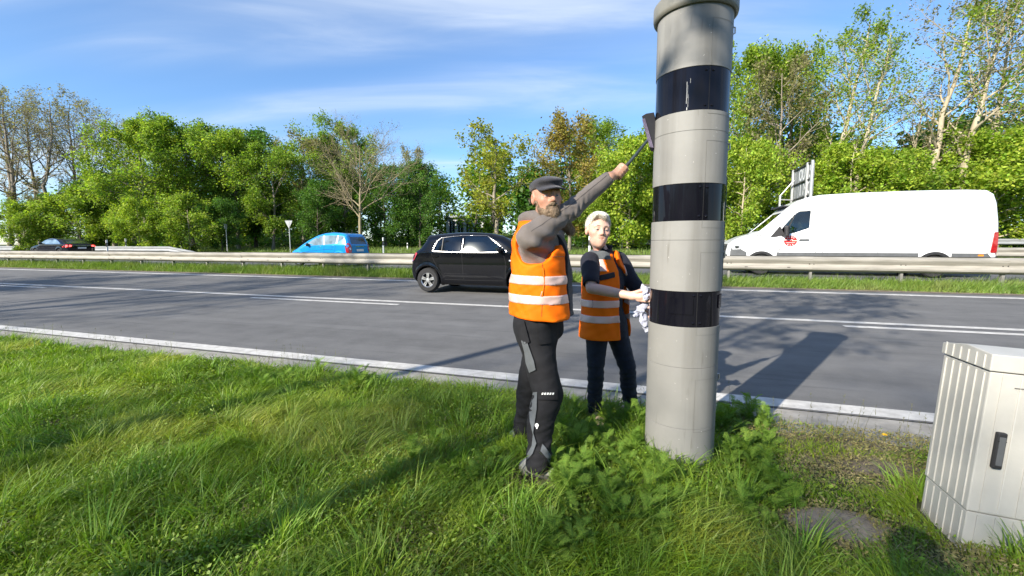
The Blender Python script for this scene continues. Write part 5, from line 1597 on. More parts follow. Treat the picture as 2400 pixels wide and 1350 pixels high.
# brush: long black handle, wedge-shaped head on the column
bh0 = ml(atY(1449, 412, 2.765)); bh1 = ml(atY(1527, 318, 2.80))
ax = (bh1 - bh0) / np.linalg.norm(bh1 - bh0)
gc = bh0 + ax * .028
fore = (hd_r - wr_r) / np.linalg.norm(hd_r - wr_r)
cam_dir = ml([0, 0, CAM_H]) - gc; cam_dir /= np.linalg.norm(cam_dir)
a_, k_, b_, fing, pbase = hand_grip(gc, ax, fore, np.cross(ax, cam_dir) * -1 + cam_dir * .25, .0125, flip=1)
upv = np.cross(ax, cam_dir); upv *= np.sign(upv[2])
def man_body(P):
    d = MH.sdf(P)
    d = smin(d, sd_cap(P, MH.wld((-.030, 0, -.07)), nk, .056, .060), .035)
    d = smin(d, sd_cap(P, (-.01, 0, 1.0), (-.01, 0, 1.38), .105, .115), .06)
    d = smin(d, sd_cap(P, sh_r, sh_l, .046, .046), .05)
    d = smin(d, chain(P, [sh_r, el_r, wr_r], [.046, .040, .029]), .03)
    d = smin(d, chain(P, [sh_l, el_l, wr_l, hd_l], [.050, .042, .030, .034]), .03)
    for h_, k2, a2 in ((hip_r, kn_r, an_r), (hip_l, kn_l, an_l)):
        d = smin(d, chain(P, [h_, k2, a2], [.075, .05, .04]), .04)
    # gripping hand: back of the hand above, fingers round the handle towards the camera
    palm0 = gc - ax * .035 + upv * .020; palm1 = gc + ax * .030 + upv * .022
    d = smin(d, sd_cap(P, wr_r, palm0, .028, .026), .02)
    d = smin(d, sd_cap(P, palm0, palm1, .024, .022), .018)
    d = smin(d, sd_cap(P, gc - ax * .02 + upv * .012 + cam_dir * .012, gc + ax * .025 + upv * .016 + cam_dir * .008, .020, .018), .014)
    for i, u in enumerate((-.028, -.008, .013, .033)):
        pts, rr = [], [.0112, .0108, .0102, .0094, .0085]
        for th in (75, 30, -15, -65, -115):
            q = math.radians(th); R_ = .0225 + (.006 if th > 20 else 0)
            pts.append(gc + ax * (u + .010 * math.cos(q)) + (upv * math.sin(q) + cam_dir * math.cos(q)) * R_)
        d = smin(d, chain(P, pts, rr), .004)
    th0 = gc - ax * .045 + upv * .004 - cam_dir * .015
    d = smin(d, chain(P, [th0, gc - ax * .01 - cam_dir * .024, gc + ax * .028 - cam_dir * .020 - upv * .008], [.015, .012, .009]), .008)
    # left hand
    for i in range(4):
        o_ = np.array([.0, -.03 + .02 * i, 0])
        d = smin(d, chain(P, [hd_l + o_ * .6, hd_l + o_ + [.035, 0, -.03], hd_l + o_ + [.035, 0, -.065]], [.012, .010, .008]), .008)
    d = smin(d, chain(P, [hd_l, hd_l + [.02, -.045, -.02], hd_l + [.04, -.05, -.05]], [.015, .012, .009]), .01)
    return d
V, Q = surf(man_body, (-.45, -.60, .0), (.78, .55, 1.90), .0046)
mb_o = obj('body', mesh_np('body', V, Q, True, [M_SKIN]), man)
set_col(mb_o, MH.colour(V))
MH.eyes(man)
M_BEARD = mat('beard_hair', (.135, .088, .052), .8, col2=(.30, .215, .14), vs=45, bump=.5, bs=180, stretch=(1, 1, .4))
MH.brows(man, M_BEARD, .0042, -.001)
bt0 = MH.wld((.075, 0, -.095)); bt1 = ml(atY(1318, 515, 2.62)); bt2 = ml(atY(1336, 540, 2.66))
def beard(P):
    q = MH.loc(P); qa = q.copy(); qa[:, 1] = np.abs(qa[:, 1])
    base = MH.sdf(P) - .0045
    reg = np.minimum(sd_ell(qa, (.034, .046, -.094), (.045, .024, .042)), sd_ell(q, (.078, 0, -.098), (.030, .046, .032)))
    reg = np.minimum(reg, sd_cap(qa, (.104, .006, -.0445), (.088, .034, -.060), .0075, .007))
    reg = np.minimum(reg, sd_cap(qa, (.020, .072, -.035), (.030, .066, -.075), .014, .02))
    d = np.maximum(base, reg)
    d = np.maximum(d, -sd_ell(q, (.098, 0, -.0600), (.018, .025, .0090)))
    d = smin(d, chain(P, [bt0, bt1, bt2], [.036, .042, .028]), .03)
    return d + wob(P, 160, .0035, 5)
bd = sdf_obj('beard', beard, hc + [-.12, -.2, -.35], hc + [.30, .15, .02], .0038, M_BEARD, man)
# loose strands that soften the beard's outline
rng = np.random.default_rng(3)
vv = np.array([v.co for v in bd.data.vertices]); nn = np.array([v.normal for v in bd.data.vertices])
pick = rng.choice(len(vv), 2600, replace=False)
nn2 = nn[pick]; dirs = nn2 * .5 + np.array([.25, .0, -.75]) + rng.normal(0, .25, (len(pick), 3))
sel = (vv[pick][:, 2] < hc[2] - .06)
Pq, dq = vv[pick][sel], dirs[sel]
ln = rng.uniform(.4, 1.0, len(Pq))[:, None] * np.where(Pq[:, 2] < hc[2] - .14, .034, .013)[:, None]
dq /= np.linalg.norm(dq, axis=1, keepdims=True); sd_ = np.cross(dq, nn2[sel] + .01); sd_ /= np.linalg.norm(sd_, axis=1, keepdims=True)
V = np.stack([Pq - sd_ * .0009, Pq + sd_ * .0009, Pq + dq * ln], 1).reshape(-1, 3)
obj('beard_strands', mesh_np('beard_strands', V, np.arange(len(V)).reshape(-1, 3)), bd, M_BEARD)
M_TEETH = mat('teeth', (.70, .66, .58), .3)
sdf_obj('teeth', lambda P: (lambda q: sd_ell(q, (.0890, 0, -.0580), (.010, .019, .0050)))(MH.loc(P)), hc - .2, hc + .2, .003, M_TEETH, man)
def capf(P):
    q = MH.loc(P)
    d = smax(sd_ell(q, (-.012, 0, .066), (.118, .092, .050)), -(q[:, 2] - .040 - q[:, 0] * .12 + np.maximum(-q[:, 0] - .03, 0) * .25), .012)
    d = smin(d, sd_ell(q, (.042, 0, .082), (.085, .084, .027)), .02)
    br = sd_ell(q, (.088, 0, .060), (.082, .088, .060))
    br = np.maximum(br, np.abs(q[:, 2] - .056 + (q[:, 0] - .085) * .30 + q[:, 1] ** 2 * 4.0) - .0055)
    return smin(d, br, .008) + wob(P, 70, .0012, 8)
sdf_obj('flat_cap', capf, hc - .22, hc + .22, .0042, M_CAP, man, 1)
def torso(P, z_tab, a_tab, b_tab, xo_tab):
    z = P[:, 2]
    a = np.interp(z, z_tab, a_tab); b = np.interp(z, z_tab, b_tab); xo = np.interp(z, z_tab, xo_tab)
    k = np.sqrt(((P[:, 0] - xo) / a) ** 2 + (np.abs(P[:, 1]) / b) ** 2.4 + 1e-9)
    return (k - 1) * np.minimum(a, b) * .85
MZ = [.92, 1.0, 1.1, 1.2, 1.3, 1.4, 1.5, 1.56]
def hood_t(P):
    d = torso(P, MZ, [.135, .135, .130, .130, .132, .125, .09, .07], [.18, .185, .185, .185, .188, .180, .13, .08], [-.01] * 8)
    d = smax(smax(d, .93 - P[:, 2], .02), P[:, 2] - (1.545 - .28 * np.abs(P[:, 1])), .03)
    return d
def hoodie(P):
    d = hood_t(P)
    sl = chain(P, [sh_r + [-.005, .0, -.005], sh_r * .5 + el_r * .5 + [0, 0, -.004], el_r, el_r * .3 + wr_r * .7, wr_r], [.080, .067, .058, .048, .041])
    d = smin(d, sl, .05)
    d = smin(d, chain(P, [sh_l, el_l, wr_l], [.085, .066, .046]), .05)
    d = smin(d, sd_ell(P, (-.075, 0, 1.555), (.075, .118, .060)), .05)
    d = smin(d, np.maximum(sd_ell(P, (.015, -.02, 1.55), (.108, .108, .060)), -sd_ell(P, (.045, -.04, 1.62), (.078, .070, .10))), .02)
    ax_ = wr_r - el_r; ax_ /= np.linalg.norm(ax_)
    d = np.maximum(d, -sd_ell(P, wr_r + ax_ * .03, (.05, .05, .05)))
    # pulled folds along the raised sleeve and at the armpit
    near = np.exp(-(_n(P - (sh_r + [.05, .02, -.05]).astype(np.float32)) / .16) ** 2)
    rel = P - el_r.astype(np.float32)
    elb = np.exp(-(_n(rel) / .11) ** 2)
    d = d + elb * .0055 * np.sin(rel @ np.array([120., 25., 60.], np.float32) + 2.0 * np.sin(rel @ np.array([20., 60., -50.], np.float32)))
    return d + wob(P, 20, .009, 2) + wob(P, 55, .0035, 4) + near * .007 * np.sin(rel @ np.array([30., 8., 75.], np.float32))
ho = sdf_obj('hoodie', hoodie, (-.30, -.45, .9), (.76, .42, 1.92), .0055, M_HOOD, man, 1)
# sleeve seam
bv = bvh_of([v.co for v in ho.data.vertices], [p.vertices for p in ho.data.polygons])
pts = []
for u in np.linspace(.03, .97, 30):
    c_ = (sh_r * (1 - u * 2) + el_r * u * 2) if u < .5 else (el_r * (2 - u * 2) + wr_r * (u * 2 - 1))
    st_ = c_ + cam_dir * .5 + np.array([0, 0, .15 + .03 * u])
    hit = bv.ray_cast(Vector(st_), Vector(c_ + np.array([0, 0, .012]) - st_))
    if hit[0] is not None: pts.append(hit[0] + Vector(cam_dir) * .0004)
MB().tube(pts, .0016, 5).build('sleeve_seam', M_LINING, ho)
VZ = [.90, .97, 1.05, 1.15, 1.25, 1.35, 1.42, 1.50, 1.58]
def vest_base(P, o=0.0):
    d = torso(P, VZ, [.200, .196, .190, .184, .178, .168, .155, .110, .09], [.235, .232, .228, .224, .222, .215, .205, .165, .12], [.010, .010, .010, .010, .008, .002, -.010, -.025, -.03]) - o
    d = d + wob(P, 14, .010, 21) * np.clip((1.5 - P[:, 2]) * 4, 0, 1) + wob(P, 38, .0045, 23)
    return d
arm_ax = (el_r - sh_r) / np.linalg.norm(el_r - sh_r)
def vest_cut(P, d):
    zb = .962 - .012 * np.clip(P[:, 0] / .15, -1, 1)
    d = smax(d, zb - P[:, 2], .012)
    d = smax(d, P[:, 2] - (1.575 - .30 * np.abs(P[:, 1])), .02)
    hole = sd_cap(P, sh_r - arm_ax * .02 + [.01, 0, -.035], sh_r + arm_ax * .25 + [.0, 0, -.03], .112, .11)
    hole2 = sd_cap(P, sh_r + [.0, -.06, -.045], sh_r + [.03, .01, -.055], .098, .098)
    d = smax(d, -np.minimum(hole, hole2), .012)
    d = smax(d, -sd_cap(P, sh_l + [0, .0, -.03], sh_l + [0, .2, -.05], .10), .012)
    d = smax(d, -sd_cap(P, (.02, 0, 1.50), (.03, 0, 1.75), .085, .11), .012)
    # open front
    d = smax(d, -np.maximum(np.abs(P[:, 1] - .10) - (.115 + .03 * np.clip((P[:, 2] - 1.0) / .5, 0, 1)), .03 - P[:, 0]), .012)
    return d
vest = sdf_obj('high_vis_vest', lambda P: vest_cut(P, vest_base(P)), (-.26, -.30, .88), (.26, .30, 1.62), .0055, M_VEST, man, 1)
for z0, z1, nm in ((1.055, 1.108, 'reflective_stripe'), (1.168, 1.222, 'reflective_stripe')):
    sdf_obj(nm, lambda P: np.maximum(vest_cut(P, vest_base(P, .0035)), np.abs(P[:, 2] + .02 * P[:, 0] - (z0 + z1) / 2) - (z1 - z0) / 2), (-.26, -.30, z0 - .03), (.26, .30, z1 + .03), .0055, M_REFL, vest, 1)
sdf_obj('vest_lining', lambda P: np.maximum(np.maximum(smax(vest_base(P, -.004), np.maximum(.958 - P[:, 2], P[:, 2] - 1.46), .01), .02 - P[:, 0]), np.abs(P[:, 1] - .11) - .112), (-.26, -.30, .88), (.26, .30, 1.62), .007, M_LINING, vest)
vbv = bvh_of([v.co for v in vest.data.vertices], [p.vertices for p in vest.data.polygons])
def on_vest(w_pts, name, m, r, off=.002, parent=None, bv_=None):
    """tube that follows picture points projected onto the garment from the viewer's side"""
    c0 = ml([0, 0, CAM_H]); P = []
    w_pts = dense(w_pts)
    for p in w_pts:
        d_ = ml(atY(p[0], p[1], 3.0)) - c0
        hit = (bv_ or vbv).ray_cast(Vector(c0), Vector(d_).normalized())
        if hit[0] is not None: P.append(hit[0] - Vector(d_).normalized() * off)
    if len(P) > 1: return MB().tube(P, r, 5).build(name, m, parent or vest)
on_vest([(1271, 590), (1271, 620), (1273, 650), (1272, 690), (1269, 742)], 'vest_seam', M_LINING, .0009)
on_vest([(1273, 628), (1276, 660), (1271, 695)], 'pocket_zip', M_VEST, .0042)
on_vest([(1271, 683), (1268, 692), (1267, 697)], 'zip_pull', M_ZIP, .0025)
on_vest([(1272, 602), (1300, 602), (1330, 601)], 'pocket_seam', M_LINING, .0011)
def trousers(P):
    d = smax(torso(P, [.78, .86, .95, 1.05], [.125, .135, .135, .13], [.165, .18, .178, .17], [-.012] * 4), np.abs(P[:, 2] - .92) - .13, .06)
    fall_r = np.clip((.45 - P[:, 2]) / .4, 0, 1)
    lr = chain(P, [hip_r + [0, 0, -.02], kn_r, kn_r * .45 + an_r * .55 + [-.01, 0, 0], an_r + [.012, 0, -.015]], [.114, .090, .083, .077])
    ll = chain(P, [hip_l + [0, 0, -.02], kn_l, kn_l * .45 + an_l * .55, an_l + [.0, 0, -.015]], [.108, .084, .078, .072])
    d = smin(d, smin(lr, ll, .02), .05)
    low = np.clip((.55 - P[:, 2]) / .3, 0, 1)
    d = d + wob(P, 18, .009, 31) + wob(P * np.array([1, 1, 1.8], np.float32), 36, .0045, 33) * (.4 + low) + wob(P * np.array([1, 1, 2.0], np.float32), 30, .006, 35) * low
    return np.maximum(d, .055 - P[:, 2])
tr = sdf_obj('work_trousers', trousers, (-.28, -.36, .03), (.28, .50, 1.06), .006, M_TROUS, man, 1)
tbv = bvh_of([v.co for v in tr.data.vertices], [p.vertices for p in tr.data.polygons])
def on_tr(poly, name, m, off=.012, th=.022, res=.012, bv_=None, par=None, frm=None):
    """flat cloth piece: picture outline dropped on the garment along the viewer's line, with its own thickness"""
    c0 = ml([0, 0, CAM_H]) if frm is None else frm
    pts, fs = fill2d([(a / 400., b / 400.) for a, b in poly], res)
    mid = np.mean(np.array(poly), 0)
    dm = ml(atY(mid[0], mid[1], 3.0)) - c0; dm /= np.linalg.norm(dm)
    def place(a, b):
        p = ml(atY(a * 400, b * 400, 2.72)); return p - dm * .6
    return project(pts, fs, place, dm, bv_ or tbv, off, th, name, m, par or tr)
on_tr([(1222, 800), (1236, 806), (1250, 845), (1254, 865), (1240, 872), (1232, 850), (1229, 826)], 'grey_panel', M_PANELG)
on_tr([(1249, 922), (1258, 922), (1257, 960), (1251, 1000), (1249, 1016), (1242, 985), (1240, 955)], 'grey_panel', M_PANELG)
on_tr([(1249, 1016), (1256, 1040), (1248, 1062), (1236, 1076), (1233, 1068), (1246, 1045)], 'grey_panel', M_PANELG)
on_tr([(1272, 1042), (1279, 1050), (1290, 1066), (1298, 1090), (1290, 1096), (1283, 1075), (1268, 1058)], 'grey_panel', M_PANELG)
on_tr([(1262, 752), (1306, 752), (1308, 800), (1266, 806)], 'thigh_pocket', M_TROUS, off=.010, th=.02)
on_tr([(1216, 752), (1228, 754), (1240, 800), (1228, 806), (1218, 780)], 'side_pocket', M_TROUS, off=.012, th=.02)
on_tr([(1260, 912), (1305, 912), (1306, 936), (1262, 936)], 'knee_flap', M_TROUS, off=.012, th=.014)
M_RWH = mat('reflective_white', (.78, .78, .76), .4)
for i in range(5):
    x = 1270 + i * 6.2
    on_tr([(x, 926), (x + 4, 921), (x + 4.4, 921.5), (x + 1, 927)], 'reflective_dash', M_RWH, off=.016, th=.006, res=.006) if False else on_tr([(x - 1, 925), (x + .5, 920.5), (x + 4, 920.5), (x + 2.5, 925)], 'reflective_dash', M_RWH, off=.016, th=.006, res=.006)
on_tr([(1258 + 4.2 * math.cos(q), 997 + 4.6 * math.sin(q)) for q in np.linspace(0, 6.28, 13)[:-1]], 'logo_print', M_RWH, off=.011, th=.008, res=.006)
on_tr([(1256.8, 1000), (1259.2, 1000), (1259.6, 1005), (1257, 1005)], 'logo_print', M_RWH, off=.011, th=.008, res=.006)
ds = ml([.95, -.25, 0] + MO); ds[2] = 0; ds /= np.linalg.norm(ds)
shoe('shoe', ft_r - ds * .06, ft_r + ds * .19, M_SHOE, man)
shoe('shoe', ft_l - ds * .06, ft_l + ds * .19, M_SHOE, man)
# the brush
bre = empty('cleaning_brush', mw(bh0), math.atan2(-.436, .90), 'black long-handled cleaning brush held against the column', 'brush')
ba = ml(atY(1446, 417, 2.765)) - bh0
MB().tube([ba, ba + ax * .012, ax * .03, ax * .10], [.012, .0145, .014, .012], 10).build('grip', M_TRIM, bre, smooth=True)
MB().tube([ax * .09, bh1 - bh0], .0095, 10).build('handle', mat('brush_handle', (.030, .045, .05), .4), bre, smooth=True)
hq = [ml(atY(x, y, 2.86)) - bh0 for x, y in ((1507, 281), (1517, 275), (1535, 272), (1541, 300), (1539, 350), (1530, 350))]
dv = ml(MO + np.array([cd[0], cd[1], 0])) ; dv /= np.linalg.norm(dv)
MB().add([q - dv * .09 for q in hq] + [q + dv * .05 for q in hq], [tuple(range(6)), tuple(range(11, 5, -1))] + [(i, (i + 1) % 6, 6 + (i + 1) % 6, 6 + i) for i in range(6)]).build('brush_head', mat('brush_head_black', (.02, .02, .025), .6), bre, bevel=.004)
hs = [ml(atY(x, y, 2.80)) - bh0 for x, y in ((1506, 283), (1513, 281), (1533, 349), (1523, 347))]
bsm = mat('bristles', (.20, .17, .25), .9, var=.3, vs=120, bump=.8, bs=300)
MB().add([q - dv * .035 for q in hs] + [q + dv * .10 for q in hs], [(0, 1, 2, 3), (7, 6, 5, 4)] + [(i, (i + 1) % 4, 4 + (i + 1) % 4, 4 + i) for i in range(4)]).build('bristles', bsm, bre)

# ---------------------------------------------------------------- the woman
WO = np.array([.715, 3.40, 0.]); WF = frame2((.5, -.866))
def ql(w): return WF @ (np.asarray(w, float) - WO)
WS_ = 1.0
wom = empty('person', WO * WS_, math.atan2(-.866, .5), 'woman with short white-blond hair in an open orange vest wiping the column', 'person')
wom.scale = (WS_,) * 3
wsr, wsl = np.array([.0, -.165, 1.275]), np.array([.0, .165, 1.275])
wer = ql([.575, 3.17, 1.085]); wwr = ql([.832, 3.02, 1.045]); whr = ql([.880, 2.985, 1.045])
wel = ql([.985, 3.37, 1.02]); wwl = ql([1.03, 3.20, .88]); whl = ql([1.01, 3.13, .84])
wcw = atY(1402, 540, 3.375); wc = ql(wcw)
WH = Head(wc, WF @ np.array([.10, -.995, 0]), tilt=-.07, nod=.0, sc=1.07, male=False)
wfr, wfl = ql([.655, 3.40, 0]), ql([.955, 3.44, 0])
whpr, whpl = np.array([.03, -.085, .80]), np.array([.03, .085, .80])
wkr = ql(atY(1396, 885, 3.33)); wkl = ql(atY(1470, 885, 3.38)); wkr[2] = .43; wkl[2] = .43
def wbody(P):
    d = WH.sdf(P)
    d = smin(d, sd_cap(P, WH.wld((-.032, 0, -.07)), (-.012, 0, 1.32), .046, .052), .03)
    d = smin(d, sd_cap(P, (0, 0, .80), (0, 0, 1.18), .10, .10), .06)
    d = smin(d, sd_cap(P, wsr, wsl, .045, .045), .05)
    d = smin(d, chain(P, [wsr, wer, wer * .55 + wwr * .45, wwr], [.043, .040, .037, .026]), .025)
    d = smin(d, chain(P, [wsl, wel, wwl], [.043, .037, .026]), .025)
    for h_, k2, a2 in ((whpr, wkr, wfr), (whpl, wkl, wfl)):
        d = smin(d, chain(P, [h_, k2, a2 + [0, 0, .08]], [.07, .048, .035]), .04)
    fwd = whr - wwr; fwd /= np.linalg.norm(fwd)
    up_ = np.array([0, 0, 1.]); 
    d = smin(d, sd_cap(P, wwr, whr, .024, .024), .02)
    for i in range(4):
        o_ = up_ * (.028 - .019 * i)
        s_ = whr + o_ * .9 + fwd * .01
        d = smin(d, sd_cap(P, whr + o_ * .8 - fwd * .02, s_ + fwd * .02, .0125, .011), .008)
        m_ = s_ + fwd * .045
        d = smin(d, chain(P, [s_, m_, m_ + fwd * (.030, .034, .030, .022)[i] + np.cross(up_, fwd) * -.012], [.0108, .0096, .0078]), .003)
    d = smin(d, chain(P, [wwr + up_ * .018, whr + up_ * .042 + np.cross(up_, fwd) * -.015, whr + up_ * .045 + fwd * .035 + np.cross(up_, fwd) * -.02], [.015, .011, .0085]), .008)
    f2 = whl - wwl; f2 /= np.linalg.norm(f2)
    d = smin(d, sd_cap(P, wwl, whl, .024, .025), .02)
    for i in range(4):
        o_ = np.array([.0, .0, 1.]) * (.028 - .018 * i)
        d = smin(d, chain(P, [whl + o_, whl + o_ + f2 * .05, whl + o_ * .8 + f2 * .07 - np.array([0, .02, .015])], [.011, .010, .008]), .004)
    d = smin(d, chain(P, [wwl, whl + [0, .02, .035], whl + [0, .01, .045] + f2 * .03], [.014, .011, .009]), .008)
    return d
V, Q = surf(wbody, (-.35, -.50, .0), (.62, .50, 1.72), .0046)
wb_o = obj('body', mesh_np('body', V, Q, True, [M_SKINW]), wom)
set_col(wb_o, WH.colour(V))
WH.eyes(wom, iris=(.06, .075, .09))
WH.brows(wom, mat('brow_hair', (.16, .10, .07), .8), .0038, .001)
M_BLOND = mat('white_blond_hair', (.60, .545, .44), .55, col2=(.88, .85, .77), vs=34, bump=.6, bs=150, stretch=(.35, 1, .35), sheen=.3)
def whair(P):
    q = WH.loc(P); qa = q.copy(); qa[:, 1] = np.abs(qa[:, 1])
    d = sd_ell(q, (-.016, 0, .040), (.110, .088, .096))
    d = smin(d, sd_ell(q, (.050, -.015, .098), (.050, .060, .028)), .03)
    hl = (q[:, 0] - .070 - .010 * np.sin(q[:, 1] * 60)) * .75 - (q[:, 2] - .066) * .9 + np.abs(q[:, 1]) * .15   # hair line
    hl = np.maximum(hl, -(q[:, 2] + .035 + np.clip(-q[:, 0], 0, .05) * .8))
    d = smax(d, hl, .008)
    d = np.maximum(d, -sd_ell(qa, (-.002, .092, -.016), (.030, .024, .036)))
    return d + wob(P * np.array([1, 1, .6], np.float32), 190, .0022, 41)
wh_o = sdf_obj('hair', whair, wc - .19, wc + .19, .004, M_BLOND, wom)
vv = np.array([v.co for v in wh_o.data.vertices]); nn = np.array([v.normal for v in wh_o.data.vertices])
pick = rng.choice(len(vv), 4200); Pq = vv[pick]; nq = nn[pick]
qz = WH.loc(Pq.astype(np.float32))
flow = (WH.R @ np.stack([np.where(qz[:, 2] > .06, .6, .2), np.where(qz[:, 2] > .06, -.5, 0), np.full(len(Pq), -.55)])).T + nq * .16 + rng.normal(0, .12, Pq.shape)
flow /= np.linalg.norm(flow, axis=1, keepdims=True); sdv = np.cross(flow, nq + .01); sdv /= np.linalg.norm(sdv, axis=1, keepdims=True)
V = np.stack([Pq - sdv * .0011, Pq + sdv * .0011, Pq + flow * rng.uniform(.008, .020, (len(Pq), 1))], 1).reshape(-1, 3)
obj('hair_strands', mesh_np('hair_strands', V, np.arange(len(V)).reshape(-1, 3)), wh_o, M_BLOND)
WZ = [.64, .72, .80, .90, 1.0, 1.1, 1.2, 1.28, 1.36]
def shirt(P):
    d = torso(P, WZ, [.125, .125, .122, .112, .108, .118, .115, .085, .06], [.165, .168, .165, .150, .148, .155, .158, .135, .07], [.01, .01, .01, .008, .008, .012, .004, -.01, -.015])
    d = smax(smax(d, .74 - P[:, 2], .02), P[:, 2] - (1.365 - .30 * np.abs(P[:, 1])), .02)
    sl = chain(P, [wsr + [0, .02, 0], wsr * .25 + wer * .75], [.070, .064])
    d = smin(d, np.maximum(sl, -sd_ell(P, wsr * .10 + wer * .90, (.055, .055, .045))), .03)
    d = smin(d, chain(P, [wsl + [0, -.02, 0], wsl * .25 + wel * .75], [.070, .060]), .03)
    col_ = np.maximum(sd_cap(P, (-.012, 0, 1.30), (-.008, 0, 1.385), .066, .060), -sd_cap(P, (-.005, 0, 1.33), (.0, 0, 1.45), .050, .052))
    d = smin(d, np.maximum(col_, P[:, 2] - 1.392), .02)
    return d + wob(P, 22, .005, 51) + wob(P, 55, .0018, 52)
sdf_obj('polo_shirt', shirt, (-.25, -.40, .70), (.40, .42, 1.43), .0055, M_NAVY, wom, 1)
def wvest_base(P, o=0.):
    d = torso(P, WZ, [.172, .171, .166, .156, .151, .152, .142, .105, .085], [.213, .212, .207, .198, .193, .190, .180, .150, .11], [.01, .01, .01, .01, .008, .008, 0, -.012, -.018]) - o
    d = smin(d, np.maximum(sd_box(P, (.10, .21, 1.0), (.02, .06, .30), .015, np.array(Matrix.Rotation(.5, 3, 'Z'))), -1.0), .03) if False else d
    return d + wob(P, 15, .009, 61) + wob(P, 40, .0040, 62)
def wvest_cut(P, d):
    d = smax(d, .682 - P[:, 2], .012)
    d = smax(d, P[:, 2] - (1.375 - .27 * np.abs(P[:, 1])), .02)
    d = smax(d, -sd_cap(P, wsr + [0.02, -.02, -.02], wsr * .4 + wer * .6 + [0, -.05, 0], .088, .085), .010)
    d = smax(d, -sd_cap(P, wsl + [0, .055, -.03], wsl + [0, .2, -.08], .082), .010)
    d = smax(d, -sd_cap(P, (.01, 0, 1.36), (.03, 0, 1.52), .070, .10), .010)
    up_ = np.clip((P[:, 2] - 1.12) / .12, 0, 1)
    y0, y1 = .012 + .0 * up_, .165 - .115 * up_
    d = smax(d, -np.maximum(np.maximum(y0 - P[:, 1], P[:, 1] - y1), .0 - P[:, 0]), .010)
    return d
wv = sdf_obj('high_vis_vest', lambda P: wvest_cut(P, wvest_base(P)), (-.24, -.27, .62), (.24, .30, 1.42), .0055, M_VEST, wom, 1)
for z0, z1 in ((.815, .870), (.930, .985)):
    sdf_obj('reflective_stripe', lambda P: np.maximum(wvest_cut(P, wvest_base(P, .0035)), np.abs(P[:, 2] - (z0 + z1) / 2) - (z1 - z0) / 2), (-.24, -.27, z0 - .03), (.24, .30, z1 + .03), .0055, M_REFL, wv, 1)
# shoulder tape, dark shoulder, flap
sdf_obj('shoulder_tape', lambda P: np.maximum(wvest_cut(P, wvest_base(P, .0035)), np.maximum(np.abs(P[:, 1] + .110) - .030, np.abs(P[:, 2] - 1.245) - .045)), (-.2, -.2, 1.15), (.24, .0, 1.4), .005, M_REFL, wv, 1)
sdf_obj('shoulder_tape', lambda P: np.maximum(wvest_cut(P, wvest_base(P, .0035)), np.maximum(np.abs(P[:, 1] - .150) - .045, np.abs(P[:, 2] - 1.20) - .040)), (-.2, .0, 1.1), (.24, .25, 1.4), .005, M_REFL, wv, 1)
sdf_obj('dark_shoulder', lambda P: np.maximum(np.maximum(wvest_cut(P, wvest_base(P, .003)), 1.287 - P[:, 2]), P[:, 1] + .02), (-.24, -.27, 1.2), (.24, .30, 1.42), .005, M_PANELG, wv, 1)
sdf_obj('pocket_flap', lambda P: np.maximum(wvest_cut(P, wvest_base(P, .006)), np.maximum(np.abs(P[:, 1] + .085) - .052, np.abs(P[:, 2] - 1.165 - .25 * (P[:, 1] + .085)) - .020)), (0, -.2, 1.05), (.24, .05, 1.3), .005, M_LINING, wv, 1)
wbv = bvh_of([v.co for v in wv.data.vertices], [p.vertices for p in wv.data.polygons])
def on_w(w_pts, name, m, r, off=.003):
    c0 = ql([0, 0, CAM_H]); P = []
    w_pts = dense(w_pts)
    for p in w_pts:
        d_ = ql(atY(p[0], p[1], 3.2)) - c0
        hit = wbv.ray_cast(Vector(c0), Vector(d_).normalized())
        if hit[0] is not None: P.append(hit[0] - Vector(d_).normalized() * off)
    if len(P) > 1: MB().tube(P, r, 5).build(name, m, wv)
on_w([(1389, 703), (1390, 715), (1387, 722)], 'pocket_zip', M_LINING, .0022)
def jeans(P):
    d = smax(torso(P, [.70, .78, .85, .95], [.115, .12, .118, .11], [.155, .165, .16, .15], [.01] * 4), np.abs(P[:, 2] - .83) - .11, .05)
    lr = chain(P, [whpr + [0, 0, -.02], wkr, wkr * .5 + wfr * .5 + [0, 0, .04], wfr + [0, 0, .10]], [.090, .064, .060, .047])
    l2 = chain(P, [whpl + [0, 0, -.02], wkl, wkl * .5 + wfl * .5 + [0, 0, .04], wfl + [0, 0, .10]], [.094, .064, .060, .047])
    d = smin(d, smin(lr, l2, .02), .05)
    low = np.clip((.60 - P[:, 2]) / .3, 0, 1)
    d = d + wob(P, 20, .004, 71) + wob(P * np.array([1, 1, 2.2], np.float32), 40, .0050, 73) * (.35 + low)
    return np.maximum(d, .06 - P[:, 2])
sdf_obj('jeans', jeans, (-.30, -.34, .04), (.34, .40, .98), .006, M_JEANS, wom, 1)
for ft, dr in ((wfr, (.25, -.97)), (wfl, (.55, -.83))):
    u = ql(np.array([dr[0], dr[1], 0]) + WO); u[2] = 0
    shoe('shoe', ft - u * .05, ft + u * .155, M_TAN, wom, ht=.07)
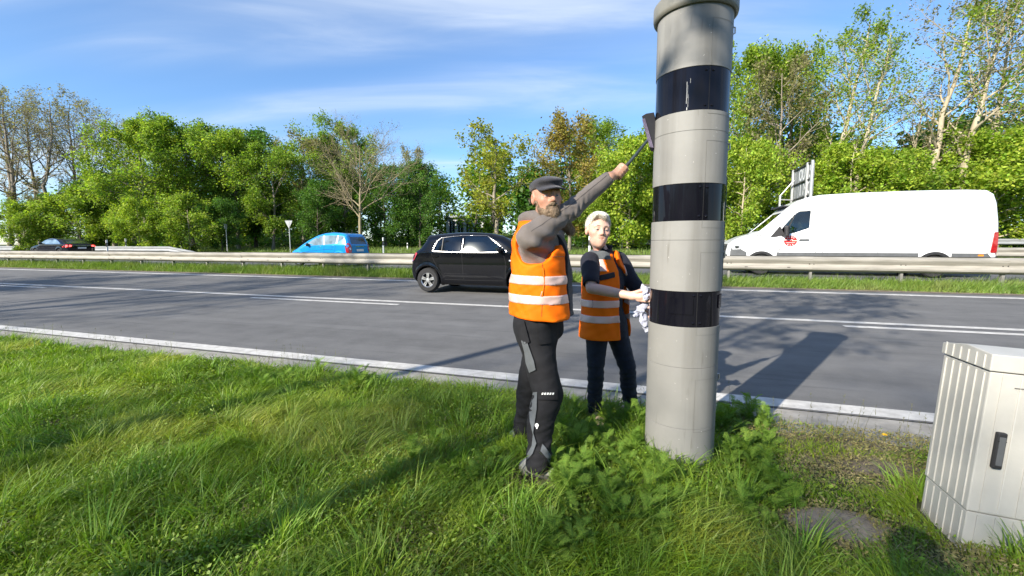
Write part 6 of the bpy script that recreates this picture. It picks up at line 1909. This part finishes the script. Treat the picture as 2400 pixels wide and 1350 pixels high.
# the rags
rge = empty('cleaning_cloth', np.array([.905, 2.95, 1.055]), 0, 'crumpled lilac-grey cleaning cloth pressed on the black band by the woman', 'cloth')
def rag(P):
    d = sd_ell(P, (.0, 0, .005), (.022, .030, .040)); d = smin(d, sd_ell(P, (-.012, .01, .045), (.018, .022, .022)), .02)
    d = smin(d, sd_cap(P, (-.012, .0, .05), (-.030, .01, .085), .016, .004), .02)
    return d + np.abs(wob(P, 75, .022, 81)) - .006 + np.abs(wob(P, 150, .008, 82))
sdf_obj('cloth_body', rag, (-.08, -.08, -.09), (.07, .08, .13), .004, M_CLOTH, rge)
rg2 = empty('cleaning_cloth', (.905, 3.02, .92), 0, 'lilac-grey cleaning cloth hanging below the hands of the woman', 'cloth')
def rag2(P):
    d = chain(P, [np.array([.03, -.02, .09]), np.array([-.01, 0, .04]), np.array([-.045, .01, -.015])], [.018, .030, .020])
    d = smin(d, chain(P, [np.array([.0, 0, .03]), np.array([.01, .0, -.05]), np.array([.035, .0, -.115])], [.022, .026, .014]), .02)
    return (d + np.abs(wob(P, 60, .026, 83)) - .008 + np.abs(wob(P, 130, .008, 84))) * .7
sdf_obj('cloth_body', rag2, (-.12, -.10, -.16), (.12, .10, .15), .0045, M_CLOTH, rg2)
# ================================================================== grass and weeds
def grass_mat(name, c1, c2, c3, tr=.30):
    """blade colour varies by patch and blade to blade"""
    m = mat(name, c1, .5, col2=c2, vs=1.7, vd=4, island=.30, trans=tr, spec=.4, coords='Object', c_lo=.36, c_hi=.64)
    N, L = m.node_tree.nodes, m.node_tree.links
    t = N.new('ShaderNodeTexCoord'); n = N.new('ShaderNodeTexNoise'); n.inputs['Scale'].default_value = .9; n.inputs['Detail'].default_value = 3
    mp = N.new('ShaderNodeMapping'); mp.inputs['Location'].default_value = (7, 3, 0); L.new(t.outputs['Object'], mp.inputs[0]); L.new(mp.outputs[0], n.inputs['Vector'])
    r = N.new('ShaderNodeMapRange'); r.inputs['From Min'].default_value = .50; r.inputs['From Max'].default_value = .66; r.inputs['To Max'].default_value = .75
    L.new(n.outputs[0], r.inputs['Value'])
    x = N.new('ShaderNodeMix'); x.data_type = 'RGBA'; x.inputs[7].default_value = (*c3, 1); L.new(r.outputs[0], x.inputs['Factor'])
    hs = [q for q in N if q.bl_idname == 'ShaderNodeHueSaturation'][0]
    src = hs.inputs['Color'].links[0].from_socket
    L.new(src, x.inputs[6]); L.new(x.outputs[2], hs.inputs['Color'])
    return m
M_G1 = grass_mat('grass_blades', (.115, .215, .012), (.235, .34, .024), (.34, .37, .055))
M_G2 = grass_mat('grass_tall', (.115, .23, .020), (.205, .325, .034), (.30, .36, .07))
M_G3 = grass_mat('grass_median', (.13, .215, .035), (.19, .28, .05), (.22, .25, .08))
M_G4 = grass_mat('grass_field', (.12, .20, .032), (.17, .25, .045), (.19, .24, .07))
M_HERB = mat('herb_leaves', (.115, .215, .016), .55, col2=(.26, .36, .042), vs=2.0, island=.35, trans=.35)
M_TANSY = mat('tansy_leaf', (.105, .20, .026), .7, col2=(.20, .31, .048), vs=3, island=.25, trans=.35, spec=.2)
M_DRY = mat('dry_thatch', (.20, .165, .075), .8, col2=(.33, .28, .14), vs=3, island=.3, trans=.2)
M_MOSS = mat('dry_moss', (.19, .175, .055), .9, col2=(.31, .275, .12), vs=5, island=.35, trans=.15)
rng = np.random.default_rng(17)
def pnoise(x, y, f, seed):
    r = np.random.default_rng(seed); o = 0
    for i in range(5):
        a = r.uniform(0, 6.28); k = f * (.7 + .35 * i)
        o = o + np.sin((x * math.cos(a) + y * math.sin(a)) * k + r.uniform(0, 6.28) + 1.2 * np.sin((x * math.sin(a * 1.7) + y * math.cos(a * 1.7)) * k * .6 + r.uniform(0, 6)))
    return o / 5
# bare, trodden spots to the right of the column (world x, y, radius x, radius y)
PATCH = [(*atz(1955, 1245)[:2], .36, .24, 1.05), (.20, 2.47, .30, .20, .95), (.12, 3.02, .2, .12, .6), (.66, 3.18, .12, .1, .6), (.96, 3.2, .12, .1, .6), (*atz(2060, 1110)[:2], .40, .22, 1.0), (*atz(1960, 1120)[:2], .40, .28, .85), (*atz(2230, 1330)[:2], .25, .12, .9),
         (*atz(1850, 1030)[:2], .60, .26, .8), (*atz(2080, 1045)[:2], .70, .30, .92), (*atz(1705, 1100)[:2], .12, .10, .7), (1.0, 2.42, .2, .12, .55)]
def bare(x, y):
    b = np.zeros_like(x)
    for px, py, rx, ry, w in PATCH:
        b = np.maximum(b, w * np.exp(-(((x - px) / rx) ** 2 + ((y - py) / ry) ** 2) ** 1.5))
    return b
def vz(x, y):
    return .030 * pnoise(x, y, 2.4, 5) + .022 * pnoise(x, y, 6.5, 6) + .026
def verge_pts(n, dens_pow=1.0):
    """points on the verge in view, thinning with distance from the camera"""
    s_ = rng.uniform(-13.5, 5.0, n * 6); t_ = rng.uniform(.2, 3.86, n * 6)
    x = s_ * E_S[0] + t_ * E_T[0]; y = s_ * E_S[1] + t_ * E_T[1]
    dist = np.sqrt(x * x + y * y + 1.4 ** 2)
    u = np.abs(x) / np.maximum(y, .05)
    ok = (y > .72) & (u < 1.32) & (t_ < 3.74 + .10 * pnoise(s_, t_ * 0, 2.3, 55) + .05 * pnoise(s_, t_ * 0, 9.0, 56))
    dn = np.clip((2.2 / dist) ** 1.25, .05, 1.0)
    ok &= rng.random(len(x)) < dn
    # keep clear of the column and the cabinet
    ok &= (x - CX0) ** 2 + (y - CY0) ** 2 > (CR + .005) ** 2
    cs, ct = x * E_S[0] + y * E_S[1], x * E_T[0] + y * E_T[1]
    ok &= ~((cs > 1.33) & (cs < 2.35) & (ct > 2.44) & (ct < 2.78))
    x, y = x[ok], y[ok]
    return x[:n], y[:n]
def build_blades(name, groups, m, label):
    Vs, Qs, Ts, b = [], [], [], 0
    for V, Q, T in groups:
        Vs.append(V); Qs.append(Q + b); Ts.append(T + b); b += len(V)
    o = obj(name, mesh_np(name, np.concatenate(Vs), [np.concatenate(Qs), np.concatenate(Ts)]), None, m)
    return tag(o, label, 'grass', kind='stuff')
# --- verge: short mixed sward, flopped tufts, tall stems
x, y = verge_pts(190000)
b = bare(x, y); keep = rng.random(len(x)) > b * 1.05
x, y, b = x[keep], y[keep], b[keep]
cl = pnoise(x, y, 3.4, 8); cl2 = pnoise(x, y, 9.0, 9)
hgt = (.085 + .07 * cl + .05 * cl2 + rng.exponential(.022, len(x))) * (1 - .6 * b)
hgt = np.clip(hgt * .86, .03, .24)
dist = np.sqrt(x * x + y * y)
flop = np.stack([pnoise(x, y, 3.0, 10) + .2, pnoise(x, y, 3.0, 11) + .1], 1) * 1.3
lean = (flop + rng.normal(0, .55, (len(x), 2))) * hgt[:, None] * .85
P = np.stack([x, y, vz(x, y) - .01], 1)
wd = rng.uniform(.0035, .0075, len(x)) * (1 + np.clip(dist - 3, 0, 6) * .22)
g1 = blades(P, hgt, wd, lean, 3, rng, curl=1.1)
build_blades('verge_grass', [g1], M_G1, 'lush green grass covering the near verge')
# tall tufts
groups = []
tx, ty = verge_pts(900)
bb = bare(tx, ty)
for i in range(len(tx)):
    if rng.random() < bb[i] * 1.6: continue
    n = rng.integers(14, 38)
    r_ = rng.uniform(.02, .06)
    px = tx[i] + rng.normal(0, r_, n); py = ty[i] + rng.normal(0, r_, n)
    h_ = rng.uniform(.12, .29) * rng.uniform(.6, 1.1, n)
    base_l = rng.normal(0, .35, 2) + np.array([.15, .1])
    ln = (base_l + np.stack([px - tx[i], py - ty[i]], 1) * 7 + rng.normal(0, .22, (n, 2))) * h_[:, None] * .9
    groups.append(blades(np.stack([px, py, vz(px, py) - .01], 1), h_, rng.uniform(.004, .009, n), ln, 4, rng, curl=1.0))
build_blades('tall_grass_tufts', groups, M_G2, 'long arching grass tufts scattered over the near verge')
# dead stems and thatch
dx_, dy_ = verge_pts(22000)
h_ = rng.uniform(.02, .07, len(dx_)); ln = rng.normal(0, 1, (len(dx_), 2)) * .07
build_blades('dry_thatch', [blades(np.stack([dx_, dy_, vz(dx_, dy_) + rng.uniform(.0, .05, len(dx_))], 1), h_ * .3, rng.uniform(.002, .004, len(dx_)), ln, 2, rng)], M_DRY, 'dry straw stalks lying in the verge grass')
# flowering stems along the edge of the road
ex = rng.uniform(-11, 3.6, 520); et = rng.uniform(3.25, 3.82, 520)
clump = pnoise(ex, et, 1.3, 14) > -.15
ex, et = ex[clump], et[clump]
px = ex * E_S[0] + et * E_T[0]; py = ex * E_S[1] + et * E_T[1]
h_ = rng.uniform(.16, .36, len(px)); ln = rng.normal(0, .12, (len(px), 2)) * h_[:, None]
P0 = np.stack([px, py, np.zeros_like(px)], 1)
gA = blades(P0, h_, np.full(len(px), .0032), ln, 4, rng, curl=.2)
tips = P0 + np.array([0, 0, 1.]) * (h_ * .95)[:, None] + np.concatenate([ln, np.zeros((len(px), 1))], 1)
rp = np.repeat(np.arange(len(px)), 9)
sp = tips[rp] - np.array([0, 0, 1.]) * rng.uniform(0, .075, len(rp))[:, None]
gB = blades(sp, rng.uniform(.008, .02, len(rp)), np.full(len(rp), .004), rng.normal(0, .010, (len(rp), 2)), 2, rng)
build_blades('flowering_grass_stems', [gA, gB], mat('grass_seed_heads', (.11, .12, .045), .7, col2=(.19, .18, .08), vs=2, island=.3, trans=.3), 'thin flowering grass stems along the gutter')
# small round-leaved herbs carpeting the sward
hx, hy = verge_pts(70000)
hn = pnoise(hx, hy, 2.4, 21); bb = bare(hx, hy)
ok = (hn > -.25) & (rng.random(len(hx)) > bb)
hx, hy = hx[ok], hy[ok]
C = np.stack([hx, hy, vz(hx, hy) + rng.uniform(.01, .085, len(hx)) * (1 + .5 * pnoise(hx, hy, 5, 22))], 1)
lv, lf = leaf_quads(C, .0115, rng, .6, 1.7)
tag(obj('herb_carpet', mesh_np('herb_carpet', lv, lf), None, M_HERB), 'carpet of small-leaved herbs among the grass of the verge', 'herbs', kind='stuff')
# dry moss on the trodden spots
n = 60000
mx_ = rng.uniform(.9, 3.6, n); my_ = rng.uniform(1.2, 4.2, n)
ms, mt = mx_ * E_S[0] + my_ * E_S[1], mx_ * E_T[0] + my_ * E_T[1]
b = bare(mx_, my_)
ok = (mt < 3.78) & (rng.random(n) < np.clip(b * 1.5 - .1, 0, 1)) & ((b < .93) | (rng.random(n) < .12)) & ~((ms > 1.32) & (mt > 2.43) & (mt < 2.79)) & ((mx_ - CX0) ** 2 + (my_ - CY0) ** 2 > (CR + .01) ** 2)
C = np.stack([mx_[ok], my_[ok], np.maximum(vz(mx_[ok], my_[ok]) - .012, .036) + rng.uniform(0, .02, ok.sum())], 1)
lv, lf = leaf_quads(C, .009, rng, .5, 2.2)
tag(obj('dry_moss', mesh_np('dry_moss', lv, lf), None, M_MOSS), 'dry olive moss on the trodden soil right of the column', 'moss', kind='stuff')
# bare earth as a low raised patch, trodden soil
c_ = atz(1955, 1240)
M_EARTH = mat('bare_earth', (.15, .125, .095), .9, col2=(.25, .215, .17), vs=9, bump=.5, bs=70)
pl = [(.36 * math.cos(q) * (1 + .16 * math.sin(3 * q) + .09 * math.sin(7 * q + 1)), .20 * math.sin(q) * (1 + .1 * math.cos(2 * q))) for q in np.linspace(0, 2 * PI, 25)[:-1]]
earth = MB().prism(pl, -.05, .022, lambda a, b, z: (a, b, z)).build('bare_earth_patch', M_EARTH, bevel=.006)
earth.scale = (.66, .70, 1); earth.location = (c_[0], c_[1], .012); earth.rotation_euler = (.02, -.01, -.15)
tag(earth, 'flat patch of bare earth in the grass between column and cabinet', 'earth')
c_ = atz(2060, 1075)
pl = [(.75 * math.cos(q) * (1 + .15 * math.sin(4 * q)), .26 * math.sin(q) * (1 + .15 * math.cos(3 * q))) for q in np.linspace(0, 2 * PI, 33)[:-1]]
so = MB().prism(pl, -.03, .012, lambda a, b, z: (a, b, z)).build('trodden_soil', M_DIRT)
so.location = (c_[0], c_[1], .004); so.rotation_euler = (0, 0, -.3)
tag(so, 'patch of bare trodden soil beside the gutter', kind='structure')
# --- feathery tansy plants ------------------------------------------
def tansy_leaf(L_, rng):
    """pinnate leaf along +x, arching; returns verts, quads"""
    V, F = [], []
    n = 13
    def arch(u): return np.array([u * L_ * (1 - .12 * u), 0, L_ * (.42 * u - .52 * u * u)])
    for i in range(n):
        u0 = .12 + .86 * i / n
        c0 = arch(u0)
        ln = L_ * .27 * math.sin(PI * (.15 + .8 * (i + .5) / n)) * rng.uniform(.85, 1.1)
        for sg in (1, -1):
            d = np.array([.55, sg * .83, -.12 + rng.normal(0, .08)])
            # leaflet as three toothed lobes
            for k, (a, b_, w) in enumerate(((0, .40, .105), (.30, .72, .095), (.62, 1.0, .075))):
                p0, p1 = c0 + d * ln * a, c0 + d * ln * b_
                sdv = np.array([.83, -sg * .55, 0]) * ln * w
                b0 = len(V)
                V += [p0, (p0 + p1) / 2 + sdv, p1 + np.array([.1, sg * .05, 0]) * ln, (p0 + p1) / 2 - sdv * .8]
                F.append((b0, b0 + 1, b0 + 2, b0 + 3))
    for i in range(6):
        p0, p1 = arch(i / 6), arch((i + 1) / 6); w = np.array([0, .0025 * (1.2 - i / 6), 0]); b0 = len(V)
        V += [p0 - w, p0 + w, p1 + w, p1 - w]; F.append((b0, b0 + 1, b0 + 2, b0 + 3))
    return np.array(V), np.array(F)
def tansy_plant(seed, nl, L_, hgt):
    r = np.random.default_rng(seed); parts = []
    for i in range(nl):
        v, f = tansy_leaf(L_ * r.uniform(.7, 1.15), r)
        pit = r.uniform(.25, 1.15); az = i * 2.4 + r.normal(0, .3)
        R = np.array(Matrix.Rotation(az, 3, 'Z') @ Matrix.Rotation(-pit, 3, 'Y') @ Matrix.Rotation(r.normal(0, .25), 3, 'X'))
        h0 = hgt * (i / nl) ** 1.2 * r.uniform(.8, 1.1)
        parts.append((v @ R.T + np.array([r.normal(0, .01), r.normal(0, .01), h0]), f))
    v, f = tubes(np.array([[[0, 0, -.01], [.005, 0, hgt * .5], [.0, .005, hgt]]]), np.array([[.004, .0035, .002]]), 5)
    parts.append((v, f))
    V, F = joinm(parts)
    return mesh_np('tansy_plant', V, F, False, [M_TANSY])
TAN = [tansy_plant(i, n, L_, h) for i, (n, L_, h) in enumerate(((13, .11, .06), (16, .12, .10), (11, .10, .04), (18, .125, .14)))]
def tansy(px, py, k, sc, label, grp='feathery tansy plants in the verge'):
    p = atz(px, py)
    o = obj('tansy_plant', TAN[k], None); o.location = (p[0], p[1], float(vz(np.array([p[0]]), np.array([p[1]]))[0]) - .01)
    o.rotation_euler = (0, 0, rng.uniform(0, 6.28)); o.scale = (sc,) * 3
    tag(o, label, 'plant', grp)
for (px, py, k, sc, lab) in (
    (1755, 1000, 3, 1.25, 'large dark tansy plant right behind the column, overlapping the edge line'),
    (1700, 1020, 3, 1.2, 'dark tansy plant tucked against the right side of the column'),
    (1715, 985, 1, 1.1, 'tansy plant between the column and the gutter'),
    (1800, 1015, 1, 1.1, 'tansy plant with sunlit fronds at the edge of the shade right of the column'),
    (1780, 1195, 1, 1.0, 'upright tansy plant in the trodden ground right of the column'),
    (1850, 1180, 2, 1.0, 'small tansy rosette near the bare earth'),
    (1610, 1150, 2, .9, 'tansy plant with dark fronds at the front of the column foot'),
    (1535, 1120, 3, .8, 'tall tansy plant at the left front of the column foot'),
    (1470, 1120, 1, .95, 'tansy plant between the shoes of the man and the column'),
    (1425, 1080, 1, .9, 'tansy plant in front of the legs of the woman'),
    (1490, 1060, 3, .75, 'sunlit tansy plant at the feet of the woman'),
    (1385, 1150, 0, 1.0, 'tansy rosette just right of the front shoe of the man'),
    (1440, 1190, 0, 1.1, 'tansy rosette in the grass below the column, left of centre'),
    (1560, 1210, 0, 1.0, 'tansy rosette in the grass directly below the column'),
    (1240, 1190, 2, 1.0, 'tansy rosette below the front shoe of the man'),
    (1330, 1230, 0, 1.0, 'tansy plant in the grass between lower edge and front shoe'),
    (1100, 1150, 2, 1.1, 'low tansy rosette in the shaded grass left of the man'),
    (960, 1110, 2, 1.0, 'low tansy rosette at the end of the shade band left of the man'),
    (700, 900, 1, 1.0, 'tansy plants edge clump near the gutter, left of the man'),
    (600, 905, 3, .8, 'tall tansy plant near the gutter below the dashed line'),
    (480, 900, 1, .9, 'tansy plant near the gutter at the left')):
    tansy(px, py, k, sc, lab)
# the low weedy growth between the plants
parts = []
for (x0, x1, y0, y1, n) in ((1300, 1620, 1040, 1260, 85), (1675, 1800, 985, 1120, 50), (1700, 1880, 1130, 1250, 22), (1330, 1500, 985, 1050, 26), (560, 900, 885, 930, 34), (880, 1240, 1060, 1200, 26), (1250, 1560, 1250, 1340, 26)):
    for i in range(n):
        p = atz(rng.uniform(x0, x1), rng.uniform(y0, y1))
        if (p[0] - CX0) ** 2 + (p[1] - CY0) ** 2 < (CR + .06) ** 2: continue
        me_ = TAN[rng.integers(0, 4)]
        v = np.empty(len(me_.vertices) * 3, np.float32); me_.vertices.foreach_get('co', v); v = v.reshape(-1, 3)
        f = np.empty(len(me_.polygons) * 4, np.int32); me_.polygons.foreach_get('vertices', f); f = f.reshape(-1, 4)
        R = np.array(Matrix.Rotation(rng.uniform(0, 6.28), 3, 'Z'))
        parts.append((v @ R.T * rng.uniform(.6, 1.05) + np.array([p[0], p[1], vz(p[0], p[1])]), f))
V, F = joinm(parts)
tag(obj('weed_growth', mesh_np('weed_growth', V, F), None, M_TANSY), 'low feathery weeds around the column foot and along the verge', 'weeds', kind='stuff')
# a dandelion clock, a dandelion flower
M_FLUFF = mat('dandelion_fluff', (.70, .70, .68), .9, trans=.3)
p = atz(1020, 945)
dc = empty('dandelion_clock', (p[0], p[1], 0), 0, 'pale round dandelion clock in the grass left of the man', 'flower')
MB().tube([(0, 0, 0), (.01, 0, .1), (.005, .005, .20)], .0022, 5).build('stem', M_G2, dc)
hd = rng.normal(size=(260, 3)); hd /= np.linalg.norm(hd, axis=1, keepdims=True)
v, f = leaf_quads(hd * .019 * rng.uniform(.7, 1.05, (260, 1)) + np.array([.005, .005, .215]), .006, rng, 0, 1.0)
obj('seed_head', mesh_np('seed_head', v, f), dc, M_FLUFF)
p = atz(2072, 1037)
df = empty('dandelion', (p[0], p[1], 0), 0, 'single yellow dandelion flower near the gutter', 'flower')
MB().tube([(0, 0, 0), (.004, 0, .03), (.0, 0, .055)], .002, 5).build('stem', M_G2, df)
a = rng.uniform(0, 6.28, 120); r_ = rng.uniform(.002, .016, 120)
v, f = leaf_quads(np.stack([r_ * np.cos(a), r_ * np.sin(a), .058 + .004 * (1 - r_ / .016)], 1), .007, rng, 1.5, 1.6)
obj('flower_head', mesh_np('flower_head', v, f), df, mat('dandelion_yellow', (.80, .52, .02), .6))
# --- median and field ------------------------------------------------
n = 90000
s_ = rng.uniform(-46, 15, n); t_ = 12.93 + rng.beta(1.1, 2.6, n) * 2.4
dn = np.clip(22 / (12 + np.abs(s_)), 0, 1)
ok = rng.random(n) < dn; s_, t_ = s_[ok], t_[ok]
nz = pnoise(s_, t_, 1.5, 33)
h_ = np.clip(.33 + .09 * np.clip((-s_ - 4) / 8, 0, 1) + .08 * nz + rng.normal(0, .06, len(s_)), .08, .55) * np.clip((t_ - 12.80) * 1.7, .4, 1)
p = np.stack([s_ * E_S[0] + t_ * E_T[0], s_ * E_S[1] + t_ * E_T[1], gz(t_) - .005], 1)
ln = np.stack([pnoise(s_, t_, 1.1, 34) * .3 + .15, rng.normal(0, .3, len(s_)) - .15], 1) * h_[:, None] + rng.normal(0, .05, (len(s_), 2))
build_blades('median_grass', [blades(p, h_, rng.uniform(.009, .018, len(s_)), ln, 3, rng, curl=.8)], M_G3, 'light green grass strip on the median below the crash barrier')
n = 45000
s_ = rng.uniform(-75, 40, n); t_ = 24.3 + rng.beta(1, 1.5, n) * 17
nz = pnoise(s_, t_, .8, 36)
h_ = np.clip(.32 + .1 * nz + rng.normal(0, .07, n), .1, .6)
p = np.stack([s_ * E_S[0] + t_ * E_T[0], s_ * E_S[1] + t_ * E_T[1], gz(t_) - .005], 1)
build_blades('field_grass', [blades(p, h_, rng.uniform(.025, .05, n), rng.normal(0, .12, (n, 2)), 2, rng, curl=.5)], M_G4, 'grass field between the opposite carriageway and the trees')

# ================================================================== what stands behind the viewer and throws shade into the view
def shade_tree(k, x, y, h, rz, label):
    tr_, cr__, H0 = KINDS[k]
    e = empty('roadside_tree', (x, y, -.05), rz, label, 'tree'); e.scale = (h / H0,) * 3
    obj('trunk', tr_, e); obj('crown', cr__, e)
for k, x_, y_, h, rz, lab in (('slender2', -21.6, -20.2, 20.5, 3.6, 'tall bare tree behind the viewer whose top shades the column'),
                              ('pole', -6.1, -3.0, 10.5, 2.6, 'slender young tree close behind the viewer on the left'),
                              ('pole', -7.7, -1.7, 10.5, 4.4, 'second slender young tree behind the viewer, farther left'),
                              ('bare_tall', -25, -6, 18, 2.5, 'bare tree behind the viewer shading the left lane'),
                              ('sparse', -34, -5, 16, 4.0, 'budding tree far left behind the viewer')):
    shade_tree(k, x_, y_, h, rz, lab)

# ================================================================== the photographer, present through the shadow at lower right
ph = empty('person', (0, 0, 0), 0, 'photographer with raised arms behind the camera, seen as a shadow at lower right', 'person')
BX, BY = -.25, -.24
def parm(P, ru, rm, rl, to):
    d = None
    for sx, el, hd_ in ((-.17, (-.50, -.12, 1.14), (-.085, -.055, 1.385)), (.17, (.06, -.14, 1.12), (.085, -.055, 1.385))):
        e_, h2 = np.array(el), np.array(hd_)
        q = np.minimum(sd_cap(P, (BX + sx, BY, 1.36), e_, ru, rm), sd_cap(P, e_, e_ + (h2 - e_) * to, rm, rl))
        d = q if d is None else np.minimum(d, q)
    return d
def phb(P):
    pa = P.copy(); pa[:, 0] = np.abs(pa[:, 0]); pb = P - np.array([BX, BY, 0], np.float32); pb[:, 0] = np.abs(pb[:, 0])
    d = sd_ell(pb, (0, .04, 1.62), (.080, .098, .125))
    d = smin(d, sd_cap(pb, (0, .01, 1.48), (0, 0, 1.36), .055, .06), .03)
    d = smin(d, sd_cap(pb, (0, 0, .95), (0, 0, 1.28), .14, .15), .06)
    d = smin(d, parm(P, .056, .045, .030, 1.0), .03)
    d = smin(d, sd_ell(pa, (.080, -.045, 1.395), (.028, .022, .045)), .02)
    for i in range(4): d = smin(d, sd_cap(pa, (.085, -.040, 1.43 - .022 * i), (.060, -.022, 1.432 - .022 * i), .010, .008), .006)
    d = smin(d, sd_cap(pb, (.09, 0, .93), (.12, .01, .50), .095, .06), .05)
    return smin(d, sd_cap(pb, (.12, .01, .50), (.13, -.01, .08), .062, .045), .03)
sdf_obj('body', phb, (-.75, -.55, .0), (.4, .1, 1.82), .013, M_SKIN0, ph)
sdf_obj('jacket', lambda P: smin(sd_cap(P, (BX, BY, .88), (BX, BY, 1.30), .165, .165), parm(P, .074, .060, .046, .75), .05), (-.8, -.55, .6), (.4, .1, 1.6), .014, M_SHIRT_D, ph)
sdf_obj('trousers', lambda P: (lambda pb: smin(sd_cap(pb, (.085, 0, .92), (.12, .01, .50), .108, .080), sd_cap(pb, (.12, .01, .50), (.13, -.01, .08), .080, .065), .03))(np.stack([np.abs(P[:, 0] - BX), P[:, 1] - BY, P[:, 2]], 1)), (-.7, -.5, .0), (.2, .05, 1.05), .014, M_JEANS, ph)
sdf_obj('hair', lambda P: np.maximum(sd_ell(P, (BX, BY + .03, 1.635), (.088, .106, .128)), (P[:, 1] - BY - .06) * .8 - (P[:, 2] - 1.65) * .8), (-.5, -.5, 1.4), (.0, .0, 1.82), .012, M_HAIR0, ph)
for sg in (1, -1): shoe('shoe', np.array([BX + sg * .13, BY - .05, 0.]), np.array([BX + sg * .15, BY + .17, 0.]), M_SOLE, ph)
tag(MB().box((0, -.016, 1.395), (.16, .009, .076)).build('smartphone', M_TRIM, bevel=.003), 'smartphone in the hands of the photographer behind the camera', 'phone')
